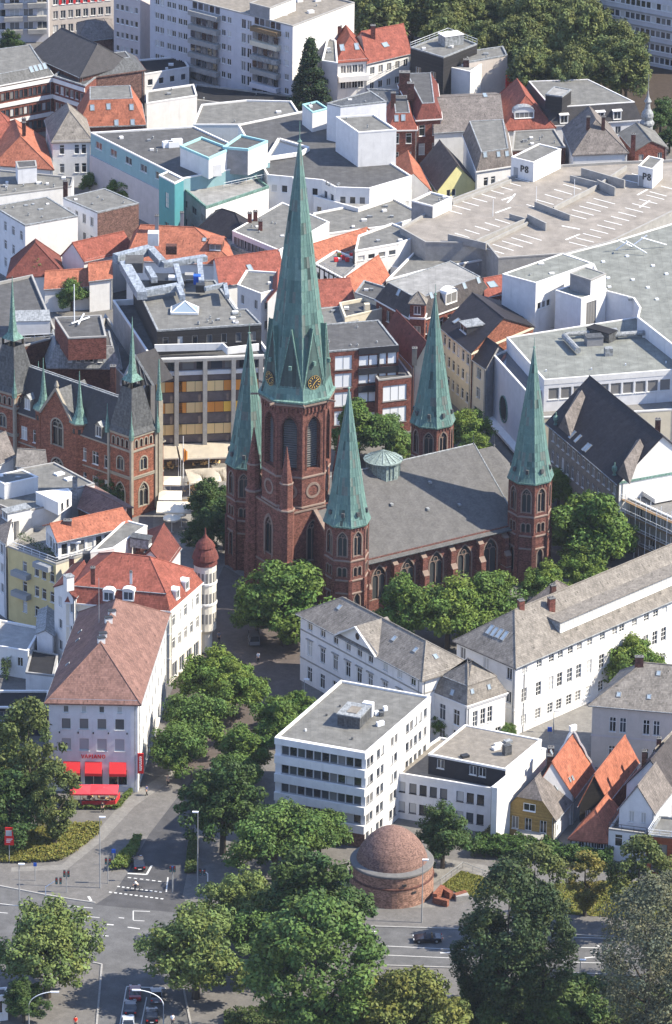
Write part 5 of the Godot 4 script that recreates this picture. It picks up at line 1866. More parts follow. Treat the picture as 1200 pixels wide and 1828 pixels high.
func mid_buildings() -> void:
	town_hall()
	# office with yellow blinds
	var b := bld({"n": "department_office", "l": "large office house with pale columns, brown spandrels and yellow blinds", "c": "office building", "p": [[272, 641], [484, 633], [408, 528]], "h": 20.3, "wall": "concrete", "wm": {0: "spandrel_brown"}, "roof": {"t": "flat", "m": "bitumen_dark", "par": 1.0, "pm": "white"}})
	org = b.org
	var a0: Vector3 = b.pts[0]
	var a1: Vector3 = b.pts[1]
	var wb := wbasis(a0, a1)
	var blinds := [["blind_sand", "blind_sand"], ["blind_yellow", "blind_orange", "blind_sand"], ["blind_sand", "glass", "blind_orange"]]
	for j in 3:
		var y: float = [5.8, 9.9, 13.9][j]
		for k in 4:
			for i in 3:
				var u: float = [0.02, 0.2, 0.44, 0.68][k] + 0.014 + i * 0.0735
				if u > 0.95: continue
				var ws := mb()
				box(ws, Transform3D(wb, onw(a0, a1, u + 0.036, y + 1.0, 0.06)), Vector3(1.62, 2.1, 0.1))
				var wn := obj("window", ws, "frame_dark", b.root)
				var ps := mb()
				box(ps, Transform3D(wb, onw(a0, a1, u + 0.036, y + 1.0, 0.1)), Vector3(1.48, 1.9, 0.1))
				obj("pane", ps, "glass" if rng.randf() < 0.08 else blinds[j][rng.randi() % blinds[j].size()], wn)
	for u in [0.0, 0.2, 0.44, 0.68, 0.91]:
		var cs := mb()
		box(cs, Transform3D(wb, onw(a0, a1, u, 11.9, 0.7)), Vector3(0.75, 17.0, 0.8))
		obj("column", cs, "concrete", b.root)
	var bs := mb()
	box(bs, Transform3D(wb, onw(a0, a1, 0.46, 20.2, 0.7)), Vector3(20.4, 0.5, 0.78))
	obj("top_beam", bs, "concrete", b.root)
	ledge(b, 0, 17.2, 0.7, 0.5, "white", "balcony_rail")
	ledge(b, 0, 3.4, 0.9, 0.25, "charcoal", "shop_fascia")
	var a2: Vector3 = onw(a0, a1, 0.06, 0, -0.9)
	for k in 8:
		var ws := mb()
		box(ws, Transform3D(wb, onw(a0, a1, 0.06 + k * 0.12, 19.0, 0.05)), Vector3(2.0, 1.6, 0.1))
		obj("window", ws, ["glass", "glass_blue", "glass_curtain"][k % 3], b.root)
	# top storey
	var t := bld({"on": b.root, "p": [[281, 590], [467, 578], [441, 551], [421, 552], [384, 500], [238, 500]], "h": 24.0, "y0": 19.4, "wall": "dark_cladding", "roof": {"t": "flat", "m": "bitumen", "par": 0.2, "pm": "zinc"},
		"f": {0: {"xs": [0.08, 0.22, 0.36, 0.5, 0.64, 0.78, 0.92], "w": 1.0, "h": 1.7, "y": [1.5], "s": "plain", "fm": "frame_grey"}}})
	roof_bits(t, 12, 5)
	var sl := mb()
	var sp := W(330, 556, 23.9)
	var c4 := []
	for q in [[-2.4, 1.6], [2.4, 1.6], [2.4, -1.6], [-2.4, -1.6]]: c4.append(sp + Vector3(q[0], 0.3, q[1]))
	for i in 4: face(sl, [c4[i], c4[(i + 1) % 4], sp + Vector3(0, 2.0, 0)])
	var so := obj("pyramid_skylight", sl, "glass_sky", t.root)
	for i in 4:
		sl = mb()
		bar(sl, c4[i], sp + Vector3(0, 2.0, 0), 0.16, 0.16)
		bar(sl, c4[i] - Vector3(0, 0.1, 0), c4[(i + 1) % 4] - Vector3(0, 0.1, 0), 0.2, 0.4)
		obj("glazing_bar", sl, "frame_white", so)
	# balcony band in front of the top storey
	var bb := mb()
	for q in [[276, 627, 398, 624], [398, 624, 406, 632], [406, 632, 462, 625]]:
		var p0 := W(q[0], q[1], 20.4)
		var p1 := W(q[2], q[3], 20.4)
		bar(bb, p0 + Vector3(0, 0.6, 0), p1 + Vector3(0, 0.6, 0), 0.3, 1.3)
	obj("balcony_parapet", bb, "white", b.root)
	# ducts on that roof
	var dr := thing("ventilation_ducts", "big pale metal ventilation ducts on the office roof", "ducts", W(290, 500, 24.0))
	for q in [[222, 472, 254, 528, 3.0, 2.4], [206, 462, 268, 446, 2.6, 2.6], [268, 446, 290, 470, 2.2, 2.2], [258, 522, 318, 512, 2.0, 2.0], [318, 512, 326, 532, 1.6, 1.8], [290, 472, 368, 460, 2.2, 1.6], [314, 474, 324, 512, 1.6, 1.5], [356, 466, 360, 505, 1.6, 1.6], [264, 480, 276, 500, 1.8, 1.8], [366, 516, 402, 508, 1.0, 1.2], [402, 508, 406, 530, 1.2, 1.2]]:
		var ds := mb()
		bar(ds, W(q[0], q[1], 25.6), W(q[2], q[3], 25.6), q[4] * 0.62, q[5] * 0.62)
		obj("duct", ds, "duct_metal", dr)
	for q in [[240, 480, 3.2, 1.9, 4.4, "bitumen_dark"], [300, 500, 6.5, 0.6, 4.0, "metal_dark"], [309, 504, 1.6, 1.2, 1.4, "white"], [352, 506, 1.3, 1.6, 1.3, "blue_sign"], [358, 520, 1.6, 1.4, 1.5, "metal_dark"], [306, 452, 2.0, 1.6, 1.6, "brick_dark"], [274, 436, 2.0, 2.4, 2.0, "white"], [340, 496, 2.0, 0.8, 1.5, "concrete"]]:
		var ds := mb()
		bxa(ds, W(q[0], q[1], 24.6) + Vector3(0, q[3] * 0.5, 0), Vector3(q[2], q[3], q[4]))
		obj("plant_box", ds, q[5], dr)
	# mast with antennas
	# zinc-faced block behind the town hall
	b = bld({"n": "zinc_mansard_block", "l": "block with pale zinc mansard front and brick plant room on top", "c": "building", "p": [[86, 655], [216, 657], [208, 618]], "h": 15.0, "wall": "brick_dark", "roof": {"t": "mans", "m": "zinc", "low": 3.6, "ins": 1.4, "m2": "bitumen_dark", "em": "zinc"}})
	for x in [125, 140, 155, 163, 179]: dormer(b, 0, x, 648, 1.1, 1.5, "zinc", "zinc", "flat", "plain")
	var t2 := bld({"on": b.root, "p": [[122, 603], [190, 600], [181, 562], [98, 566]], "h": 22.5, "y0": 18.2, "wall": "brick", "roof": {"t": "flat", "m": "bitumen_dark", "par": 0.4, "pm": "concrete"}})
	rbox(t2, 150, 609, 18.6, Vector3(4.6, 2.3, 1.2), "metal_white", 0.0, "air_unit")
	for q in [[133, 574, 137, 535], [128, 580, 160, 566], [140, 582, 150, 560]]:
		var ms := mb()
		org = t2.org
		var p0 := W(q[0], q[1], 22.3)
		if q[2] == 137: tube(ms, p0, p0 + Vector3(0, 7, 0), 0.12, 0.08, 6)
		else: bar(ms, p0 + Vector3(0, 0.3, 0), W(q[2], q[3], 22.6), 0.2, 0.2)
		obj("antenna_mast", ms, "metal_white", t2.root)
	b = bld({"n": "dark_flat_block", "l": "block with black flat roof and white rooftop machine at the left edge", "c": "building", "p": [[-40, 640], [104, 600], [58, 490], [-80, 520]], "h": 18.0, "wall": "brick_dark", "roof": {"t": "flat", "m": "bitumen_dark", "par": 0.5, "pm": "concrete"}})
	rbox(b, 55, 588, 18.0, Vector3(6.8, 2.6, 5.5), "white", 0.1, "rooftop_machine", "zinc")
	railing(b.root, [W(10, 610, 18), W(96, 604, 18)], 18.0, 1.0, "metal_white")
	# brick and glass house
	b = bld({"n": "brick_glass_house", "l": "red brick house with big white blinds and dark flat roof", "c": "building", "p": [[548, 630], [712, 617], [676, 571], [520, 584]], "h": 16.0, "wall": "brick", "roof": {"t": "flat", "m": "bitumen_dark", "par": 0.15, "pm": "zinc"},
		"f": {0: [{"xs": [0.12, 0.4], "w": 3.2, "h": 2.7, "y": [12.2, 8.8, 5.2, 1.6], "s": "two", "fm": "frame_grey", "pm": "white_blind"}, {"xs": [0.62, 0.73], "w": 1.85, "h": 2.0, "y": [12.6, 9.2, 5.6, 1.6], "s": "plain", "fm": "frame_dark", "pm": "white_blind"}, {"xs": [0.82, 0.93], "w": 1.7, "h": 2.2, "y": [12.6, 9.2], "s": "plain", "fm": "frame_dark", "pm": "white_blind"}]}})
	for y in [11.0, 14.9, 7.6]: ledge(b, 0, y, 1.2, 0.25, "charcoal", "glass_spandrel", 0.56, 1.0)
	ledge(b, 0, 4.0, 12.0, 0.22, "charcoal", "glass_bay", 0.775, 0.79)
	roof_bits(b, 5, 9)
	b = bld({"n": "brick_wing", "l": "lower red brick wing with wide white-blinded windows under dark glass", "c": "building", "p": [[676, 678], [735, 671], [712, 640]], "h": 10.6, "wall": "brick", "roof": {"t": "flat", "m": "bitumen_dark", "par": 0.2, "pm": "concrete"}, "f": {0: [{"xs": [0.5], "w": 4.6, "h": 3.0, "y": [6.2, 2.0], "s": "bay2", "fm": "frame_grey", "pm": "white_blind"}]}})
	b = bld({"n": "dark_red_gable_house", "l": "house with long dark red tile roof beside the brick and glass house", "c": "house", "p": [[686, 594], [739, 650], [782, 652]], "h": 12.0, "wall": "cream", "roof": {"t": "gable", "m": "tile_red_dark", "rise": 4.5, "ax": 0, "over": 0.3}})
	chimney(b, 740, 640, 13.6, "stone", Vector3(0.9, 2.0, 0.9))
	# victorian corner house
	b = bld({"n": "victorian_corner_house", "l": "brick corner house with dark mansard, white dormer and small turret", "c": "building", "p": [[672, 534], [743, 574], [877, 525], [806, 487]], "h": 13.2, "wall": "brick", "roof": {"t": "mans", "m": "tile_dark", "low": 3.4, "ins": 1.7, "m2": "bitumen_light", "em": "white"},
		"f": {1: [{"n": 8, "w": 1.1, "h": 2.2, "y": [10.0, 6.0, 2.0], "m0": 2.5, "s": "tee"}], 0: [{"n": 5, "w": 1.1, "h": 2.2, "y": [10.0, 6.0]}]}})
	for q in [[712, 522], [806, 522]]: skylight(b, 0 if q[0] < 740 else 1, q[0], q[1], 0.8, 1.3)
	for q in [[770, 527], [829, 510], [854, 500]]: skylight(b, 1, q[0], q[1], 0.8, 1.2)
	dormer(b, 1, 806, 542, 3.2, 2.2, "white", "white", "arch")
	org = b.org
	var bp: Vector3 = W(746, 573, 13.2)
	var qs := [bp + Vector3(-1.5, 0, 1.0), bp + Vector3(1.2, 0, 1.3), bp + Vector3(1.5, 0, -1.0), bp + Vector3(-1.2, 0, -1.4)]
	walls(b.root, qs, 0, 17.4, "brick", {0: {"xs": [0.5], "w": 1.3, "h": [1.6, 2.6, 2.4], "y": [14.9, 10.0, 5.8], "s": "two"}})
	eave_band(b.root, qs, 14.0, 0.35, 0.2, "white", "string_course")
	pitched(b.root, qs, 17.4, {"rise": 1.5, "i0": 1.3, "i1": 1.3, "m": "tile_grey", "over": 0.3, "gutter": false}, [])
	roof_bits(b, 6, 21)
	b = bld({"n": "red_mansard_stub", "l": "short red tiled roof with double skylight against the white blank wall", "c": "house", "p": [[866, 530], [898, 524], [894, 490], [862, 496]], "h": 13.6, "wall": "brick", "roof": {"t": "gable", "m": "tile_red", "rise": 1.8, "ax": 0, "over": 0.2}})
	skylight(b, 0, 879, 508, 1.6, 1.6)
	# cream townhouses with black roofs
	b = bld({"n": "cream_townhouse", "l": "cream townhouse with black tile roof and brick gable end", "c": "house", "p": [[788, 583], [842, 628], [952, 582]], "h": 13.0, "wall": "cream", "wm": {1: "brick_orange"}, "roof": {"t": "gable", "m": "tile_black", "rise": 4.1, "ax": 0, "over": 0.35}, "cor": "cream",
		"f": {0: [{"n": 6, "w": 1.1, "h": 2.0, "y": [10.0, 6.4, 2.6], "m0": 1.6, "s": "tee"}]}})
	dormer(b, 0, 827, 594, 3.2, 1.6, "frame_dark", "zinc", "flat")
	skylight(b, 0, 815, 573, 0.9, 1.3)
	b = bld({"n": "cream_townhouse", "l": "narrow pale townhouse with black roof next to the blank lavender wall", "c": "house", "p": [[844, 640], [867, 656], [910, 632]], "h": 11.6, "wall": "cream", "wm": {1: "grey_wall"}, "roof": {"t": "gable", "m": "tile_black", "rise": 3.0, "ax": 0, "over": 0.25},
		"f": {0: [{"n": 2, "w": 1.0, "h": 2.0, "y": [8.6, 4.8], "m0": 2.2, "s": "tee"}, {"n": 1, "w": 3.5, "h": 2.4, "y": [0.4]}]}})
	b = bld({"n": "small_dark_roof_annex", "l": "low annex with dark flat roof behind the black-roofed townhouse", "c": "building", "p": [[872, 566], [945, 588], [935, 545], [898, 520]], "h": 12.5, "wall": "grey_wall", "roof": {"t": "flat", "m": "bitumen_dark", "par": 0.15, "pm": "concrete"}})
	# department store
	b = bld({"n": "department_store", "l": "white department store with pale green-grey flat roof and roof pipes", "c": "store", "p": [[972, 678], [1250, 656], [1250, 648], [1137, 566], [905, 602]], "h": 15.5, "wall": "white_paint", "roof": {"t": "flat", "m": "green_roof", "par": 0.12, "pm": "white", "fascia": 1.0},
		"f": {0: [{"n": 12, "w": 2.0, "h": 2.2, "y": [11.6], "m0": 1.8, "s": "plain", "fm": "frame_white", "pm": "glass_curtain"}]}})
	org = b.org
	for q in [[1008, 600, 1032, 626, 0.6], [1010, 597, 1052, 594, 0.45], [1092, 598, 1150, 594, 0.5]]:
		var ps := mb()
		tube(ps, W(q[0], q[1], 16.3), W(q[2], q[3], 16.3), q[4], q[4], 10)
		obj("roof_pipe", ps, "zinc", b.root)
	rbox(b, 1060, 614, 15.4, Vector3(3.0, 1.6, 2.2), "grey_wall", 0.2, "plant_room", "zinc_dark")
	rbox(b, 1074, 604, 15.4, Vector3(2.4, 1.8, 5.0), "zinc_dark", 0.9, "plant_room", "bitumen_black")
	rbox(b, 1095, 601, 15.4, Vector3(1.4, 1.5, 1.4), "zinc", 0.2, "vent_housing")
	rbox(b, 1086, 634, 15.4, Vector3(1.4, 1.5, 1.2), "zinc", 0.2, "vent_housing")
	for q in [[1149, 602, 0.4, 1.0], [1034, 628, 0.4, 0.6], [975, 663, 0.2, 0.4], [1056, 660, 0.2, 0.4], [1117, 652, 0.2, 0.4], [1189, 648, 0.2, 0.4]]: rbox(b, q[0], q[1], 15.4, Vector3(q[2], q[3], q[2]), "metal_white", 0, "vent_pipe")
	b = bld({"n": "store_front_wing", "l": "lower cream terrace wing in front of the department store", "c": "store", "p": [[948, 746], [1250, 727], [1250, 706], [940, 722]], "h": 10.0, "wall": "cream", "roof": {"t": "flat", "m": "paving_light", "par": 0.6, "pm": "white"}})
	railing(b.root, [W(968, 716, 10), W(1250, 696, 10)], 10.0, 1.1, "frame_white", false, 3.0)
	b = bld({"n": "store_side_wing", "l": "side wing with blank lavender wall and round-arched emblem window", "c": "store", "p": [[881, 633], [945, 704], [974, 694], [910, 622]], "h": 13.0, "wall": "lavender", "roof": {"t": "flat", "m": "glass_blue", "par": 0.3, "pm": "white"}})
	org = b.org
	var es := mb()
	var ew := wbasis(b.pts[0], b.pts[1])
	var rim := []
	for s in 20: rim.append(onw(b.pts[0], b.pts[1], 0.33, 5.0, 0.06) + ew * Vector3(cos(TAU * s / 20) * 2.1, sin(TAU * s / 20) * 2.5, 0))
	face(es, rim)
	obj("emblem_window", es, "glass", b.root)
	es = mb()
	for s in 20: bar(es, rim[s] + ew.z * 0.05, rim[(s + 1) % 20] + ew.z * 0.05, 0.22, 0.12)
	obj("emblem_rim", es, "copper", b.root)
	ledge(b, 0, 0.8, 0.5, 1.6, "white", "canopy")
	# bank with the steep black roof
	b = bld({"n": "steep_roof_bank", "l": "stone fronted building with huge steep black roof and white gable end", "c": "building", "p": [[980, 751], [1106, 858], [1252, 832]], "h": 13.0, "wall": "stone", "wm": {1: "white"}, "roof": {"t": "gable", "m": "tile_black", "rise": 7.0, "ax": 0, "over": 0.6, "cap": "tile_black"}, "cor": "copper",
		"f": {0: [{"n": 13, "w": 1.1, "h": [1.9, 2.4, 2.2], "y": [9.8, 6.0, 2.0], "m0": 2.0, "s": "cross"}]}})
	for q in [[1022, 776], [1032, 783], [1046, 798], [1050, 800]]: skylight(b, 0, q[0], q[1], 0.7, 1.6)
	org = b.org
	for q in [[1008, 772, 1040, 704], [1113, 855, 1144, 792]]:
		# parapet gables running up the slope, sunlight on them put into paler tile
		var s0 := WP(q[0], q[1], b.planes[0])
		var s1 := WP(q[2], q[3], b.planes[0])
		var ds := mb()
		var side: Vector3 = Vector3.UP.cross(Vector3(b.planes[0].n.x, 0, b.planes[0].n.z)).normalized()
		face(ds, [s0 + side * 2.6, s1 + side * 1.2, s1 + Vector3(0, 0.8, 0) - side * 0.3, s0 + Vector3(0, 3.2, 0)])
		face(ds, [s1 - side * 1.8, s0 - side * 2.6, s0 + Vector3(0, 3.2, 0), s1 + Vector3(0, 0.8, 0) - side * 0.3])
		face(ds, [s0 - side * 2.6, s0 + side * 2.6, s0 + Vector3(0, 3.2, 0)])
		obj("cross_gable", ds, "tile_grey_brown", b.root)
	for q in [[992, 750], [1097, 840]]:
		var us := mb()
		lathe(us, W(q[0], q[1] + 8, 13.2), [[0.35, 0], [0.2, 0.4], [0.5, 1.0], [0.45, 1.5], [0.15, 1.8], [0.1, 2.3], [0, 2.4]], 10)
		obj("copper_urn", us, "copper", b.root)
	chimney(b, 1174, 772, 19.0, "brick_dark", Vector3(0.9, 2.4, 0.9))
	# house under scaffolding
	b = bld({"n": "scaffolded_house", "l": "grey house under renovation behind scaffolding beside the steep black roof", "c": "building", "p": [[1110, 882], [1222, 934], [1290, 908]], "h": 9.6, "wall": "concrete", "roof": {"t": "flat", "m": "paving_light", "par": 0.4, "pm": "white"}, "f": {0: [{"n": 5, "w": 1.2, "h": 1.9, "y": [6.6, 2.6], "s": "two"}]}})
	rbox(b, 1188, 884, 9.6, Vector3(7.0, 0.8, 4.5), "white", 0.5, "roof_sheeting")
	var sc := thing("scaffolding", "metal scaffolding with plank decks along the grey house", "scaffolding", Vector3(b.pts[0].x, 0, b.pts[0].z))
	var s0: Vector3 = b.pts[0]
	var s1: Vector3 = b.pts[1]
	for k in 7:
		var u := k / 6.0
		for d in [0.5, 1.5]:
			var ps := mb()
			tube(ps, onw(s0, s1, u, 0, d), onw(s0, s1, u, 11.0, d), 0.05, 0.05, 5)
			obj("pole", ps, "metal_white", sc)
	for y in [2.2, 4.6, 7.0, 9.4]:
		var ps := mb()
		box(ps, Transform3D(wbasis(s0, s1), onw(s0, s1, 0.5, y, 1.0)), Vector3((s1 - s0).length(), 0.07, 0.95))
		obj("plank_deck", ps, "wood", sc)
		for hh in [0.5, 1.0]:
			ps = mb()
			bar(ps, onw(s0, s1, 0, y + hh, 1.5), onw(s0, s1, 1, y + hh, 1.5), 0.05, 0.05)
			obj("guard_rail", ps, "metal_white", sc)
	# left edge houses
	b = bld({"n": "grey_roof_house", "l": "house with grey flat roof and white blind side wall below the town hall", "c": "building", "p": [[34, 914], [108, 898], [128, 874], [169, 863], [97, 825], [38, 836], [-30, 864], [-30, 890]], "h": 16.0, "wall": "white", "roof": {"t": "flat", "m": "bitumen", "par": 0.2, "pm": "concrete"}})
	for q in [[106, 847], [124, 856]]: rbox(b, q[0], q[1], 15.8, Vector3(1.6, 0.35, 1.1), "metal_white", 0.7, "skylight_dome")
	var t3 := bld({"on": b.root, "p": [[8, 864], [68, 851], [40, 838], [-20, 850]], "h": 18.6, "y0": 15.7, "wall": "white", "roof": {"t": "flat", "m": "bitumen", "par": 0.1, "pm": "white"}})
	roof_bits(t3, 3, 31)
	bld({"on": b.root, "p": [[104, 897], [128, 880], [122, 872], [64, 878]], "h": 18.0, "y0": 15.7, "wall": "white", "roof": {"t": "flat", "m": "white", "par": 0.05, "pm": "white"}, "f": {0: {"xs": [0.3, 0.7], "w": 0.8, "h": 1.3, "y": [0.4], "fm": "frame_dark"}}})
	chimney(b, 134, 880, 16.0, "zinc", Vector3(0.8, 2.6, 0.8))
	b = bld({"n": "brown_ridge_house", "l": "narrow house with brown tiled roof between grey roof and town hall", "c": "house", "p": [[140, 904], [216, 942], [236, 905], [167, 866]], "h": 14.4, "wall": "brick_dark", "roof": {"t": "gable", "m": "tile_brown", "rise": 1.8, "ax": 0, "over": 0.3}})
	b = bld({"n": "small_grey_gable_house", "l": "little house with pale grey tile roof at the town hall trees", "c": "house", "p": [[30, 830], [84, 836], [76, 806], [36, 806]], "h": 15.0, "wall": "white", "roof": {"t": "gable", "m": "tile_grey", "rise": 1.8, "ax": 0, "over": 0.3}})
	b = bld({"n": "slate_gable_house", "l": "house with grey slate roof at the left edge above the flat roofs", "c": "house", "p": [[-30, 842], [26, 812], [-6, 783], [-60, 806]], "h": 14.6, "wall": "white", "roof": {"t": "gable", "m": "tile_grey_brown", "rise": 2.8, "ax": 0, "over": 0.3}})
	b = bld({"n": "brown_roof_house", "l": "pale house with brown roof and dormer at the left edge", "c": "house", "p": [[-40, 930], [10, 968], [34, 915], [-20, 880]], "h": 13.8, "wall": "white_paint", "roof": {"t": "gable", "m": "tile_grey_brown", "rise": 2.2, "ax": 0, "over": 0.3}, "f": {0: [{"n": 3, "w": 1.1, "h": 1.7, "y": [11.2, 7.8, 4.2], "m0": 1.4}]}})
	dormer(b, 0, 9, 928, 2.0, 1.5, "white", "zinc", "flat")
	b = bld({"n": "yellow_house", "l": "pale yellow house with planted roof terrace and balconies", "c": "building", "p": [[14, 974], [100, 1006], [166, 985], [215, 960], [150, 930], [60, 940]], "h": 13.2, "wall": "yellow_plaster", "wm": {1: "cream"}, "roof": {"t": "flat", "m": "paving_light", "par": 0.7, "pm": "concrete"},
		"f": {0: [{"xs": [0.35, 0.6, 0.75, 0.92], "w": 1.0, "h": 1.9, "y": [9.6, 6.0, 2.4], "s": "tee"}]}})
	railing(b.root, [b.pts[0], b.pts[1], b.pts[2]], 13.2, 1.0, "metal_white")
	for q in [[0.32, 9.2], [0.32, 5.6], [0.78, 12.2]]:
		org = b.org
		var bs2 := mb()
		var pc := onw(b.pts[0], b.pts[1], q[0], q[1], 0.6)
		box(bs2, Transform3D(wbasis(b.pts[0], b.pts[1]), pc), Vector3(3.6, 0.9, 1.2))
		obj("balcony", bs2, "metal_grey", b.root)
	var ph := bld({"n": "orange_penthouse", "l": "rooftop penthouse with low orange tile roof and glass front", "c": "penthouse", "p": [[104, 962], [234, 933], [197, 911], [82, 936]], "h": 16.8, "y0": 13.2, "wall": "white_paint", "roof": {"t": "gable", "m": "tile_orange", "rise": 1.5, "ax": 0, "over": 0.7},
		"f": {0: [{"n": 8, "w": 1.2, "h": 2.0, "y": [0.5], "m0": 1.2, "s": "plain", "fm": "frame_white"}], 3: [{"n": 4, "w": 1.3, "h": 2.1, "y": [0.4], "m0": 1.0, "s": "plain"}]}})
	chimney(ph, 121, 938, 17.6, "brick_brown", Vector3(1.3, 0.9, 1.0))
	b = bld({"n": "white_party_wall_house", "l": "white walled house with balcony beside the orange penthouse", "c": "building", "p": [[162, 985], [204, 978], [263, 938], [224, 928]], "h": 17.0, "wall": "white", "roof": {"t": "flat", "m": "bitumen", "par": 0.15, "pm": "white"}, "f": {0: {"xs": [0.3, 0.7], "w": 1.5, "h": 2.2, "y": [13.4], "s": "plain"}}})
	b = bld({"n": "low_grey_roof_house", "l": "low house with grey flat roof, chimneys and hatch below the penthouse", "c": "building", "p": [[140, 1020], [268, 1012], [278, 988], [206, 976]], "h": 13.6, "wall": "white", "roof": {"t": "flat", "m": "bitumen", "par": 0.2, "pm": "concrete"}})
	for q in [[128, 1012], [203, 1000], [247, 990], [262, 1002]]: chimney(b, q[0], q[1], 13.4, "brick", Vector3(0.8, 1.6, 0.8))
	rbox(b, 156, 1005, 13.4, Vector3(1.5, 2.0, 1.2), "zinc_dark", 0.1, "vent_housing")
	b = bld({"n": "red_gable_house", "l": "house with deep red tile roof and grey dormer beside the turret house", "c": "house", "p": [[242, 1003], [296, 1012], [322, 976], [264, 946]], "h": 13.4, "wall": "white", "roof": {"t": "gable", "m": "tile_red_dark", "rise": 2.6, "ax": 1, "over": 0.25}})
	dormer(b, 0, 268, 975, 1.8, 1.4, "zinc", "zinc_dark", "flat")
	# courtyard buildings left of the restaurant
	b = bld({"n": "courtyard_shed", "l": "white courtyard building with flat roof left of the restaurant", "c": "building", "p": [[-20, 1150], [50, 1162], [74, 1120], [0, 1106]], "h": 5.0, "wall": "white", "roof": {"t": "flat", "m": "concrete", "par": 0.3, "pm": "white"}, "f": {0: {"n": 2, "w": 1.0, "h": 1.6, "y": [2.0]}}})
	b = bld({"n": "courtyard_shed", "l": "small white lean-to with grey roof in the courtyard", "c": "shed", "p": [[66, 1130], [96, 1134], [100, 1092], [70, 1088]], "h": 6.4, "wall": "white_paint", "roof": {"t": "gable", "m": "zinc", "rise": 0.8, "ax": 1, "over": 0.2}})
	b = bld({"n": "courtyard_shed", "l": "dark roofed low annex with white front in the courtyard", "c": "shed", "p": [[46, 1200], [96, 1206], [104, 1168], [56, 1160]], "h": 4.0, "wall": "white", "roof": {"t": "flat", "m": "bitumen_black", "par": 0.15, "pm": "concrete"}})
	b = bld({"n": "glass_canopy_building", "l": "low building with white roof band and blue glass beside the restaurant", "c": "building", "p": [[-30, 1262], [84, 1262], [88, 1232], [-30, 1232]], "h": 5.0, "wall": "charcoal", "roof": {"t": "flat", "m": "bitumen_black", "par": 0.3, "pm": "white"}, "f": {0: {"n": 5, "w": 2.0, "h": 1.6, "y": [2.6], "fm": "frame_grey", "pm": "glass_blue"}}})
	b = bld({"n": "grey_passage_house", "l": "long concrete side wing stepping down beside the office house", "c": "building", "p": [[168, 615], [252, 705], [268, 672], [188, 560]], "h": 15.0, "wall": "concrete", "roof": {"t": "flat", "m": "bitumen_dark", "par": 0.8, "pm": "concrete"}})
func fl(n: String, l: String, p: Array, h: float, wall_: String, m := "bitumen", pm := "white", f := {}, y0 := 0.0, wm := {}, par := 0.3) -> Dictionary:
	var r := bld({"n": n, "l": l, "c": "building", "p": p, "h": h, "y0": y0, "wall": wall_, "wm": wm, "roof": {"t": "flat", "m": m, "pm": pm, "par": par}, "f": f})
	var ar := (r.pts[1] - r.pts[0]).cross(r.pts[3] - r.pts[0]).length() as float
	roof_bits(r, clampi(int(ar / 40.0), 2, 9), int(absf(p[0][0]) * 7 + absf(p[0][1])))
	return r
func gb(n: String, l: String, p: Array, h: float, wall_: String, m: String, rise: float, ax: int, i0 := 0.0, i1 := 0.0, f := {}, wm := {}) -> Dictionary:
	return bld({"n": n, "l": l, "c": "house", "p": p, "h": h, "wall": wall_, "wm": wm, "roof": {"t": "hip", "m": m, "rise": rise, "ax": ax, "i0": i0, "i1": i1, "over": 0.3}, "f": f})
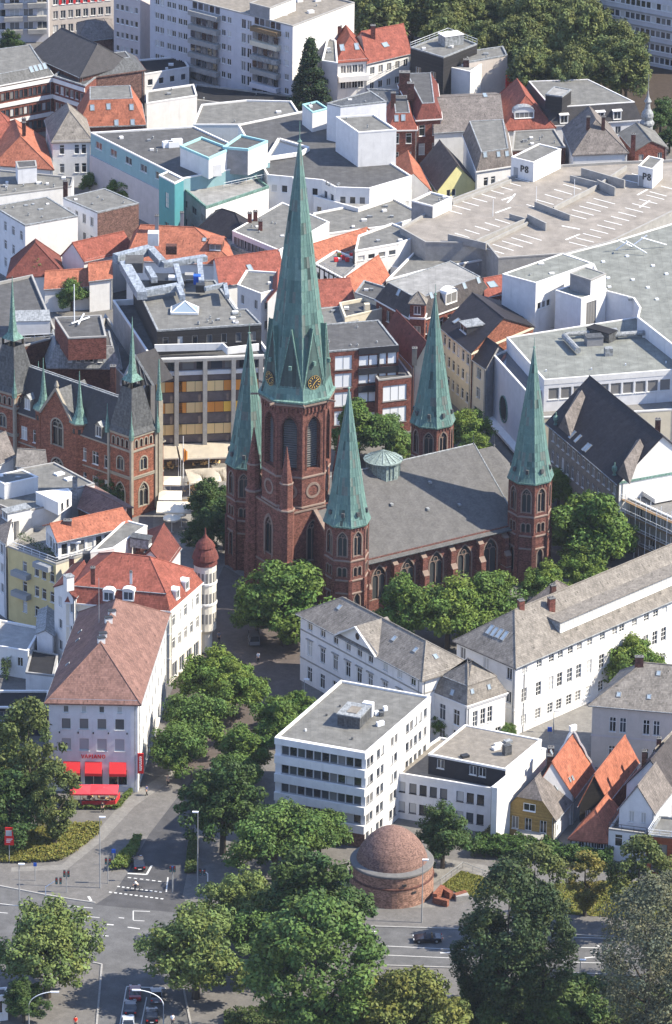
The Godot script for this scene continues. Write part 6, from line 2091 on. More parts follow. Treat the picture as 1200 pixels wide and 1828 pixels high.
func far_buildings() -> void:
	var b: Dictionary
	# ---- top left ----
	b = fl("balcony_apartments", "grey apartment house with deep balconies at the upper left corner", [[-60, -62], [86, -66], [96, -100]], 18.0, "lavender", "bitumen", "white", {0: [{"n": 6, "w": 2.2, "h": 1.7, "y": [15.0, 12.0, 9.0, 6.0, 3.0], "s": "two"}]})
	for j in 5:
		for k in 2: ledge(b, 0, 2.2 + j * 3.0, 1.0, 1.2, "concrete", "balcony", 0.45 + k * 0.29, 0.68 + k * 0.29)
	b = fl("cream_apartments", "cream apartment house with red shutters between the grey blocks", [[88, -40], [204, -50], [200, -80]], 14.0, "beige", "bitumen", "white", {0: [{"n": 8, "w": 1.2, "h": 1.8, "y": [10.8, 7.6, 4.4, 1.2], "s": "two"}]})
	for k in 7:
		for j in 2: ledge(b, 0, 7.6 + j * 3.2, 1.8, 0.08, "red_cloth", "shutter", 0.145 + k * 0.11, 0.185 + k * 0.11)
	gb("brown_low_house", "low brown roofed house between tower slab and slate roof", [[138, 74], [204, 66], [198, 34], [140, 40]], 6.0, "brick_brown", "tile_grey_brown", 2.4, 0, 2.0, 2.0)
	gb("slate_roof_house", "house with large steep dark slate roof in front of the tower block", [[53, 96], [143, 136], [235, 112], [140, 68]], 13.0, "brick_dark", "slate", 4.8, 0, 3.0, 3.0)
	b = bld({"n": "banded_brick_block", "l": "brick block with white bands and window ribbons at the left edge", "c": "building", "p": [[-60, 163], [94, 134], [64, 88], [-80, 108]], "h": 12.0, "wall": "brick", "roof": {"t": "mans", "m": "zinc_dark", "low": 1.8, "ins": 1.6, "m2": "bitumen", "em": "white"},
		"f": {0: [{"n": 18, "w": 0.95, "h": 1.7, "y": [8.4, 4.6, 1.0], "m0": 1.0, "s": "plain", "fm": "frame_dark"}]}})
	for y in [7.0, 10.6, 3.2]: ledge(b, 0, y, 0.85, 0.2, "white", "white_band")
	for q in [[56, 118], [64, 116], [72, 114], [80, 112]]: skylight(b, 0, q[0], q[1] + 6, 0.8, 1.4)
	b = fl("banded_brick_wing", "short brick wing with white bands turning from the banded block", [[96, 135], [152, 153], [180, 130], [122, 112]], 12.0, "brick", "bitumen_dark", "zinc", {0: [{"n": 6, "w": 0.95, "h": 1.7, "y": [8.4, 4.6], "m0": 1.0, "s": "plain"}]})
	for y in [7.0, 10.6, 3.2]: ledge(b, 0, y, 0.85, 0.2, "white", "white_band")
	b = bld({"n": "blind_brick_house", "l": "house with blind brown brick wall and grey metal top", "c": "building", "p": [[153, 139], [258, 124], [240, 100], [138, 112]], "h": 12.0, "wall": "brick_brown", "roof": {"t": "mans", "m": "zinc_dark", "low": 2.2, "ins": 2.6, "m2": "bitumen_dark", "em": "brick_brown"}})
	rbox(b, 170, 102, 14.0, Vector3(1.4, 1.2, 1.0), "white", 0, "roof_box")
	rbox(b, 156, 106, 14.0, Vector3(1.2, 1.0, 1.0), "white", 0, "roof_box")
	fl("grey_tower_slab", "tall narrow grey slab beside the long apartment block", [[203, -64], [250, -54], [273, -77]], 24.0, "pink_grey", "bitumen", "concrete", {0: [{"n": 5, "w": 0.85, "h": 1.3, "y": [20.2, 17.1, 14.0, 10.9, 7.8, 4.7], "m0": 1.0, "s": "plain"}]})
	# long apartment block
	b = fl("long_apartment_block", "long lavender grey apartment block with white blind end wall", [[268, -19], [523, 46], [633, 4]], 20.0, "lavender", "gravel_roof", "concrete", {0: [{"xs": [0.05, 0.085, 0.135, 0.17, 0.215, 0.25, 0.52, 0.56, 0.96], "w": 1.15, "h": 1.35, "y": [17.0, 13.9, 10.8, 7.7, 4.6], "s": "two"}, {"xs": [0.66, 0.7], "w": 1.2, "h": 2.1, "y": [16.6, 13.5, 10.4, 7.3, 4.2], "s": "two"}]}, 0.0, {1: "white"})
	var tones := ["wood", "cream", "blue_sign", "concrete", "lavender", "grey_wall"]
	for q in [[0.30, 0.50], [0.735, 0.92]]:
		for j in 6:
			ledge(b, 0, 1.6 + j * 3.1, 1.0, 1.5, "concrete" if q[0] < 0.5 else ["grey_wall", "lavender", "concrete", "zinc", "cream", "wood"][j], "balcony", q[0], q[1])
			for k in 5:
				org = b.org
				var ws := mb()
				var u: float = lerpf(q[0], q[1], (k + 0.5) / 5.0)
				box(ws, Transform3D(wbasis(b.pts[0], b.pts[1]), onw(b.pts[0], b.pts[1], u, 3.6 + j * 3.1, 0.75 if j < 5 else 0.1)), Vector3(1.1, 1.4, 0.1))
				obj("balcony_glazing", ws, ["glass_blue", "glass_curtain", "glass"][(k + j) % 3], b.root)
	bld({"on": b.root, "p": [[446, 5], [482, 14], [528, -4], [492, -13]], "h": 22.6, "y0": 19.5, "wall": "white_paint", "wm": {0: "grey_wall"}, "roof": {"t": "flat", "m": "gravel_roof", "par": 0.1, "pm": "concrete"}})
	for q in [[507, 27], [555, 23], [535, 3], [567, 2]]: rbox(b, q[0], q[1], 19.7, Vector3(1.3, 0.6, 1.0), "white", 0.4, "skylight_dome")
	b = fl("black_roof_annex", "low white annex with black flat roof under the long apartment block", [[258, 132], [338, 119], [326, 100], [240, 107]], 6.0, "white", "bitumen_black", "white", {0: [{"n": 4, "w": 1.2, "h": 1.4, "y": [3.2], "s": "plain"}]})
	fl("white_terrace_house", "white terraced house with planted roof below the apartment block", [[262, 184], [352, 170], [346, 150], [262, 162]], 7.0, "white", "bitumen", "white")
	fl("dark_yard_deck", "black flat deck at the foot of the apartment block", [[340, 176], [520, 200], [520, 170], [350, 150]], 4.5, "grey_wall", "bitumen_black", "concrete")
	b = bld({"n": "orange_mansard_house", "l": "house with orange tile mansard and grey flat top", "c": "house", "p": [[140, 226], [259, 222], [252, 186], [140, 190]], "h": 7.5, "wall": "brick_dark", "roof": {"t": "mans", "m": "tile_orange", "low": 5.0, "ins": 2.4, "m2": "bitumen", "em": "zinc"}})
	for q in [[194, 190], [165, 192], [235, 191], [208, 219], [237, 218]]: skylight(b, 0, q[0], q[1], 0.8, 1.2)
	b = gb("grey_hip_villa", "white stuccoed villa with grey pyramid roof", [[94, 251], [164, 249], [152, 210], [82, 212]], 10.0, "white", "tile_grey", 4.6, 1, 5.0, 4.0, {0: [{"xs": [0.24, 0.62, 0.8], "w": 1.0, "h": [2.0, 2.0], "y": [7.0, 3.0], "s": "tee"}], 3: {"n": 3, "w": 1.0, "h": 1.8, "y": [7.0, 3.0]}})
	chimney(b, 43, 232, 12.0, "brick_dark")
	b = gb("red_hip_house", "house with red pantile hipped roof at the left edge", [[-10, 292], [94, 300], [78, 245], [-30, 236]], 6.5, "white", "tile_orange", 4.6, 1, 5.0, 4.0)
	b = gb("red_ridge_house", "house with brown red ridge roof behind the red hipped roof", [[-60, 262], [36, 250], [14, 210], [-70, 222]], 8.0, "white", "tile_red", 4.0, 0, 3.0, 3.0)
	chimney(b, 43, 232, 10.0, "brick_dark", Vector3(0.8, 2.4, 0.8))
	b = fl("grey_shed_roofs", "low grey flat roofs with small white box at the left edge", [[-30, 352], [128, 332], [132, 316], [-10, 302]], 8.0, "white", "bitumen", "concrete")
	roof_bits(b, 5, 41)
	bld({"on": b.root, "p": [[32, 300], [66, 297], [64, 286], [28, 288]], "h": 11.2, "y0": 7.8, "wall": "white_paint", "roof": {"t": "flat", "m": "bitumen_dark", "par": 0.1, "pm": "concrete"}})
	chimney(b, 117, 342, 8.0, "brick_dark", Vector3(0.9, 2.2, 0.9))
	b = fl("white_wall_house", "house with big blank white wall and grey corrugated flat roof", [[-12, 368], [45, 402], [139, 385], [84, 351]], 13.0, "white_paint", "bitumen", "zinc", {0: [{"n": 4, "w": 1.1, "h": 1.9, "y": [9.4, 5.6, 2.0], "m0": 1.6, "s": "cross"}]}, 0.0, {1: "white"}, 0.08)
	roof_bits(b, 5, 42)
	b = fl("brown_blind_house", "grey roofed house with brown blind gable wall and white front", [[113, 353], [174, 379], [248, 362], [187, 336]], 13.0, "white_paint", "bitumen", "zinc", {0: [{"n": 4, "w": 1.0, "h": 1.9, "y": [9.6, 5.8], "m0": 1.8, "s": "two"}]}, 0.0, {1: "brick_brown"}, 0.08)
	roof_bits(b, 3, 43)
	gb("white_gable_house", "white gabled house with red tile roof in the courtyards", [[150, 464], [240, 445], [200, 433], [111, 454]], 8.0, "white", "tile_red", 3.0, 0, 0.0, 0.0, {0: [{"xs": [0.12, 0.26, 0.4, 0.7], "w": 0.9, "h": 1.2, "y": [5.8], "s": "plain"}]})
	gb("dark_red_hip_house", "low house with dark red hipped roof and thin chimney", [[14, 492], [114, 488], [106, 456], [22, 460]], 6.0, "white", "tile_red_dark", 5.0, 1, 4.0, 4.0)
	gb("orange_low_house", "low house with orange tile roof behind the round tree", [[80, 514], [174, 508], [170, 487], [84, 492]], 5.0, "white", "tile_orange", 2.2, 0)
	gb("orange_low_house", "little orange roof between the white gable and the ducts", [[160, 500], [200, 495], [198, 470], [158, 476]], 6.5, "white", "tile_orange", 2.0, 0)
	b = gb("big_orange_roof_house", "wide house with large bright orange pantile roof", [[226, 462], [422, 472], [402, 424], [240, 416]], 10.0, "white", "tile_orange", 4.4, 0, 2.0, 7.0)
	for q in [[280, 410], [325, 404]]: chimney(b, q[0], q[1], 14.0, "metal_grey", Vector3(0.7, 2.8, 0.7))
	skylight(b, 0, 365, 428, 0.7, 0.8)
	dormer(b, 0, 384, 448, 2.4, 1.4, "brick_dark", "tile_orange", "flat")
	b = gb("red_roof_row", "row house with plain red tile roof and one skylight", [[393, 510], [508, 492], [486, 452], [376, 466]], 9.0, "white", "tile_red", 3.0, 0)
	skylight(b, 0, 446, 478, 0.9, 1.5)
	gb("black_roof_house", "house with black hipped roof left of the grey terraced block", [[352, 408], [442, 434], [452, 398], [386, 376]], 9.5, "white", "tile_black", 3.2, 0, 4.0, 4.0)
	b = fl("veranda_block", "grey block with long veranda windows behind the main spire", [[415, 412], [499, 447], [588, 396], [504, 361]], 12.0, "white_paint", "bitumen", "white", {0: [{"n": 12, "w": 1.7, "h": 1.6, "y": [9.4], "m0": 1.2, "s": "two", "fm": "frame_grey"}, {"n": 8, "w": 1.0, "h": 1.4, "y": [5.8], "s": "two"}]}, 0.0, {}, 0.1)
	ledge(b, 0, 8.4, 0.9, 0.4, "zinc", "balcony_rail")
	for q in [[446, 396], [456, 393], [465, 410]]: chimney(b, q[0], q[1], 12.0, "brick", Vector3(0.8, 1.8, 0.8))
	b = fl("white_court_house", "white courtyard house with flat roof left of the main spire", [[424, 508], [466, 524], [508, 512], [500, 486], [440, 482]], 12.0, "white", "bitumen", "white", {0: {"n": 2, "w": 0.9, "h": 1.8, "y": [8.5, 4.5]}, 1: {"n": 3, "w": 0.9, "h": 1.8, "y": [8.5, 4.5]}})
	gb("red_stub_house", "small red tile roof tucked left of the main spire", [[478, 536], [512, 530], [508, 500], [484, 500]], 11.0, "white", "tile_red", 2.0, 1)
	# ---- right of the spire ----
	gb("orange_strip_house", "long narrow orange tile roof right of the spire", [[554, 470], [650, 437], [658, 410], [560, 436]], 8.5, "white", "tile_orange", 2.0, 0)
	b = fl("white_roof_terrace_house", "white house with roof terrace, plants and blue awning", [[634, 448], [712, 434], [753, 419], [700, 398], [640, 420]], 12.0, "white", "bitumen", "white", {0: [{"n": 4, "w": 1.5, "h": 1.0, "y": [9.8, 6.0], "s": "plain"}]})
	fl("white_low_terrace", "low white terrace house in front of the roof terrace house", [[640, 466], [712, 478], [752, 468], [700, 440]], 7.5, "white", "bitumen_light", "white")
	b = fl("half_timbered_terrace", "flat roofed house with black and white half-timbered side", [[562, 470], [614, 498], [650, 466], [600, 446]], 9.0, "white", "paving_light", "white", {0: [{"n": 4, "w": 1.0, "h": 1.2, "y": [6.4], "s": "two", "fm": "frame_dark"}]})
	for k in 7:
		ledge(b, 0, 5.8, 3.1, 0.08, "timber_dark", "timber_post", k * 0.16, k * 0.16 + 0.03)
	for y in [5.6, 8.5]: ledge(b, 0, y, 0.25, 0.1, "timber_dark", "timber_rail")
	railing(b.root, [b.pts[0], b.pts[1], b.pts[2]], 9.0, 1.0, "metal_grey")
	for q in [[606, 458], [612, 462], [620, 466], [600, 466], [628, 458]]: rbox(b, q[0], q[1], 8.8, Vector3(0.7, 0.7, 0.7), ["red_cloth", "cream", "lawn", "wood"][int(q[0]) % 4], 0.3, "garden_furniture")
	rbox(b, 640, 470, 8.8, Vector3(1.8, 2.8, 1.5), "zinc_dark", 0.4, "chimney_shaft")
	gb("orange_gable_house", "gabled house with bright orange right slope and dark left slope", [[598, 512], [640, 532], [696, 494], [654, 474]], 9.0, "white", "tile_orange", 3.2, 1)
	gb("plain_red_house", "house with plain red tile slope directly right of the spire", [[552, 548], [634, 542], [612, 504], [540, 508]], 9.0, "white", "tile_red", 3.0, 0)
	b = fl("cream_parapet_house", "flat house with curved cream parapet and dark roof", [[616, 566], [694, 548], [668, 528], [606, 540]], 12.0, "cream", "bitumen_dark", "cream", {}, 0.0, {}, 0.6)
	rbox(b, 655, 556, 11.6, Vector3(1.0, 1.6, 1.0), "cream", 0.2, "chimney")
	fl("grey_patchwork_house", "low house with patchy grey flat roof behind the brick and glass house", [[545, 586], [640, 572], [620, 545], [530, 556]], 11.0, "white", "bitumen", "concrete")
	fl("white_dormer_house", "small white two-window house under the dark mansard", [[634, 522], [672, 536], [690, 512], [650, 500]], 12.5, "cream", "bitumen_dark", "zinc", {0: {"n": 2, "w": 0.8, "h": 1.2, "y": [9.8], "m0": 1.6}})
	fl("flat_grey_links", "long low grey flat roofs between the terraces and the parking deck", [[560, 420], [700, 402], [760, 384], [700, 352], [560, 380]], 8.5, "white", "bitumen", "white")
	fl("grey_step_roofs", "grey stepped flat roofs in front of the parking deck", [[690, 500], [756, 482], [870, 462], [890, 490], [1000, 460], [868, 432], [760, 428]], 9.5, "grey_wall", "bitumen", "white")
	# ---- shopping complex ----
	b = fl("teal_shopping_block", "large flat shopping block with pale teal window facade", [[162, 236], [326, 318], [482, 288], [346, 225]], 13.0, "teal_wall", "bitumen_dark", "white", {0: [{"n": 6, "w": 2.4, "h": 1.5, "y": [10.2], "m0": 3.0, "s": "two"}, {"n": 9, "w": 1.6, "h": 1.8, "y": [4.8], "m0": 3.0, "s": "two"}]})
	ledge(b, 0, 0.0, 8.2, 0.25, "pink_grey", "stone_band", 0.0, 0.82)
	for q in [[0.9, 0.3], [0.9, 3.4], [0.93, 6.5]]: ledge(b, 0, q[1], 2.4, 0.1, "glass_blue", "window", 0.86, 0.9)
	bld({"on": b.root, "p": [[284, 312], [312, 327], [328, 319], [300, 305]], "h": 15.0, "wall": "teal_dark", "roof": {"t": "flat", "m": "bitumen", "par": 0.2, "pm": "white"}, "f": {0: {"xs": [0.5], "w": 1.3, "h": [3.2, 3.0], "y": [9.0, 3.0], "s": "six", "fm": "frame_teal"}}})
	bld({"on": b.root, "p": [[322, 260], [373, 282], [412, 264], [360, 244]], "h": 17.0, "y0": 12.6, "wall": "white", "roof": {"t": "flat", "m": "bitumen", "par": 0.4, "pm": "aqua_band", "fascia": 0.45}})
	bld({"on": b.root, "p": [[398, 262], [443, 266], [478, 251], [430, 240]], "h": 17.5, "y0": 12.0, "wall": "grey_wall", "wm": {1: "white"}, "roof": {"t": "flat", "m": "bitumen_dark", "par": 0.4, "pm": "aqua_band", "fascia": 0.45}})
	for q in [[310, 262], [300, 262], [316, 258]]: rbox(b, q[0], q[1], 12.8, Vector3(2.2, 1.2, 1.0), "metal_white", 0.3, "air_unit")
	for q in [[365, 305], [378, 308], [392, 300], [386, 312]]: rbox(b, q[0], q[1], 12.8, Vector3(1.8, 2.4, 1.6), "white", 0.3, "air_unit")
	rbox(b, 366, 296, 12.8, Vector3(1.6, 3.0, 1.4), "white", 0.3, "chimney_shaft")
	b = bld({"n": "white_shop_wing", "l": "white shop wing with green edged terrace in front of the teal block", "c": "building", "p": [[326, 334], [368, 369], [480, 332], [436, 300]], "h": 10.5, "wall": "white", "wm": {0: "grey_wall"}, "roof": {"t": "flat", "m": "bitumen_light", "par": 0.5, "pm": "copper", "fascia": 0.5}, "f": {0: [{"n": 3, "w": 2.4, "h": 1.5, "y": [6.8, 3.0], "fm": "frame_grey"}]}})
	railing(b.root, [W(400, 335, 10.4), W(480, 318, 10.4)], 10.4, 1.0, "metal_white")
	b = fl("dark_roof_shopping_wing", "wide shopping wing with dark flat roof and white stepped front", [[478, 312], [575, 321], [600, 334], [660, 336], [735, 314], [640, 252], [560, 194], [425, 222]], 12.0, "white", "bitumen_dark", "white", {0: [{"n": 5, "w": 1.2, "h": 1.5, "y": [8.6], "s": "plain"}], 1: [{"n": 2, "w": 1.2, "h": 1.5, "y": [8.6], "s": "plain"}], 2: [{"n": 3, "w": 1.2, "h": 1.5, "y": [8.6], "s": "plain"}]})
	org = b.org
	var gs := mb()
	var gp := []
	for q in [[477, 286], [538, 277], [551, 268], [498, 252]]: gp.append(W(q[0], q[1], 12.0))
	prism(gs, flat2(gp), 11.5, 12.3)
	var go := obj("glass_court", gs, "glass_blue", b.root)
	for k in 4:
		gs = mb()
		bar(gs, gp[k] + Vector3(0, 0.3, 0), gp[(k + 1) % 4] + Vector3(0, 0.3, 0), 0.5, 0.8)
		obj("court_rim", gs, "white", go)
	roof_bits(b, 5, 50)
	fl("white_shop_front_step", "low white front step of the shopping wing with terrace rail", [[560, 350], [640, 372], [735, 340], [660, 326]], 9.0, "white", "bitumen_light", "white", {0: [{"n": 4, "w": 1.2, "h": 1.5, "y": [5.6], "s": "plain"}], 1: [{"n": 3, "w": 1.2, "h": 1.5, "y": [5.6], "s": "plain"}]})
	fl("white_cube_block", "tall white cube with grey flat roof on the shopping wing", [[600, 208], [640, 236], [708, 231], [668, 204]], 19.0, "white_paint", "bitumen", "white", {1: [{"xs": [0.2, 0.5, 0.8], "w": 1.4, "h": 1.6, "y": [8.2], "s": "plain"}]}, 0.0, {1: "white"})
	b = fl("white_plant_block", "white plant block with zinc roof behind the white cube", [[584, 184], [608, 190], [690, 181], [662, 162]], 19.5, "white_paint", "zinc_dark", "zinc", {}, 0.0, {}, 0.1)
	fl("aqua_edge_block", "small white block with aqua roof edge beside the conifer", [[540, 186], [558, 200], [586, 193], [566, 180]], 16.0, "white", "bitumen_dark", "aqua_band")
	fl("skylight_roof_strip", "flat roof strip with white framed skylights behind the shopping block", [[345, 222], [430, 222], [540, 210], [520, 180], [440, 178], [360, 186]], 10.0, "white", "bitumen", "white")
	b = fl("white_deck_kiosk", "white cube at the corner of the parking deck ramp", [[735, 358], [773, 368], [807, 352], [769, 342]], 15.0, "white", "bitumen", "white", {}, 0.0, {0: "grey_wall"})
	# ---- top middle ----
	b = gb("red_dormer_villa", "white villa with red tile roof, skylights and big balcony", [[602, 108], [656, 104], [640, 70], [590, 74]], 12.0, "white", "tile_red", 4.0, 1, 4.0, 2.0, {0: [{"n": 4, "w": 1.2, "h": 1.8, "y": [9.0, 5.6], "s": "two"}]})
	ledge(b, 0, 7.6, 1.2, 1.6, "white", "balcony", 0.0, 1.0)
	for q in [[611, 85], [637, 83]]: skylight(b, 2, q[0], q[1], 0.9, 1.5)
	b = gb("red_cross_roof_villa", "villa with wide red tile roof and brick chimney beside the park", [[656, 112], [734, 94], [704, 58], [634, 68]], 11.0, "white", "tile_red", 4.2, 0, 0.0, 0.0, {0: [{"n": 5, "w": 1.2, "h": 1.6, "y": [8.2, 4.8], "s": "two"}]})
	chimney(b, 666, 60, 15.0, "brick", Vector3(1.0, 1.8, 1.0))
	chimney(b, 600, 62, 14.0, "brick", Vector3(2.4, 2.0, 1.2))
	skylight(b, 0, 688, 80, 1.4, 1.2)
	fl("ivory_party_wall", "tall pale party wall block between the conifer and red villa", [[575, 108], [603, 112], [600, 72], [585, 66]], 14.0, "pink_grey", "bitumen", "white")
	b = fl("black_modern_house", "modern house with black cladding and glass roof rail", [[733, 84], [792, 102], [852, 78], [800, 58]], 15.0, "dark_cladding", "bitumen", "zinc", {0: [{"xs": [0.25, 0.7], "w": 1.6, "h": 1.6, "y": [9.5, 5.5], "s": "two"}]})
	railing(b.root, [b.pts[0], b.pts[3], b.pts[2]], 15.0, 1.0, "metal_white")
	rbox(b, 805, 78, 14.8, Vector3(4.5, 2.2, 3.0), "zinc", 0.5, "stair_head", "white")
	b = fl("white_modern_house", "white cubic house joined to the black modern house", [[786, 116], [840, 128], [872, 106], [820, 92]], 12.0, "white", "bitumen_light", "white")
	chimney(b, 832, 132, 10.0, "brick_dark", Vector3(1.2, 3.2, 1.2))
	b = fl("tan_brick_house", "house with tan brick side wall and red panel near the park", [[838, 110], [906, 98], [898, 82], [828, 92]], 13.0, "beige", "bitumen", "zinc")
	ledge(b, 0, 4.5, 4.2, 0.3, "red_paint", "red_panel", 0.97, 1.15)
	b = bld({"n": "brick_mansard_house", "l": "brick house with red mansard, skylights and arched white windows", "c": "house", "p": [[694, 232], [744, 231], [738, 192], [690, 194]], "h": 9.6, "wall": "brick", "roof": {"t": "mans", "m": "tile_red", "low": 3.2, "ins": 1.4, "m2": "bitumen_dark", "em": "white"}, "f": {0: [{"n": 2, "w": 1.2, "h": [2.2, 2.2], "y": [6.6, 2.6], "m0": 1.6, "s": "tee"}]}})
	for q in [[708, 211], [720, 210]]: skylight(b, 0, q[0], q[1], 0.8, 1.3)
	b = bld({"n": "brick_chimney_house", "l": "brick house with two massive chimneys and satellite dish", "c": "house", "p": [[744, 214], [788, 211], [780, 150], [712, 152]], "h": 11.0, "wall": "brick", "roof": {"t": "mans", "m": "tile_red_dark", "low": 3.0, "ins": 1.4, "m2": "bitumen_dark", "em": "white"}, "f": {0: [{"n": 2, "w": 1.3, "h": 2.4, "y": [7.4, 3.4], "m0": 1.2, "s": "tee"}]}})
	chimney(b, 722, 150, 14.0, "brick_dark", Vector3(2.2, 2.6, 1.6))
	chimney(b, 733, 168, 14.0, "brick_dark", Vector3(1.4, 2.4, 1.2))
	chimney(b, 702, 182, 13.0, "brick_dark", Vector3(1.0, 2.0, 1.0))
	b = fl("dark_zinc_roofs", "cluster of low dark zinc roofs behind the white cube", [[690, 196], [735, 196], [715, 160], [655, 158]], 10.0, "brick_dark", "zinc_dark", "zinc")
	b = gb("yellow_gable_house", "yellow gabled house with dark tile roof by the parking deck", [[782, 338], [850, 326], [818, 284], [750, 293]], 6.0, "pale_yellow", "tile_dark", 4.6, 1, 0.0, 0.0, {0: [{"xs": [0.28, 0.42], "w": 0.9, "h": 1.5, "y": [5.2 - 1.2, 1.2], "s": "plain"}]})
	gb("orange_annex", "small annex with orange tile roof below the brick mansard house", [[707, 322], [768, 338], [750, 298], [706, 284]], 6.0, "white", "tile_orange", 2.6, 1)
	b = bld({"n": "grey_mansard_house", "l": "white house with grey tile mansard and three skylights above the deck", "c": "house", "p": [[852, 305], [916, 295], [906, 238], [828, 242]], "h": 9.5, "wall": "white", "roof": {"t": "mans", "m": "tile_grey_brown", "low": 3.4, "ins": 1.0, "m2": "bitumen", "em": "white"}, "f": {0: [{"xs": [0.25, 0.45], "w": 1.0, "h": 1.8, "y": [6.0], "s": "tee"}]}})
	for q in [[866, 276], [890, 275], [905, 274]]: skylight(b, 0, q[0], q[1], 0.8, 1.1)
	b = fl("flat_grey_house", "flat grey roofed house behind the parking deck kiosk", [[914, 268], [1010, 262], [990, 230], [918, 234]], 9.0, "brick_dark", "bitumen", "concrete")
	roof_bits(b, 6, 61)
	b = gb("slate_row_roof", "long grey slate roof under the trees behind the deck", [[776, 236], [900, 228], [884, 165], [770, 170]], 9.0, "white", "tile_grey_brown", 3.4, 0)
	for q in [[866, 170], [882, 221]]: skylight(b, 0, q[0], q[1], 0.8, 1.4)
	b = gb("red_gable_dormer_house", "red tile hipped house with white eyebrow dormer", [[898, 230], [990, 225], [958, 180], [880, 178]], 8.0, "white", "tile_red", 5.4, 1, 4.5, 2.0)
	dormer(b, 2, 936, 212, 4.2, 1.5, "white", "zinc", "arch", "bay3")
	b = bld({"n": "slate_mansard_long_house", "l": "long dark slate mansard house with white windows below the park", "c": "building", "p": [[978, 224], [1144, 213], [1052, 168], [934, 172]], "h": 8.0, "wall": "white_paint", "roof": {"t": "mans", "m": "slate", "low": 3.6, "ins": 0.9, "m2": "bitumen", "pm": "white", "em": "white"}, "f": {0: {"n": 6, "w": 1.2, "h": 1.8, "y": [5.0]}}})
	for q in [[1007, 221], [1048, 218], [1072, 216], [1102, 214]]: dormer(b, 0, q[0], q[1], 1.8, 1.9, "white", "white", "flat")
	bld({"on": b.root, "p": [[974, 168], [1004, 172], [1020, 160], [990, 154]], "h": 14.6, "y0": 11.4, "wall": "dark_cladding", "roof": {"t": "flat", "m": "bitumen_light", "par": 0.1, "pm": "zinc"}})
	rbox(b, 1007, 182, 11.4, Vector3(1.6, 1.2, 1.2), "brick", 0.2, "chimney")
	b = gb("grey_gable_house", "white house with brown grey tiled hip roof above the deck", [[1024, 274], [1120, 270], [1088, 222], [1006, 228]], 9.5, "white", "tile_grey_brown", 5.0, 1, 6.0, 2.0)
	chimney(b, 1050, 222, 14.0, "brick_dark")
	chimney(b, 1077, 222, 14.0, "brick_dark")
	b = gb("brick_grey_roof_house", "brick house with grey low roof at the deck's far end", [[1134, 268], [1190, 262], [1166, 232], [1106, 236]], 9.0, "brick", "bitumen", 1.8, 1, 0.0, 0.0, {0: {"n": 2, "w": 1.0, "h": 1.3, "y": [6.6]}})
	chimney(b, 1130, 268, 9.0, "brick", Vector3(0.9, 3.4, 0.9))
	var tp := W(1155, 228, 9.0)
	var tr := thing("domed_turret", "slim white metal turret with onion dome and needle", "turret", Vector3(tp.x, 0, tp.z))
	var ts := mb()
	lathe(ts, Vector3(tp.x, 0, tp.z), [[1.2, 0], [1.2, 9.6], [1.5, 9.8], [1.5, 10.2], [1.1, 10.8], [1.3, 11.5], [1.2, 12.2], [0.6, 13.2], [0.5, 14.2], [0.8, 14.7], [0.3, 15.6], [0.08, 17.0], [0.05, 20.5], [0, 20.6]], 12)
	obj("body", ts, "zinc", tr)
	b = fl("park_office_block", "long grey office block with window rows beyond the park", [[1040, -32], [1250, 8], [1300, -30]], 16.0, "lavender", "bitumen", "concrete", {0: [{"n": 22, "w": 1.15, "h": 1.5, "y": [12.9, 9.8, 6.7, 3.6, 0.8], "m0": 1.2, "s": "plain"}]})
	for y in [11.5, 8.4, 5.3, 2.4]: ledge(b, 0, y, 0.35, 0.1, "concrete", "sill_band")
	# ---- parking deck ----
	parking()
	# ---- white store behind the deck ----
	b = fl("blank_white_store", "blank white store block with pale flat roof beside the deck", [[897, 489], [957, 505], [1058, 470], [1004, 452]], 20.0, "white_paint", "green_roof", "white", {1: [{"xs": [0.07, 0.15, 0.23], "w": 1.0, "h": 1.3, "y": [14.6], "s": "plain"}]}, 0.0, {1: "white"}, 0.1)
	bld({"on": b.root, "p": [[992, 518], [1038, 533], [1082, 519], [1040, 502]], "h": 18.4, "wall": "white_paint", "wm": {1: "white"}, "roof": {"t": "flat", "m": "green_roof", "par": 0.1, "pm": "white"}, "f": {1: {"xs": [0.42], "w": 2.6, "h": 6.0, "y": [11.2], "s": "bay3", "pm": "glass_curtain", "fm": "frame_grey"}}})
	bld({"on": b.root, "p": [[1018, 488], [1055, 500], [1082, 488], [1045, 476]], "h": 21.4, "y0": 18.2, "wall": "grey_wall", "wm": {1: "white_paint"}, "roof": {"t": "flat", "m": "green_roof", "par": 0.1, "pm": "concrete"}})
	b = fl("wide_store_roof", "very wide pale grey-green store roof at the right edge", [[1058, 471], [1082, 519], [1131, 532], [1142, 549], [1138, 566], [1252, 655], [1290, 640], [1290, 376], [1200, 399], [1092, 432], [1010, 453]], 18.2, "white_paint", "green_roof", "white", {}, 0.0, {}, 0.12)
	for q in [[1077, 468], [1120, 458], [1086, 497], [1157, 514], [1173, 535], [1088, 513], [1166, 475], [1190, 490], [1130, 500]]: rbox(b, q[0], q[1], 18.1, Vector3(0.6, 0.3, 0.6), "metal_white", 0.2, "roof_vent")
	for q in [[1118, 430, 1155, 452], [1145, 424, 1190, 437], [1120, 432, 1100, 446], [1155, 420, 1130, 438], [1103, 428, 1128, 440]]:
		org = b.org
		var ps := mb()
		tube(ps, W(q[0], q[1], 20.6), W(q[2], q[3], 18.6), 0.12, 0.12, 6)
		obj("roof_strut", ps, "metal_white", b.root)
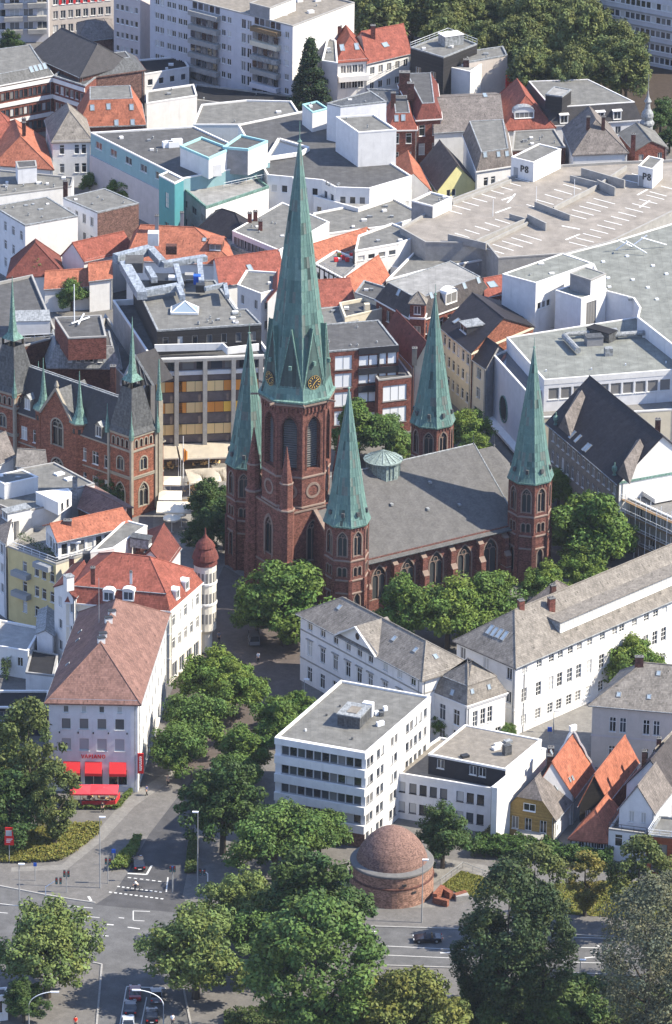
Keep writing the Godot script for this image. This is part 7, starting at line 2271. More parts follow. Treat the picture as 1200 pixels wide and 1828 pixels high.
func stalls(root: Node, a: Array, e: Array, n: int, v: Array, h: float) -> void:
	for i in n:
		var t := float(i) / maxi(1, n - 1)
		var px: float = lerpf(a[0], e[0], t)
		var py: float = lerpf(a[1], e[1], t)
		var st := mb()
		bar(st, W(px, py, h), W(px + v[0], py + v[1], h), 0.2, 0.012)
		obj("stall_line", st, "frame_white", root)
func parking() -> void:
	var D := 13.0
	var b := bld({"n": "parking_deck", "l": "wide rooftop parking deck with white stall lines and ramps", "c": "car park", "p": [[868, 433], [890, 460], [1008, 452], [1092, 430], [1202, 376], [1290, 340], [1290, 282], [1110, 288], [1003, 294], [915, 314], [808, 354], [714, 406], [760, 432]], "h": D, "wall": "concrete", "roof": {"t": "flat", "m": "parking", "par": 0.5, "pm": "concrete"}})
	org = b.org
	var y := D - 0.48
	stalls(b.root, [825, 382], [945, 325], 9, [-40, -11], y)
	stalls(b.root, [900, 453], [967, 429], 5, [-37, -11], y)
	stalls(b.root, [838, 424], [910, 399], 5, [-26, -8], y)
	stalls(b.root, [1047, 391], [1098, 364], 5, [-38, -10], y)
	stalls(b.root, [1048, 440], [1186, 356], 12, [-32, -8], y)
	stalls(b.root, [972, 374], [1038, 338], 5, [-32, -9], y)
	stalls(b.root, [1118, 336], [1162, 318], 3, [-34, -8], y)
	stalls(b.root, [1190, 350], [1230, 330], 3, [-30, -8], y)
	for q in [[896, 357, 918, 350], [885, 380, 912, 370], [1003, 403, 1035, 409], [1010, 428, 1035, 418], [1138, 348, 1156, 338], [1142, 370, 1160, 358], [906, 362, 920, 346]]:
		var st := mb()
		bar(st, W(q[0], q[1], y), W(q[2], q[3], y), 0.35, 0.012)
		obj("direction_arrow", st, "frame_white", b.root)
	for q in [[1038, 314, 1115, 336, 1.7], [1018, 324, 1066, 336, 1.3], [1066, 336, 1098, 350, 1.8], [1115, 336, 1098, 328, 1.5], [955, 370, 1018, 394, 1.2], [988, 378, 1063, 340, 1.0], [1063, 340, 1118, 304, 1.0], [910, 390, 938, 398, 1.0], [942, 396, 975, 412, 1.6], [850, 436, 942, 396, 0.9], [862, 440, 942, 402, 0.7], [800, 430, 868, 446, 1.4], [808, 366, 912, 326, 0.7]]:
		var st := mb()
		var p0 := W(q[0], q[1], y)
		var p1 := W(q[2], q[3], y)
		bar(st, p0 + Vector3(0, q[4] * 0.5, 0), p1 + Vector3(0, q[4] * 0.5, 0), 0.3, q[4])
		obj("ramp_wall", st, "concrete", b.root)
	for q in [[913, 280, 953, 290, 1002, 266], [1140, 296, 1166, 302, 1184, 284]]:
		var k := bld({"n": "deck_stair_kiosk", "l": "white stair kiosk with P8 lettering on the parking deck" if q[0] < 1000 else "smaller white P8 kiosk at the far end of the parking deck", "c": "kiosk", "p": [[q[0], q[1]], [q[2], q[3]], [q[4], q[5]]], "h": 16.6, "y0": y, "wall": "white", "roof": {"t": "flat", "m": "bitumen", "par": 0.15, "pm": "white"}})
		org = k.org
		text(k.root, "P8", onw(k.pts[0], k.pts[1], 0.6, y + 2.2, 0.06), wbasis(k.pts[0], k.pts[1]), 1.9, "metal_dark")
		var ds := mb()
		box(ds, Transform3D(wbasis(k.pts[0], k.pts[1]), onw(k.pts[0], k.pts[1], 0.22, y + 1.1, 0.03)), Vector3(1.0, 2.1, 0.08))
		obj("door", ds, "metal_grey", k.root)
	for q in [[957, 368, 4.0], [1025, 354, 4.0], [880, 386, 3.5]]:
		var st := mb()
		var p := W(q[0], q[1], y)
		tube(st, p, p + Vector3(0, q[2], 0), 0.07, 0.05, 6)
		bxa(st, p + Vector3(0.3, q[2], 0), Vector3(0.8, 0.12, 0.25))
		org = b.org
		st = mb()
		tube(st, p, p + Vector3(0, q[2], 0), 0.07, 0.05, 6)
		obj("deck_lamp", st, "metal_white", b.root)
func buildings() -> void:
	front_buildings()
	mid_buildings()
	far_buildings()
func tree_kinds_setup() -> void:
	tree_kind("lime", "broadleaf_tree", 1, 5.0, 4.4, 5.6, 170, 125, 0.2, Color(0.078, 0.13, 0.026), "lobes", 0.19)
	tree_kind("lime2", "broadleaf_tree", 2, 5.0, 4.2, 5.4, 170, 125, 0.19, Color(0.1, 0.15, 0.028), "lobes", 0.2)
	tree_kind("lime3", "broadleaf_tree", 8, 5.0, 3.9, 5.2, 160, 130, 0.19, Color(0.072, 0.12, 0.028), "lobes", 0.21)
	tree_kind("plane", "plane_tree", 3, 6.5, 5.4, 6.6, 210, 115, 0.22, Color(0.112, 0.146, 0.04), "lobes", 0.17)
	tree_kind("dark", "dark_tree", 4, 5.0, 5.2, 6.6, 170, 125, 0.2, Color(0.042, 0.074, 0.02), "lobes", 0.19)
	tree_kind("olive", "park_tree", 5, 5.0, 6.6, 8.6, 180, 110, 0.22, Color(0.096, 0.116, 0.038), "lobes", 0.19)
	tree_kind("olive2", "park_tree", 15, 5.0, 6.0, 8.0, 180, 110, 0.22, Color(0.08, 0.1, 0.034), "lobes", 0.2)
	tree_kind("conifer", "conifer", 6, 3.4, 6.6, 7.0, 150, 100, 0.17, Color(0.022, 0.04, 0.016), "cone", 0.24)
	tree_kind("alder", "alder", 7, 4.6, 9.5, 10.6, 200, 95, 0.2, Color(0.04, 0.063, 0.024), "column", 0.25)
	tree_kind("birch", "birch", 9, 5.0, 8.6, 9.6, 260, 85, 0.15, Color(0.1, 0.108, 0.066), "column", 0.24)
	tree_kind("maple", "maple", 10, 6.0, 8.0, 8.6, 230, 115, 0.22, Color(0.07, 0.118, 0.028), "column", 0.18)
	tree_kind("chestnut", "chestnut_tree", 11, 6.0, 5.4, 6.6, 200, 120, 0.22, Color(0.108, 0.122, 0.03), "lobes", 0.18)
	tree_kind("yellow", "young_tree", 12, 2.6, 3.8, 5.0, 80, 90, 0.17, Color(0.17, 0.155, 0.04), "column", 0.25)
	tree_kind("linden", "linden_tree", 13, 3.6, 5.4, 6.8, 120, 100, 0.19, Color(0.085, 0.108, 0.032), "column", 0.24)
	tree_kind("bush", "bush", 14, 1.6, 1.2, 1.3, 45, 80, 0.13, Color(0.07, 0.11, 0.03), "round", 0.3)
func bush(px: float, py: float, R: float, label: String, group := "", sy := 1.0) -> void:
	tree("bush", px, py, R, label, group, sy).set_meta("category", "bush")
# low planting filling an outline of pixels on the ground
func bed(called: String, label: String, cat: String, px: Array, h: float, n: int, col: Color, seed_: int, kind := "stuff", y0 := 0.0, leaf := 0.16) -> void:
	var poly := PackedVector2Array()
	for q in px: poly.append(xz(W(q[0], q[1], y0)))
	var r := RandomNumberGenerator.new()
	r.seed = seed_
	var lo := poly[0]
	var hi := poly[0]
	for p in poly:
		lo = lo.min(p)
		hi = hi.max(p)
	var c := (lo + hi) * 0.5
	var V := PackedVector3Array()
	var N := PackedVector3Array()
	var C := PackedColorArray()
	var nz := FastNoiseLite.new()
	nz.seed = seed_
	nz.frequency = 0.35
	var k := 0
	while k < n:
		var p := Vector2(r.randf_range(lo.x, hi.x), r.randf_range(lo.y, hi.y))
		if not Geometry2D.is_point_in_polygon(p, poly):
			n -= 0
			k += 1
			continue
		k += 1
		var hh := h * (0.75 + 0.45 * nz.get_noise_2d(p.x, p.y))
		var q := Vector3(p.x - c.x, hh * pow(r.randf(), 0.4), p.y - c.y)
		var nn := (Vector3(r.randfn(), r.randfn(), r.randfn()) * 0.6 + Vector3.UP).normalized()
		var x := nn.cross(Vector3(r.randfn(), r.randfn(), r.randfn())).normalized()
		var y := nn.cross(x)
		var s := leaf * r.randf_range(0.7, 1.4)
		var g := r.randf_range(0.7, 1.3) * (1.0 + 0.35 * nz.get_noise_2d(p.x * 2.0 + 40.0, p.y * 2.0))
		var cc := Color(col.r * g * r.randf_range(0.85, 1.2), col.g * g, col.b * g)
		var a0 := q - x * s
		var a1 := q + y * s * 0.6
		var a2 := q + x * s
		var a3 := q - y * s * 0.6
		for v in [a0, a1, a2, a0, a2, a3]:
			V.append(v); N.append(nn); C.append(cc)
	var arr := []
	arr.resize(Mesh.ARRAY_MAX)
	arr[Mesh.ARRAY_VERTEX] = V
	arr[Mesh.ARRAY_NORMAL] = N
	arr[Mesh.ARRAY_COLOR] = C
	var m := ArrayMesh.new()
	m.add_surface_from_arrays(Mesh.PRIMITIVE_TRIANGLES, arr)
	var o := MeshInstance3D.new()
	o.mesh = m
	o.material_override = M.leaf
	o.name = numbered(called)
	add_child(o)
	o.position = Vector3(c.x, y0, c.y)
	tag(o, label, cat, "", kind)
func trees() -> void:
	tree_kinds_setup()
	# foreground
	tree("plane", 84, 1690, 7.9, "broad plane tree at the street corner near the curved lamp")
	tree("dark", 42, 1778, 3.2, "small round dark tree under the broad plane tree")
	tree("plane", 350, 1692, 7.9, "broad plane tree beside the waiting cars")
	tree("plane", 428, 1614, 6.0, "pale plane tree behind the broad plane tree at the waiting cars")
	tree("dark", 560, 1606, 8.0, "wide dark green tree in front of the powder tower")
	tree("maple", 565, 1745, 8.6, "tall dense maple in the lower middle, tallest crown by the road")
	tree("lime3", 480, 1676, 5.8, "dark leafy tree between plane tree and maple")
	tree("chestnut", 745, 1800, 8.2, "yellow green chestnut tree at the bottom edge beside the maple")
	tree("chestnut", 650, 1812, 5.0, "smaller yellow green chestnut at the foot of the maple")
	tree("alder", 905, 1684, 5.4, "tall dark alder standing over the main road", "", 1.1)
	tree("alder", 972, 1704, 4.5, "slimmer dark alder beside the tall one", "", 1.1)
	tree("alder", 858, 1716, 3.8, "short dark alder left of the tall one", "", 0.95)
	tree("linden", 956, 1588, 4.2, "pale linden rising behind the dark alders", "", 1.1)
	tree("yellow", 1046, 1572, 3.0, "young yellowish tree on the lawn before the cottages")
	tree("linden", 1142, 1574, 4.6, "rounded pale linden before the rust red house")
	tree("birch", 1160, 1722, 7.6, "wispy grey green birch at the right edge", "", 0.95)
	tree("birch", 1196, 1660, 5.0, "slender birch behind the wispy one at the right edge")
	for q in [[900, 1790, 3.0], [960, 1800, 2.8], [1010, 1780, 3.2], [1060, 1800, 2.6], [880, 1815, 2.6], [1040, 1760, 2.4], [840, 1770, 2.4], [990, 1815, 2.4]]: bush(q[0], q[1], q[2], "dark bush by the water under the alders", "bushes along the water")
	tree("linden", 52, 1348, 5.0, "dense tall linden beside the restaurant front", "", 1.15)
	tree("linden", 98, 1430, 3.9, "lower linden beside the red umbrellas", "", 1.0)
	tree("dark", 0, 1350, 5.4, "tall dark tree at the left edge by the linden", "", 1.15)
	tree("dark", 20, 1430, 5.5, "dark tree shading the shrub bed at the left edge")
	tree("lime2", 376, 1206, 5.8, "bright green tree in the square beside the curved house")
	tree("lime2", 418, 1226, 5.2, "bright green smaller tree at the square's edge")
	tree("lime3", 348, 1284, 5.7, "green street tree opposite the restaurant side wall")
	tree("lime3", 318, 1334, 5.0, "lower green street tree near the restaurant corner")
	tree("lime", 495, 1285, 4.4, "bright tree left of the office block's rear corner")
	tree("lime", 436, 1340, 4.9, "bright tree along the office block's shaded side")
	tree("lime", 530, 1262, 3.2, "small bright tree between school and office block")
	tree("dark", 398, 1424, 6.2, "dark street tree left of the office block", "", 1.15)
	tree("lime3", 424, 1380, 4.2, "leafy tree above the dark street tree")
	tree("lime3", 492, 1494, 7.0, "spreading tree at the foot of the office block")
	tree("lime3", 570, 1488, 4.6, "spreading tree touching the office block corner")
	tree("dark", 792, 1484, 4.6, "dense tree in front of the low office wing")
	tree("lime", 792, 1292, 2.6, "small tree in the yard behind the office block")
	tree("lime3", 905, 1306, 1.8, "low green tree at the school pavilion's foot")
	# church yard
	tree("lime", 508, 1066, 7.6, "big green tree before the church's main tower")
	tree("lime3", 460, 1096, 4.6, "darker green tree left of the big one before the tower")
	tree("lime", 725, 1078, 5.8, "green tree below the church nave windows")
	tree("lime2", 800, 1086, 6.6, "wide green tree below the middle of the nave")
	tree("lime", 872, 1070, 6.0, "green tree at the nave's right end below the last windows")
	tree("lime2", 970, 1040, 4.4, "green tree at the foot of the right corner turret")
	tree("lime2", 1040, 1012, 4.4, "green tree behind the long white school's ridge")
	tree("lime", 1060, 945, 7.8, "wide green tree between turret and scaffolding")
	tree("lime2", 1010, 935, 4.6, "green tree directly right of the corner turret")
	tree("lime2", 998, 864, 3.8, "green tree before the stone fronted building")
	tree("lime", 1095, 955, 4.2, "green tree beside the scaffolded house")
	tree("lime", 640, 762, 5.8, "green tree behind the nave beside the main tower")
	tree("lime3", 690, 778, 5.0, "green tree behind the lantern")
	tree("lime2", 715, 800, 3.4, "small bright tree behind the nave roof")
	tree("lime2", 838, 762, 4.4, "bright tree in the lane behind the far turret")
	tree("lime2", 852, 796, 3.2, "small tree at the choir's far side")
	tree("dark", 375, 892, 4.4, "dark tree shading the cafe terrace")
	tree("dark", 402, 925, 4.4, "dark tree at the church's shaded side")
	tree("dark", 360, 950, 3.4, "dark tree behind the round turret")
	for q in [[160, 830], [190, 852], [215, 872], [140, 815]]: tree("dark", q[0], q[1], 2.6, "dark tree in the row along the town hall front", "town hall trees", 1.2)
	tree("dark", 12, 772, 3.4, "dark tree at the left end of the town hall")
	tree("dark", 46, 800, 2.6, "small dark tree before the town hall's left wing")
	tree("lime3", 128, 522, 3.6, "round tree in the courtyard by the antenna mast")
	tree("linden", 66, 488, 2.6, "pale tree before the dark red roof")
	tree("lime2", 225, 335, 3.8, "tree under the teal shopping block facade")
	tree("lime3", 168, 322, 2.8, "smaller tree before the white stuccoed villa")
	tree("lime2", 1128, 1180, 5.2, "tree between the long white school and beige villa")
	# far
	tree("conifer", 554, 146, 5.6, "tall dark conifer beside the apartment block's end wall", "", 0.85)
	tree("conifer", 530, 150, 2.6, "slimmer dark conifer at the apartment block's corner", "", 1.15)
	for q in [[815, 206, 3.4], [790, 232, 3.0], [836, 236, 2.6]]: tree("lime3", q[0], q[1], q[2], "green tree among the roofs beside the yellow gable house", "trees beside the yellow house")
	tree("dark", 1180, 205, 4.0, "dark tree behind the slim domed turret")
	tree("dark", 1196, 245, 2.6, "small dark tree at the far end of the deck")
	var g := RandomNumberGenerator.new()
	g.seed = 77
	var k := 0
	for row in [[0, 640, 1010, 8], [40, 650, 1080, 8], [84, 770, 1130, 6], [128, 930, 1140, 5]]:
		for i in row[3]:
			var x := lerpf(row[1], row[2], (i + 0.5) / row[3]) + g.randf_range(-14, 14)
			tree("olive" if k % 3 else "olive2", x, row[0] + g.randf_range(-10, 10), g.randf_range(4.8, 6.6), "big olive green tree in the dense park row", "park trees", g.randf_range(0.95, 1.2))
			k += 1
	tree("dark", 262, 60, 2.0, "small tree below the grey tower slab")
	tree("dark", 20, 75, 3.0, "dark tree under the balcony apartments")
	# beds and hedges
	bed("shrub_bed", "yellow green shrub bed at the crossing corner", "shrubs", [[-30, 1470], [60, 1478], [182, 1470], [176, 1492], [140, 1520], [110, 1538], [40, 1542], [-30, 1540]], 0.9, 26000, Color(0.15, 0.15, 0.035), 31)
	bed("shrub_bed", "narrow shrub island beside the parked black car", "shrubs", [[193, 1556], [210, 1535], [240, 1500], [254, 1496], [248, 1520], [228, 1552]], 1.3, 9000, Color(0.1, 0.14, 0.03), 32)
	bed("hedge", "clipped hedge round the red restaurant terrace", "hedge", [[140, 1446], [212, 1446], [238, 1416], [232, 1413], [206, 1440], [142, 1440]], 0.9, 8000, Color(0.09, 0.13, 0.03), 33, "")
	bed("hedge", "long dark hedge below the timber house and cottages", "hedge", [[838, 1532], [850, 1508], [905, 1504], [990, 1520], [1095, 1536], [1092, 1556], [1010, 1546], [900, 1536]], 2.6, 34000, Color(0.045, 0.085, 0.02), 34, "", 0.0, 0.18)
	bed("shrub_bed", "pale bushes below the low office wing", "shrubs", [[850, 1506], [880, 1486], [900, 1492], [890, 1510]], 2.0, 5000, Color(0.12, 0.12, 0.05), 35)
	bed("lawn_patch", "yellow green lawn beside the powder tower", "lawn", [[786, 1584], [824, 1556], [872, 1570], [900, 1592], [850, 1604]], 0.25, 16000, Color(0.14, 0.145, 0.03), 36)
	bed("lawn_patch", "shaded lawn strip before the cottages", "lawn", [[900, 1600], [980, 1580], [1090, 1572], [1230, 1580], [1230, 1652], [1120, 1640], [1010, 1632], [930, 1622]], 0.2, 26000, Color(0.14, 0.145, 0.03), 37)
	bed("shrub_bed", "dark undergrowth along the water at the bottom edge", "shrubs", [[400, 1836], [400, 1812], [520, 1796], [660, 1800], [840, 1800], [900, 1762], [1070, 1750], [1230, 1770], [1230, 1836]], 1.4, 60000, Color(0.05, 0.075, 0.022), 38, "stuff", 0.0, 0.2)
	bed("hedge", "low hedge strip below the street tree at the square", "hedge", [[330, 1560], [350, 1560], [352, 1500], [338, 1500]], 1.0, 5000, Color(0.07, 0.1, 0.03), 39, "")
	bed("ivy_wall", "dark ivy hedge in the courtyard left of the restaurant", "ivy", [[2, 1215], [8, 1178], [20, 1160], [60, 1165], [80, 1150], [86, 1160], [60, 1180], [30, 1190], [14, 1222]], 4.0, 14000, Color(0.035, 0.06, 0.02), 40, "")
	bed("terrace_plants", "green potted plants along the yellow house's roof terrace", "plants", [[30, 962], [40, 956], [100, 990], [96, 1000]], 1.0, 3000, Color(0.05, 0.08, 0.025), 41, "stuff", 13.0, 0.12)
# ---- people: one skin round a skeleton, meshed as surface nets ----
func body_mesh(bones: Array, cell := 0.035) -> ArrayMesh:
	var lo := Vector3(9, 9, 9)
	var hi := -lo
	for b in bones:
		for p in [b[0], b[1]]:
			lo = lo.min(p)
			hi = hi.max(p)
	lo -= Vector3.ONE * 0.25
	hi += Vector3.ONE * 0.25
	var n := Vector3i(((hi - lo) / cell).ceil()) + Vector3i.ONE
	var f := PackedFloat32Array()
	f.resize(n.x * n.y * n.z)
	for z in n.z:
		for y in n.y:
			for x in n.x:
				var p := lo + Vector3(x, y, z) * cell
				var s := 0.0
				for b in bones:
					var pa: Vector3 = p - b[0]
					var ba: Vector3 = b[1] - b[0]
					var h := clampf(pa.dot(ba) / maxf(ba.length_squared(), 1e-6), 0, 1)
					var d: float = (pa - ba * h).length() - lerpf(b[2], b[3], h)
					s += exp(-28.0 * minf(d, 0.6))
				f[(z * n.y + y) * n.x + x] = -log(s) / 28.0
	var idx := {}
	var V := []
	for z in n.z - 1:
		for y in n.y - 1:
			for x in n.x - 1:
				var c := Vector3.ZERO
				var k := 0
				for e in [[0, 1], [2, 3], [4, 5], [6, 7], [0, 2], [1, 3], [4, 6], [5, 7], [0, 4], [1, 5], [2, 6], [3, 7]]:
					var a := Vector3i(e[0] & 1, (e[0] >> 1) & 1, e[0] >> 2)
					var b := Vector3i(e[1] & 1, (e[1] >> 1) & 1, e[1] >> 2)
					var fa := f[((z + a.z) * n.y + y + a.y) * n.x + x + a.x]
					var fb := f[((z + b.z) * n.y + y + b.y) * n.x + x + b.x]
					if (fa < 0) != (fb < 0):
						c += Vector3(a).lerp(Vector3(b), fa / (fa - fb))
						k += 1
				if k:
					idx[Vector3i(x, y, z)] = V.size()
					V.append(lo + (Vector3(x, y, z) + c / k) * cell)
	var st := SurfaceTool.new()
	st.begin(Mesh.PRIMITIVE_TRIANGLES)
	st.set_smooth_group(0)
	for key in idx:
		var v: Vector3i = key
		for ax in 3:
			var d := Vector3i.ZERO
			d[ax] = 1
			var u := Vector3i.ZERO
			u[(ax + 1) % 3] = 1
			var w := Vector3i.ZERO
			w[(ax + 2) % 3] = 1
			var fa := f[(v.z * n.y + v.y) * n.x + v.x]
			var q := v + d
			var fb := f[(q.z * n.y + q.y) * n.x + q.x]
			if (fa < 0) == (fb < 0): continue
			if not (idx.has(v - u) and idx.has(v - w) and idx.has(v - u - w)): continue
			var quad := [V[idx[v]], V[idx[v - u]], V[idx[v - u - w]], V[idx[v - w]]]
			if fa < 0: quad.reverse()
			for t in [0, 1, 2, 0, 2, 3]: st.add_vertex(quad[t])
	st.index()
	st.generate_normals()
	return st.commit()
func person_bones(pose: String) -> Dictionary:
	var v := func(x: float, y: float, z: float) -> Vector3: return Vector3(x, y, z)
	var B := {}
	var hip: Vector3 = v.call(0, 0.95, 0)
	var sh: Vector3 = v.call(0, 1.42, 0.0)
	if pose == "ride":
		hip = v.call(0, 1.02, 0.22)
		sh = v.call(0, 1.42, -0.1)
	B.skin = []
	B.top = [[hip, sh, 0.14, 0.155]]
	B.legs = []
	for s in [-1.0, 1.0]:
		var hp: Vector3 = hip + v.call(s * 0.09, -0.02, 0)
		var kn: Vector3 = v.call(s * 0.1, 0.5, -0.06 * s)
		var an: Vector3 = v.call(s * 0.1, 0.08, 0.12 * s)
		var so: Vector3 = sh + v.call(s * 0.19, -0.02, 0)
		var el: Vector3 = so + v.call(s * 0.05, -0.28, 0.04)
		var hd: Vector3 = el + v.call(0, -0.25, -0.06)
		if pose == "ride":
			kn = v.call(s * 0.1, 0.72 + s * 0.12, -0.2)
			an = v.call(s * 0.1, 0.3 + s * 0.13, 0.0)
			el = so + v.call(s * 0.04, -0.2, -0.14)
			hd = so + v.call(s * 0.06, -0.34, -0.36)
		B.legs.append([hp, kn, 0.09, 0.06])
		B.legs.append([kn, an, 0.06, 0.042])
		B.legs.append([an, an + v.call(0, -0.04, -0.16), 0.045, 0.035])
		B.top.append([sh + v.call(s * 0.06, 0, 0), so, 0.1, 0.07])
		B.top.append([so, el, 0.06, 0.048])
		B.skin.append([el, hd, 0.042, 0.032])
		for i in 4: B.skin.append([hd, hd + v.call((i - 1.5) * 0.018, -0.09, -0.02), 0.02, 0.012])
	B.skin.append([sh + v.call(0, 0.02, 0), sh + v.call(0, 0.14, -0.01), 0.06, 0.055])
	B.skin.append([sh + v.call(0, 0.2, -0.03), sh + v.call(0, 0.27, -0.01), 0.085, 0.09])
	B.skin.append([sh + v.call(0, 0.2, -0.1), sh + v.call(0, 0.23, -0.11), 0.018, 0.015])
	B.hair = [[sh + v.call(0, 0.27, 0.03), sh + v.call(0, 0.31, 0.0), 0.085, 0.09]]
	return B
var figure := {}
func person(px: float, py: float, turn: float, top: Color, legs: Color, label: String, pose := "stand", at = null) -> Node3D:
	if not figure.has(pose):
		var B := person_bones(pose)
		figure[pose] = [body_mesh(B.skin + B.top + B.legs, 0.05 if pose == "x" else 0.04), body_mesh(B.hair, 0.04), body_mesh(B.top.map(func(b): return [b[0], b[1], b[2] + 0.012, b[3] + 0.012]), 0.04), body_mesh(B.legs.slice(0).map(func(b): return [b[0], b[1], b[2] + 0.01, b[3] + 0.008]), 0.04)]
	var p: Vector3 = W(px, py, 0) if at == null else at
	var o := thing("person", label, "person", p)
	o.rotation.y = turn
	var cols := [M.skin, null, null, null]
	for i in 4:
		var m := MeshInstance3D.new()
		m.name = ["body", "hair", "shirt", "trousers"][i]
		m.mesh = figure[pose][i]
		if i == 0: m.material_override = M.skin
		else:
			var sm := StandardMaterial3D.new()
			sm.albedo_color = [Color(0.06, 0.04, 0.03), top, legs][i - 1]
			sm.roughness = 0.9
			m.material_override = sm
		o.add_child(m)
	return o
# ---- cars ----
func car(px: float, py: float, turn: float, paint: String, label: String, kind := "saloon") -> void:
	var o := thing("parked_car" if kind != "van" else "van", label, "car" if kind != "van" else "van", W(px, py, 0), "")
	org = Vector3.ZERO
	o.rotation.y = turn
	# side outline (z forward = -), body lower then cabin
	var Lh := 2.15
	var w := 0.86
	var cab := [[-0.75, 0.92], [-0.25, 1.38], [0.85, 1.42], [1.6, 0.98]]
	var bod := [[-2.15, 0.35], [-2.12, 0.66], [-1.7, 0.82], [-0.75, 0.93], [1.6, 0.98], [2.1, 0.9], [2.15, 0.4]]
	if kind == "van":
		bod = [[-2.3, 0.35], [-2.28, 0.8], [-1.75, 1.0], [2.3, 1.05], [2.32, 0.4]]
		cab = [[-1.75, 1.0], [-1.1, 1.85], [2.2, 1.9], [2.3, 1.05]]
	elif kind == "open":
		bod = [[-2.05, 0.3], [-2.02, 0.58], [-1.5, 0.74], [-0.5, 0.84], [0.5, 0.8], [1.3, 0.86], [1.9, 0.8], [2.0, 0.4]]
		cab = []
	var st := mb()
	for s in [1.0, -1.0]:
		var side := []
		for q in bod: side.append(Vector3(s * w, q[1], q[0]))
		side.append(Vector3(s * w, 0.25, 2.05))
		side.append(Vector3(s * w, 0.25, -2.05))
		if s > 0: side.reverse()
		face(st, side)
	var loop: Array = bod + [[2.05, 0.25], [-2.05, 0.25]]
	for i in loop.size():
		var p: Array = loop[i]
		var q: Array = loop[(i + 1) % loop.size()]
		face(st, [Vector3(w, p[1], p[0]), Vector3(-w, p[1], p[0]), Vector3(-w, q[1], q[0]), Vector3(w, q[1], q[0])])
	obj("body", st, paint, o)
	if cab.size():
		var wt := w - 0.16
		var gs := mb()
		var rs := mb()
		var P := func(i: int, s: float) -> Vector3: return Vector3(s * (wt if i == 1 or i == 2 else w - 0.03), cab[i][1], cab[i][0])
		for s in [1.0, -1.0]:
			var q := [P.call(0, s), P.call(1, s), P.call(2, s), P.call(3, s)]
			if s < 0: q.reverse()
			face(gs, q)
		face(gs, [P.call(0, 1.0), P.call(0, -1.0), P.call(1, -1.0), P.call(1, 1.0)])
		face(gs, [P.call(2, 1.0), P.call(2, -1.0), P.call(3, -1.0), P.call(3, 1.0)])
		obj("windows", gs, "glass", o)
		face(rs, [P.call(1, 1.0) + Vector3(0, 0.02, 0), P.call(1, -1.0) + Vector3(0, 0.02, 0), P.call(2, -1.0) + Vector3(0, 0.02, 0), P.call(2, 1.0) + Vector3(0, 0.02, 0)])
		for s in [1.0, -1.0]:
			for e in [[0, 1], [1, 2], [2, 3]]: bar(rs, P.call(e[0], s), P.call(e[1], s), 0.09, 0.07)
			bar(rs, P.call(1, s).lerp(P.call(2, s), 0.5), Vector3(s * (w - 0.03), 0.95, 0.3), 0.08, 0.06)
		obj("roof", rs, paint, o)
	else:
		var gs := mb()
		face(gs, [Vector3(w - 0.08, 0.84, -0.55), Vector3(-w + 0.08, 0.84, -0.55), Vector3(-w + 0.2, 1.18, -0.2), Vector3(w - 0.2, 1.18, -0.2)])
		obj("windscreen", gs, "glass_blue", o)
		gs = mb()
		bxa(gs, Vector3(0, 0.84, 0.4), Vector3(1.4, 0.05, 1.5))
		obj("cockpit", gs, "metal_dark", o)
		for s in [-1.0, 1.0]:
			gs = mb()
			bxa(gs, Vector3(s * 0.38, 0.95, 0.65), Vector3(0.5, 0.5, 0.2))
			obj("seat", gs, "wood", o)
	for s in [-1.0, 1.0]:
		for z in [-1.3, 1.3]:
			var ws := mb()
			tube(ws, Vector3(s * 0.68, 0.32, z), Vector3(s * 0.9, 0.32, z), 0.32, 0.32, 14)
			var wo := obj("wheel", ws, "rubber", o)
			ws = mb()
			tube(ws, Vector3(s * 0.89, 0.32, z), Vector3(s * 0.91, 0.32, z), 0.2, 0.18, 10)
			obj("rim", ws, "zinc", wo)
		var hs := mb()
		bxa(hs, Vector3(s * 0.62, 0.62, -bod[0][0] * -1.0 + 0.02), Vector3(0.34, 0.14, 0.1))
		obj("headlight", hs, "metal_white", o)
		hs = mb()
		bxa(hs, Vector3(s * 0.66, 0.76, 2.12), Vector3(0.26, 0.18, 0.08))
		obj("tail_light", hs, "red_paint", o)
	var ps := mb()
	bxa(ps, Vector3(0, 0.5, 2.16), Vector3(0.5, 0.12, 0.03))
	obj("number_plate", ps, "frame_white", o)
# ---- street furniture ----
func lamp(px: float, py: float, h: float, label: String, arm := 0.9, dir := 1.0, grp := "street lamps") -> void:
	var p := W(px, py, 0)
	var o := thing("street_lamp", label, "street lamp", p, grp)
	var st := mb()
	tube(st, p, p + Vector3(0, h * 0.5, 0), 0.1, 0.085, 8)
	tube(st, p + Vector3(0, h * 0.5, 0), p + Vector3(0, h, 0), 0.07, 0.05, 8)
	obj("pole", st, "metal_grey", o)
	st = mb()
	if arm > 2.0:
		var prev := p + Vector3(0, h, 0)
		for i in 8:
			var t := (i + 1) / 8.0 * PI * 0.42
			var q := p + Vector3(dir * arm * (1.0 - cos(t)), h + arm * 0.55 * sin(t), 0)
			tube(st, prev, q, 0.07, 0.065, 7)
			prev = q
		obj("arm", st, "metal_white", o)
		st = mb()
		bxa(st, prev + Vector3(dir * 0.5, 0.0, 0), Vector3(1.2, 0.14, 0.32))
	else: bxa(st, p + Vector3(dir * arm * 0.4, h + 0.05, 0), Vector3(arm, 0.16, 0.35))
	obj("lamp_head", st, "metal_white", o)
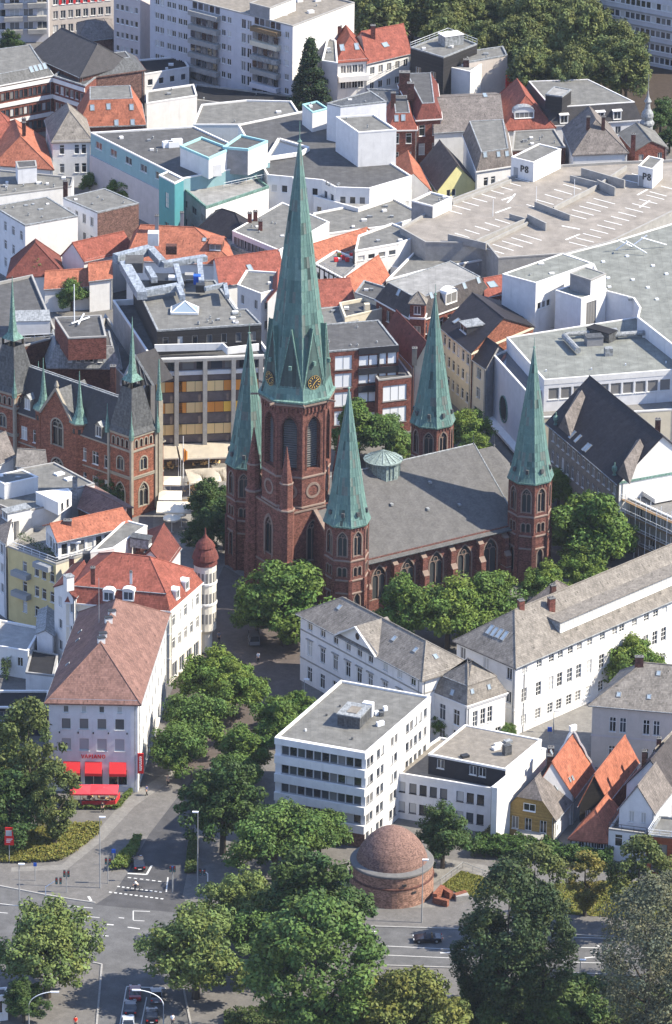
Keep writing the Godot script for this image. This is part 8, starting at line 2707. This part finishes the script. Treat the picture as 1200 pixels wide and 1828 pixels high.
func signal_post(px: float, py: float, h: float, label: String, arm := 0.0) -> void:
	var p := W(px, py, 0)
	var o := thing("traffic_light", label, "traffic light", p, "traffic lights at the crossing")
	var st := mb()
	tube(st, p, p + Vector3(0, h, 0), 0.07, 0.06, 8)
	if arm != 0.0: tube(st, p + Vector3(0, h, 0), p + Vector3(arm, h + absf(arm) * 0.7, 0), 0.06, 0.05, 7)
	obj("pole", st, "metal_white" if arm != 0.0 else "metal_grey", o)
	var c := p + Vector3(arm, h + absf(arm) * 0.7, 0)
	for s in [-0.3, 0.3]:
		st = mb()
		bxa(st, c + Vector3(s, -0.3, 0.0), Vector3(0.34, 1.0, 0.34))
		var b := obj("signal_head", st, "metal_dark", o)
		for k in 3:
			st = mb()
			tube(st, c + Vector3(s, -0.3 + (1 - k) * 0.3, 0.17), c + Vector3(s, -0.3 + (1 - k) * 0.3, 0.19), 0.1, 0.1, 10)
			obj("lens", st, ["red_sign", "wood", "teal_dark"][k], b)
func parasol(px: float, py: float, h: float, sx: float, sz: float, mat_: String, label: String, grp := "", rise := 0.6, y0 := 0.0, turn := 0.0, n := 4) -> void:
	var p := W(px, py, h + y0)
	p.y = y0
	var o := thing("market_umbrella", label, "umbrella", p, grp)
	var st := mb()
	var bs := Basis(Vector3.UP, turn)
	var top := p + Vector3(0, h + rise, 0)
	var rim := []
	for i in n:
		var a := TAU * (i + 0.5) / n
		var q := Vector3(signf(sin(a)) * sx * 0.5, 0, signf(cos(a)) * sz * 0.5) if n == 4 else Vector3(sin(a) * sx * 0.5, 0, cos(a) * sz * 0.5)
		rim.append(p + bs * q + Vector3(0, h, 0))
	for i in n:
		var a: Vector3 = rim[i]
		var b: Vector3 = rim[(i + 1) % n]
		face(st, [a, b, top])
		face(st, [a - Vector3(0, 0.25, 0), b - Vector3(0, 0.25, 0), b, a])
	obj("canopy", st, mat_, o)
	st = mb()
	tube(st, p, top, 0.05, 0.04, 7)
	obj("pole", st, "metal_white", o)
	st = mb()
	bxa(st, p + Vector3(0, 0.06, 0), Vector3(0.7, 0.12, 0.7))
	obj("base", st, "concrete", o)
func awning(a: Array, b: Array, h: float, dep: float, label: String) -> void:
	# sloping cloth between two pixels at height h, falling towards the viewer
	var p := W(a[0], a[1], h)
	var q := W(b[0], b[1], h)
	var o := thing("cafe_awning", label, "awning", Vector3(p.x, 0, p.z), "cream cafe awnings")
	var z := wbasis(p, q).z
	var st := mb()
	var p2 := p + z * dep - Vector3(0, 0.6, 0)
	var q2 := q + z * dep - Vector3(0, 0.6, 0)
	face(st, [p2, q2, q, p])
	face(st, [q2, p2, p, q])
	face(st, [p2 - Vector3(0, 0.25, 0), q2 - Vector3(0, 0.25, 0), q2, p2])
	obj("cloth", st, "cream_cloth", o)
	for e in [p2, q2, p, q]:
		st = mb()
		tube(st, Vector3(e.x, 0, e.z), e, 0.05, 0.05, 6)
		obj("post", st, "metal_white", o)
func mark(a: Array, b: Array, w := 0.15, y := 0.016) -> void:
	org = Vector3.ZERO
	var st := mb()
	var p := W(a[0], a[1], y)
	var q := W(b[0], b[1], y)
	var d := (q - p).normalized()
	var s := Vector3(-d.z, 0, d.x) * w * 0.5
	face(st, [p + s, q + s, q - s, p - s])
	var o := structure("road_marking", st, "marking")
	o.set_meta("kind", "structure")
func dashes(a: Array, b: Array, n: int, w := 0.15, fill := 0.55) -> void:
	for i in n:
		var t0 := (i + 0.2) / n
		var t1 := (i + 0.2 + fill) / n
		mark([lerpf(a[0], b[0], t0), lerpf(a[1], b[1], t0)], [lerpf(a[0], b[0], t1), lerpf(a[1], b[1], t1)], w)
func kerb(px: Array, called := "kerb") -> void:
	org = Vector3.ZERO
	var st := mb()
	for i in px.size() - 1:
		var p := W(px[i][0], px[i][1], 0)
		var q := W(px[i + 1][0], px[i + 1][1], 0)
		bar(st, p + Vector3(0, 0.03, 0), q + Vector3(0, 0.03, 0), 0.28, 0.2)
	structure(called, st, "kerb")
func street() -> void:
	# markings
	mark([655, 1687], [862, 1697]); mark([672, 1704], [850, 1712])
	mark([1000, 1672], [1230, 1680])
	dashes([1030, 1691], [1106, 1693], 2, 0.2, 0.8); dashes([1046, 1699], [1086, 1701], 1, 0.15, 0.9)
	mark([1004, 1717], [1076, 1719]); mark([1066, 1688], [1082, 1692], 0.3); mark([1044, 1710], [1062, 1708], 0.3)
	mark([0, 1613], [34, 1617]); mark([-20, 1627], [14, 1630]); mark([120, 1617], [166, 1621]); mark([132, 1634], [178, 1638])
	mark([786, 1701], [806, 1700], 0.35); mark([664, 1663], [676, 1663], 0.35)
	dashes([193, 1592], [294, 1605], 11, 0.32); dashes([208, 1582], [291, 1593], 10, 0.32); dashes([226, 1566], [291, 1574], 6, 0.25)
	mark([228, 1559], [262, 1561], 0.35); mark([262, 1561], [271, 1545], 0.3)
	mark([238, 1626], [268, 1627]); mark([238, 1626], [238, 1642]); mark([238, 1643], [258, 1644]); mark([191, 1650], [203, 1651], 0.3); mark([184, 1670], [194, 1671], 0.25); mark([228, 1655], [250, 1658], 0.25); mark([212, 1638], [222, 1639], 0.2); mark([158, 1600], [163, 1608], 0.4); mark([150, 1634], [152, 1645], 0.2)
	mark([226, 1761], [296, 1764], 0.3); mark([226, 1762], [214, 1830], 0.15); mark([262, 1780], [252, 1830], 0.15); mark([300, 1566], [297, 1592], 0.2)
	mark([182, 1725], [172, 1830], 0.15)
	# lamps and signals
	lamp(179, 1585, 11.6, "tall grey street lamp beside the shrub bed"); lamp(35, 1617, 6.8, "shorter street lamp at the left kerb")
	lamp(353, 1578, 11.8, "tall street lamp at the corner under the dark street tree", 0.9, -1.0); lamp(753, 1647, 10.2, "street lamp in front of the powder tower")
	lamp(1035, 1754, 3.6, "short lamp post on the verge beside the alders"); lamp(1191, 1588, 2.8, "small globe lamp before the rust red house")
	lamp(543, 1258, 4.4, "black lamp at the school corner in the square"); lamp(988, 1308, 3.8, "lamp in the yard of the long white school")
	lamp(52, 1836, 3.6, "curved white lamp over the lower left pavement", 4.2, 1.0, ""); lamp(292, 1842, 4.2, "curved white lamp arching over the waiting cars", 4.4, -1.0, "")
	signal_post(119, 1593, 3.4, "traffic light on the pavement island by the left kerb"); signal_post(82, 1618, 3.2, "traffic light on a slanted arm over the left kerb", 1.9)
	signal_post(193, 1577, 4.0, "traffic light beside the shrub island"); signal_post(308, 1593, 4.2, "traffic light at the right corner of the side street"); signal_post(371, 1592, 3.0, "traffic light under the plane tree", -0.8)
	# signs
	for q in [[17, 1540, "red_sign", 1.4, "tall red advertising sign in the shrub bed", 3.0], [203, 1545, "blue_sign", 0.6, "small blue sign on a post by the shrub island", 2.1], [309, 1590, "blue_sign", 0.6, "blue arrow sign at the side street corner", 3.4], [63, 1572, "blue_sign", 0.5, "small blue sign on the left pavement", 2.4], [981, 1322, "blue_sign", 0.7, "pair of blue signs in the school yard", 1.6]]:
		var p := W(q[0], q[1], 0)
		var o := thing("street_sign", q[4], "sign", p)
		var st := mb()
		tube(st, p, p + Vector3(0, q[5], 0), 0.06, 0.06, 7)
		obj("post", st, "metal_grey", o)
		st = mb()
		bxa(st, p + Vector3(0, q[5] + q[3] * 0.5, 0), Vector3(q[3], q[3] * 1.1, 0.1))
		obj("panel", st, q[2], o)
		if q[3] > 1.0:
			st = mb()
			bxa(st, p + Vector3(0, q[5] + 2.1, 0), Vector3(1.2, 1.5, 0.14))
			obj("upper_panel", st, "red_sign", o)
			st = mb()
			bxa(st, p + Vector3(-0.05, q[5] + 1.95, 0.08), Vector3(0.9, 0.9, 0.05))
			obj("grey_window", st, "shutter", o)
			for k in 3:
				st = mb()
				bxa(st, p + Vector3(0.05 - 0.1 * k, q[5] + 0.95 - k * 0.25, 0.06), Vector3(0.9 - 0.15 * k, 0.1, 0.03))
				obj("text_line", st, "frame_white", o)
	# vehicles
	car(247, 1546, 0.15, "car_black", "black car waiting at the side street's stop line")
	car(763, 1680, PI / 2 + 0.07, "car_black", "black open convertible driving on the main road", "open")
	car(241, 1778, 0.05, "car_red", "dark red car first in the left waiting lane")
	car(279, 1782, 0.05, "car_grey", "grey hatchback first in the right waiting lane")
	car(233, 1804, 0.05, "car_navy", "dark blue car with red tail lights second in the left lane")
	car(271, 1818, 0.05, "car_black", "black car second in the right waiting lane")
	car(229, 1832, 0.05, "car_silver", "silver car last in the left waiting lane")
	car(453, 1146, 0.1, "car_grey", "grey van parked in the church square's shade", "van")
	# cyclist and pedestrians
	var bp := W(243, 1590, 0)
	var cy := thing("bicycle", "black bicycle ridden across the crossing", "bicycle", bp)
	cy.rotation.y = PI / 2 + 0.1
	org = Vector3.ZERO
	for z in [-0.55, 0.55]:
		var ws := mb()
		for s in 16:
			var t0 := TAU * s / 16
			var t1 := TAU * (s + 1) / 16
			tube(ws, Vector3(0, 0.35 + sin(t0) * 0.34, z + cos(t0) * 0.34), Vector3(0, 0.35 + sin(t1) * 0.34, z + cos(t1) * 0.34), 0.025, 0.025, 5, false)
		obj("wheel", ws, "rubber", cy)
	var fs := mb()
	for e in [[0.35, 0.55, 0.85, 0.25], [0.35, -0.05, 0.85, 0.25], [0.35, -0.05, 0.9, -0.4], [0.82, 0.22, 0.86, -0.38], [0.35, -0.55, 1.0, -0.42], [0.35, 0.55, 0.35, -0.05]]: tube(fs, Vector3(0, e[0], e[1]), Vector3(0, e[2], e[3]), 0.03, 0.03, 6)
	bar(fs, Vector3(-0.28, 1.02, -0.42), Vector3(0.28, 1.02, -0.42), 0.04, 0.04)
	obj("frame", fs, "metal_dark", cy)
	fs = mb()
	bxa(fs, Vector3(0, 0.92, 0.26), Vector3(0.16, 0.08, 0.28))
	obj("saddle", fs, "rubber", cy)
	person(0, 0, PI / 2 + 0.1, Color(0.85, 0.83, 0.8), Color(0.2, 0.2, 0.25), "person in a white top riding the bicycle", "ride", bp)
	person(461, 1182, 0.4, Color(0.85, 0.86, 0.88), Color(0.1, 0.1, 0.13), "person in white shirt walking across the dark square")
	person(308, 1830, 0.2, Color(0.86, 0.87, 0.9), Color(0.15, 0.15, 0.2), "person in white shirt beside the waiting cars")
	person(135, 1834, 0.0, Color(0.9, 0.2, 0.08), Color(0.2, 0.2, 0.22), "person in orange top on the lower left pavement")
	person(183, 1450, 0.6, Color(0.12, 0.1, 0.12), Color(0.08, 0.08, 0.1), "person in dark clothes by the red umbrellas")
	person(391, 1145, 0.2, Color(0.5, 0.5, 0.55), Color(0.08, 0.08, 0.1), "person in grey walking past the round turret")
	person(262, 1420, 1.2, Color(0.25, 0.3, 0.45), Color(0.1, 0.1, 0.12), "person in blue jacket beside the restaurant's side wall")
	person(300, 1402, 2.4, Color(0.6, 0.55, 0.5), Color(0.2, 0.18, 0.16), "person in beige top under the street trees")
	person(320, 1000, 0.7, Color(0.75, 0.3, 0.3), Color(0.1, 0.1, 0.14), "person in red top below the cream umbrellas")
	person(345, 862, 0.3, Color(0.8, 0.8, 0.8), Color(0.15, 0.15, 0.2), "person in pale shirt among the cafe tables")
	# red umbrellas on the restaurant terrace
	parasol(144, 1409, 2.7, 3.1, 3.4, "red_umbrella", "square red umbrella beside the linden on the terrace", "red terrace umbrellas", 0.35)
	parasol(186, 1409, 2.7, 4.3, 3.4, "red_umbrella", "wide red umbrella at the terrace's open end", "red terrace umbrellas", 0.35)
	var tw := thing("terrace_screen", "low red screen round the restaurant terrace", "screen", W(176, 1440, 0))
	for q in [[146, 1436, 206, 1436], [206, 1436, 214, 1420]]:
		var st := mb()
		bar(st, W(q[0], q[1], 0.6), W(q[2], q[3], 0.6), 0.08, 1.2)
		obj("panel", st, "red_cloth", tw)
	for q in [[160, 1430], [184, 1432], [200, 1430]]: cafe_table(q[0], q[1], "wood", "small wooden table under the red umbrellas", "terrace tables")
	# cafe awnings in front of the office house
	awning([316, 791], [366, 789], 4.2, 6.0, "long cream awning at the office house, left bay")
	awning([366, 789], [418, 787], 4.2, 6.0, "long cream awning at the office house, middle bay")
	awning([281, 792], [314, 791], 4.2, 5.5, "cream awning beside the stone pier of the town hall")
	awning([330, 838], [378, 835], 3.4, 5.0, "free-standing cream awning before the dark tree")
	awning([378, 835], [402, 834], 3.4, 5.0, "short cream awning half under the dark tree")
	parasol(304, 858, 3.0, 3.6, 4.0, "cream_cloth", "square cream umbrella near the awnings, farthest of the row", "cream umbrellas on the square")
	parasol(304, 884, 3.0, 4.0, 4.2, "cream_cloth", "square cream umbrella in the middle of the row", "cream umbrellas on the square")
	parasol(311, 905, 3.0, 6.0, 5.0, "cream_cloth", "widest cream umbrella on the square", "cream umbrellas on the square")
	parasol(307, 924, 2.8, 3.2, 3.2, "cream_cloth", "round cream umbrella beside the widest one", "cream umbrellas on the square", 0.6, 0.0, 0.0, 8)
	parasol(324, 917, 2.6, 1.8, 1.8, "cream_cloth", "small round cream umbrella by the dark tree", "cream umbrellas on the square", 0.4, 0.0, 0.0, 8)
	parasol(396, 934, 2.8, 3.0, 3.0, "cream_cloth", "white umbrella half hidden by the dark trees", "cream umbrellas on the square", 0.5, 0.0, 0.0, 8)
	for q in [[366, 830], [375, 829], [384, 828], [352, 832], [345, 870], [356, 868], [368, 866], [300, 838], [308, 836], [338, 880], [350, 884], [330, 900]]: cafe_table(q[0], q[1], "wood", "small cafe table on the square before the office house", "cafe tables on the square")
	parasol(121, 960, 2.5, 4.4, 3.6, "metal_white", "white sail umbrella on the penthouse terrace", "", 0.3, 13.2)
	# flag pole
	var fp := W(327, 878, 0)
	var fo := thing("flag_pole", "tall pale flag pole with a hanging orange flag", "flag pole", fp)
	var st := mb()
	tube(st, fp, fp + Vector3(0, 10.5, 0), 0.09, 0.06, 8)
	obj("pole", st, "metal_white", fo)
	st = mb()
	for i in 6:
		var x0 := 0.05 + i * 0.12
		face(st, [fp + Vector3(x0, 5.6 + i * 0.1, 0.1 * sin(i * 1.8)), fp + Vector3(x0 + 0.12, 5.7 + i * 0.1, 0.1 * sin(i * 1.8 + 1.8)), fp + Vector3(x0 + 0.12, 8.2 - i * 0.12, 0.1 * sin(i * 1.8 + 1.8)), fp + Vector3(x0, 8.3 - i * 0.12, 0.1 * sin(i * 1.8))])
	obj("flag", st, "blind_orange", fo)
	# low brick ruin beside the powder tower
	var rp := W(800, 1602, 0)
	var ro := thing("brick_ruin", "low red brick wall remains beside the powder tower", "ruin", rp)
	for q in [[776, 1612, 790, 1596, 1.5], [790, 1596, 806, 1606, 1.2], [776, 1612, 800, 1618, 1.0], [812, 1606, 832, 1600, 0.9]]:
		st = mb()
		bar(st, W(q[0], q[1], 0) + Vector3(0, q[4] * 0.5, 0), W(q[2], q[3], 0) + Vector3(0, q[4] * 0.5, 0), 0.7, q[4])
		obj("brick_wall", st, "brick_orange", ro)
	st = mb()
	bxa(st, W(824, 1605, 0) + Vector3(0, 0.4, 0), Vector3(2.0, 0.8, 1.2), 0.3)
	obj("stone_block", st, "concrete", ro)
	var rl := thing("path_railing", "thin metal railing along the path by the powder tower", "railing", W(840, 1560, 0))
	railing(rl, [W(786, 1580, 0), W(826, 1550, 0), W(880, 1570, 0)], 0.0, 1.0, "metal_grey")
func cafe_table(px: float, py: float, mat_: String, label: String, grp: String) -> void:
	var p := W(px, py, 0)
	var o := thing("cafe_table", label, "table", p, grp)
	var st := mb()
	tube(st, p + Vector3(0, 0.7, 0), p + Vector3(0, 0.74, 0), 0.45, 0.45, 12)
	obj("table_top", st, mat_, o)
	st = mb()
	tube(st, p, p + Vector3(0, 0.7, 0), 0.05, 0.05, 6)
	obj("leg", st, "metal_dark", o)
	for k in 3:
		var a := k * 2.1 + px
		var c := p + Vector3(cos(a) * 0.85, 0, sin(a) * 0.85)
		var ch := thing("cafe_chair", "light wooden chair pulled up to a small cafe table" if grp != "terrace tables" else "light wooden chair at a table under the red umbrellas", "chair", c, "cafe chairs" if grp != "terrace tables" else "terrace chairs")
		st = mb()
		bxa(st, c + Vector3(0, 0.45, 0), Vector3(0.42, 0.05, 0.42), -a)
		obj("seat", st, "blind_sand", ch)
		st = mb()
		bxa(st, c + Vector3(cos(a) * 0.2, 0.7, sin(a) * 0.2), Vector3(0.05, 0.45, 0.4), -a)
		obj("backrest", st, "blind_sand", ch)
		for s in 4:
			st = mb()
			var d := Vector3(0.17 if s & 1 else -0.17, 0, 0.17 if s & 2 else -0.17)
			tube(st, c + d, c + d + Vector3(0, 0.45, 0), 0.02, 0.02, 4)
			obj("leg", st, "metal_dark", ch)
func _ready() -> void:
	rng.seed = 20240
	# camera
	var cam := Camera3D.new()
	cam.name = "camera"
	cam.position = cam_pos
	cam.rotation_degrees = Vector3(-PITCH, 0, ROLL)
	cam.fov = rad_to_deg(2.0 * atan(914.0 / FPX))
	cam.near = 5.0
	cam.far = 4000.0
	add_child(cam)
	cam.current = true
	# sky and sun
	var env := Environment.new()
	env.tonemap_mode = Environment.TONE_MAPPER_LINEAR
	env.tonemap_exposure = EXPO
	env.background_mode = Environment.BG_SKY
	var sm := ProceduralSkyMaterial.new()
	sm.sky_top_color = Color(0.42, 0.515, 0.69)
	sm.sky_horizon_color = Color(0.74, 0.79, 0.86)
	sm.sky_curve = 0.12
	sm.ground_bottom_color = Color(0.3, 0.3, 0.28)
	sm.ground_horizon_color = Color(0.62, 0.66, 0.7)
	var sky := Sky.new()
	sky.sky_material = sm
	env.sky = sky
	env.background_energy_multiplier = SKYE
	env.fog_enabled = true
	env.fog_density = 0.000025
	env.fog_light_color = Color(0.80, 0.84, 0.90)
	env.sdfgi_enabled = true
	env.ssao_enabled = true
	env.ssil_enabled = true
	var we := WorldEnvironment.new()
	we.name = "world_environment"
	we.environment = env
	add_child(we)
	var sun := DirectionalLight3D.new()
	sun.name = "sun"
	add_child(sun)
	sun.look_at_from_position(Vector3(1.0, 0.95, 0.06) * 100.0, Vector3.ZERO)
	sun.light_color = Color(1.0, 0.96, 0.885)
	sun.light_energy = 1.5
	sun.light_angular_distance = 0.5
	sun.shadow_enabled = true
	textures()
	materials()
	print("materials ", Time.get_ticks_msec())
	ground()
	church()
	print("church ", Time.get_ticks_msec())
	buildings()
	print("buildings ", Time.get_ticks_msec())
	trees()
	street()
	print("done ", Time.get_ticks_msec())
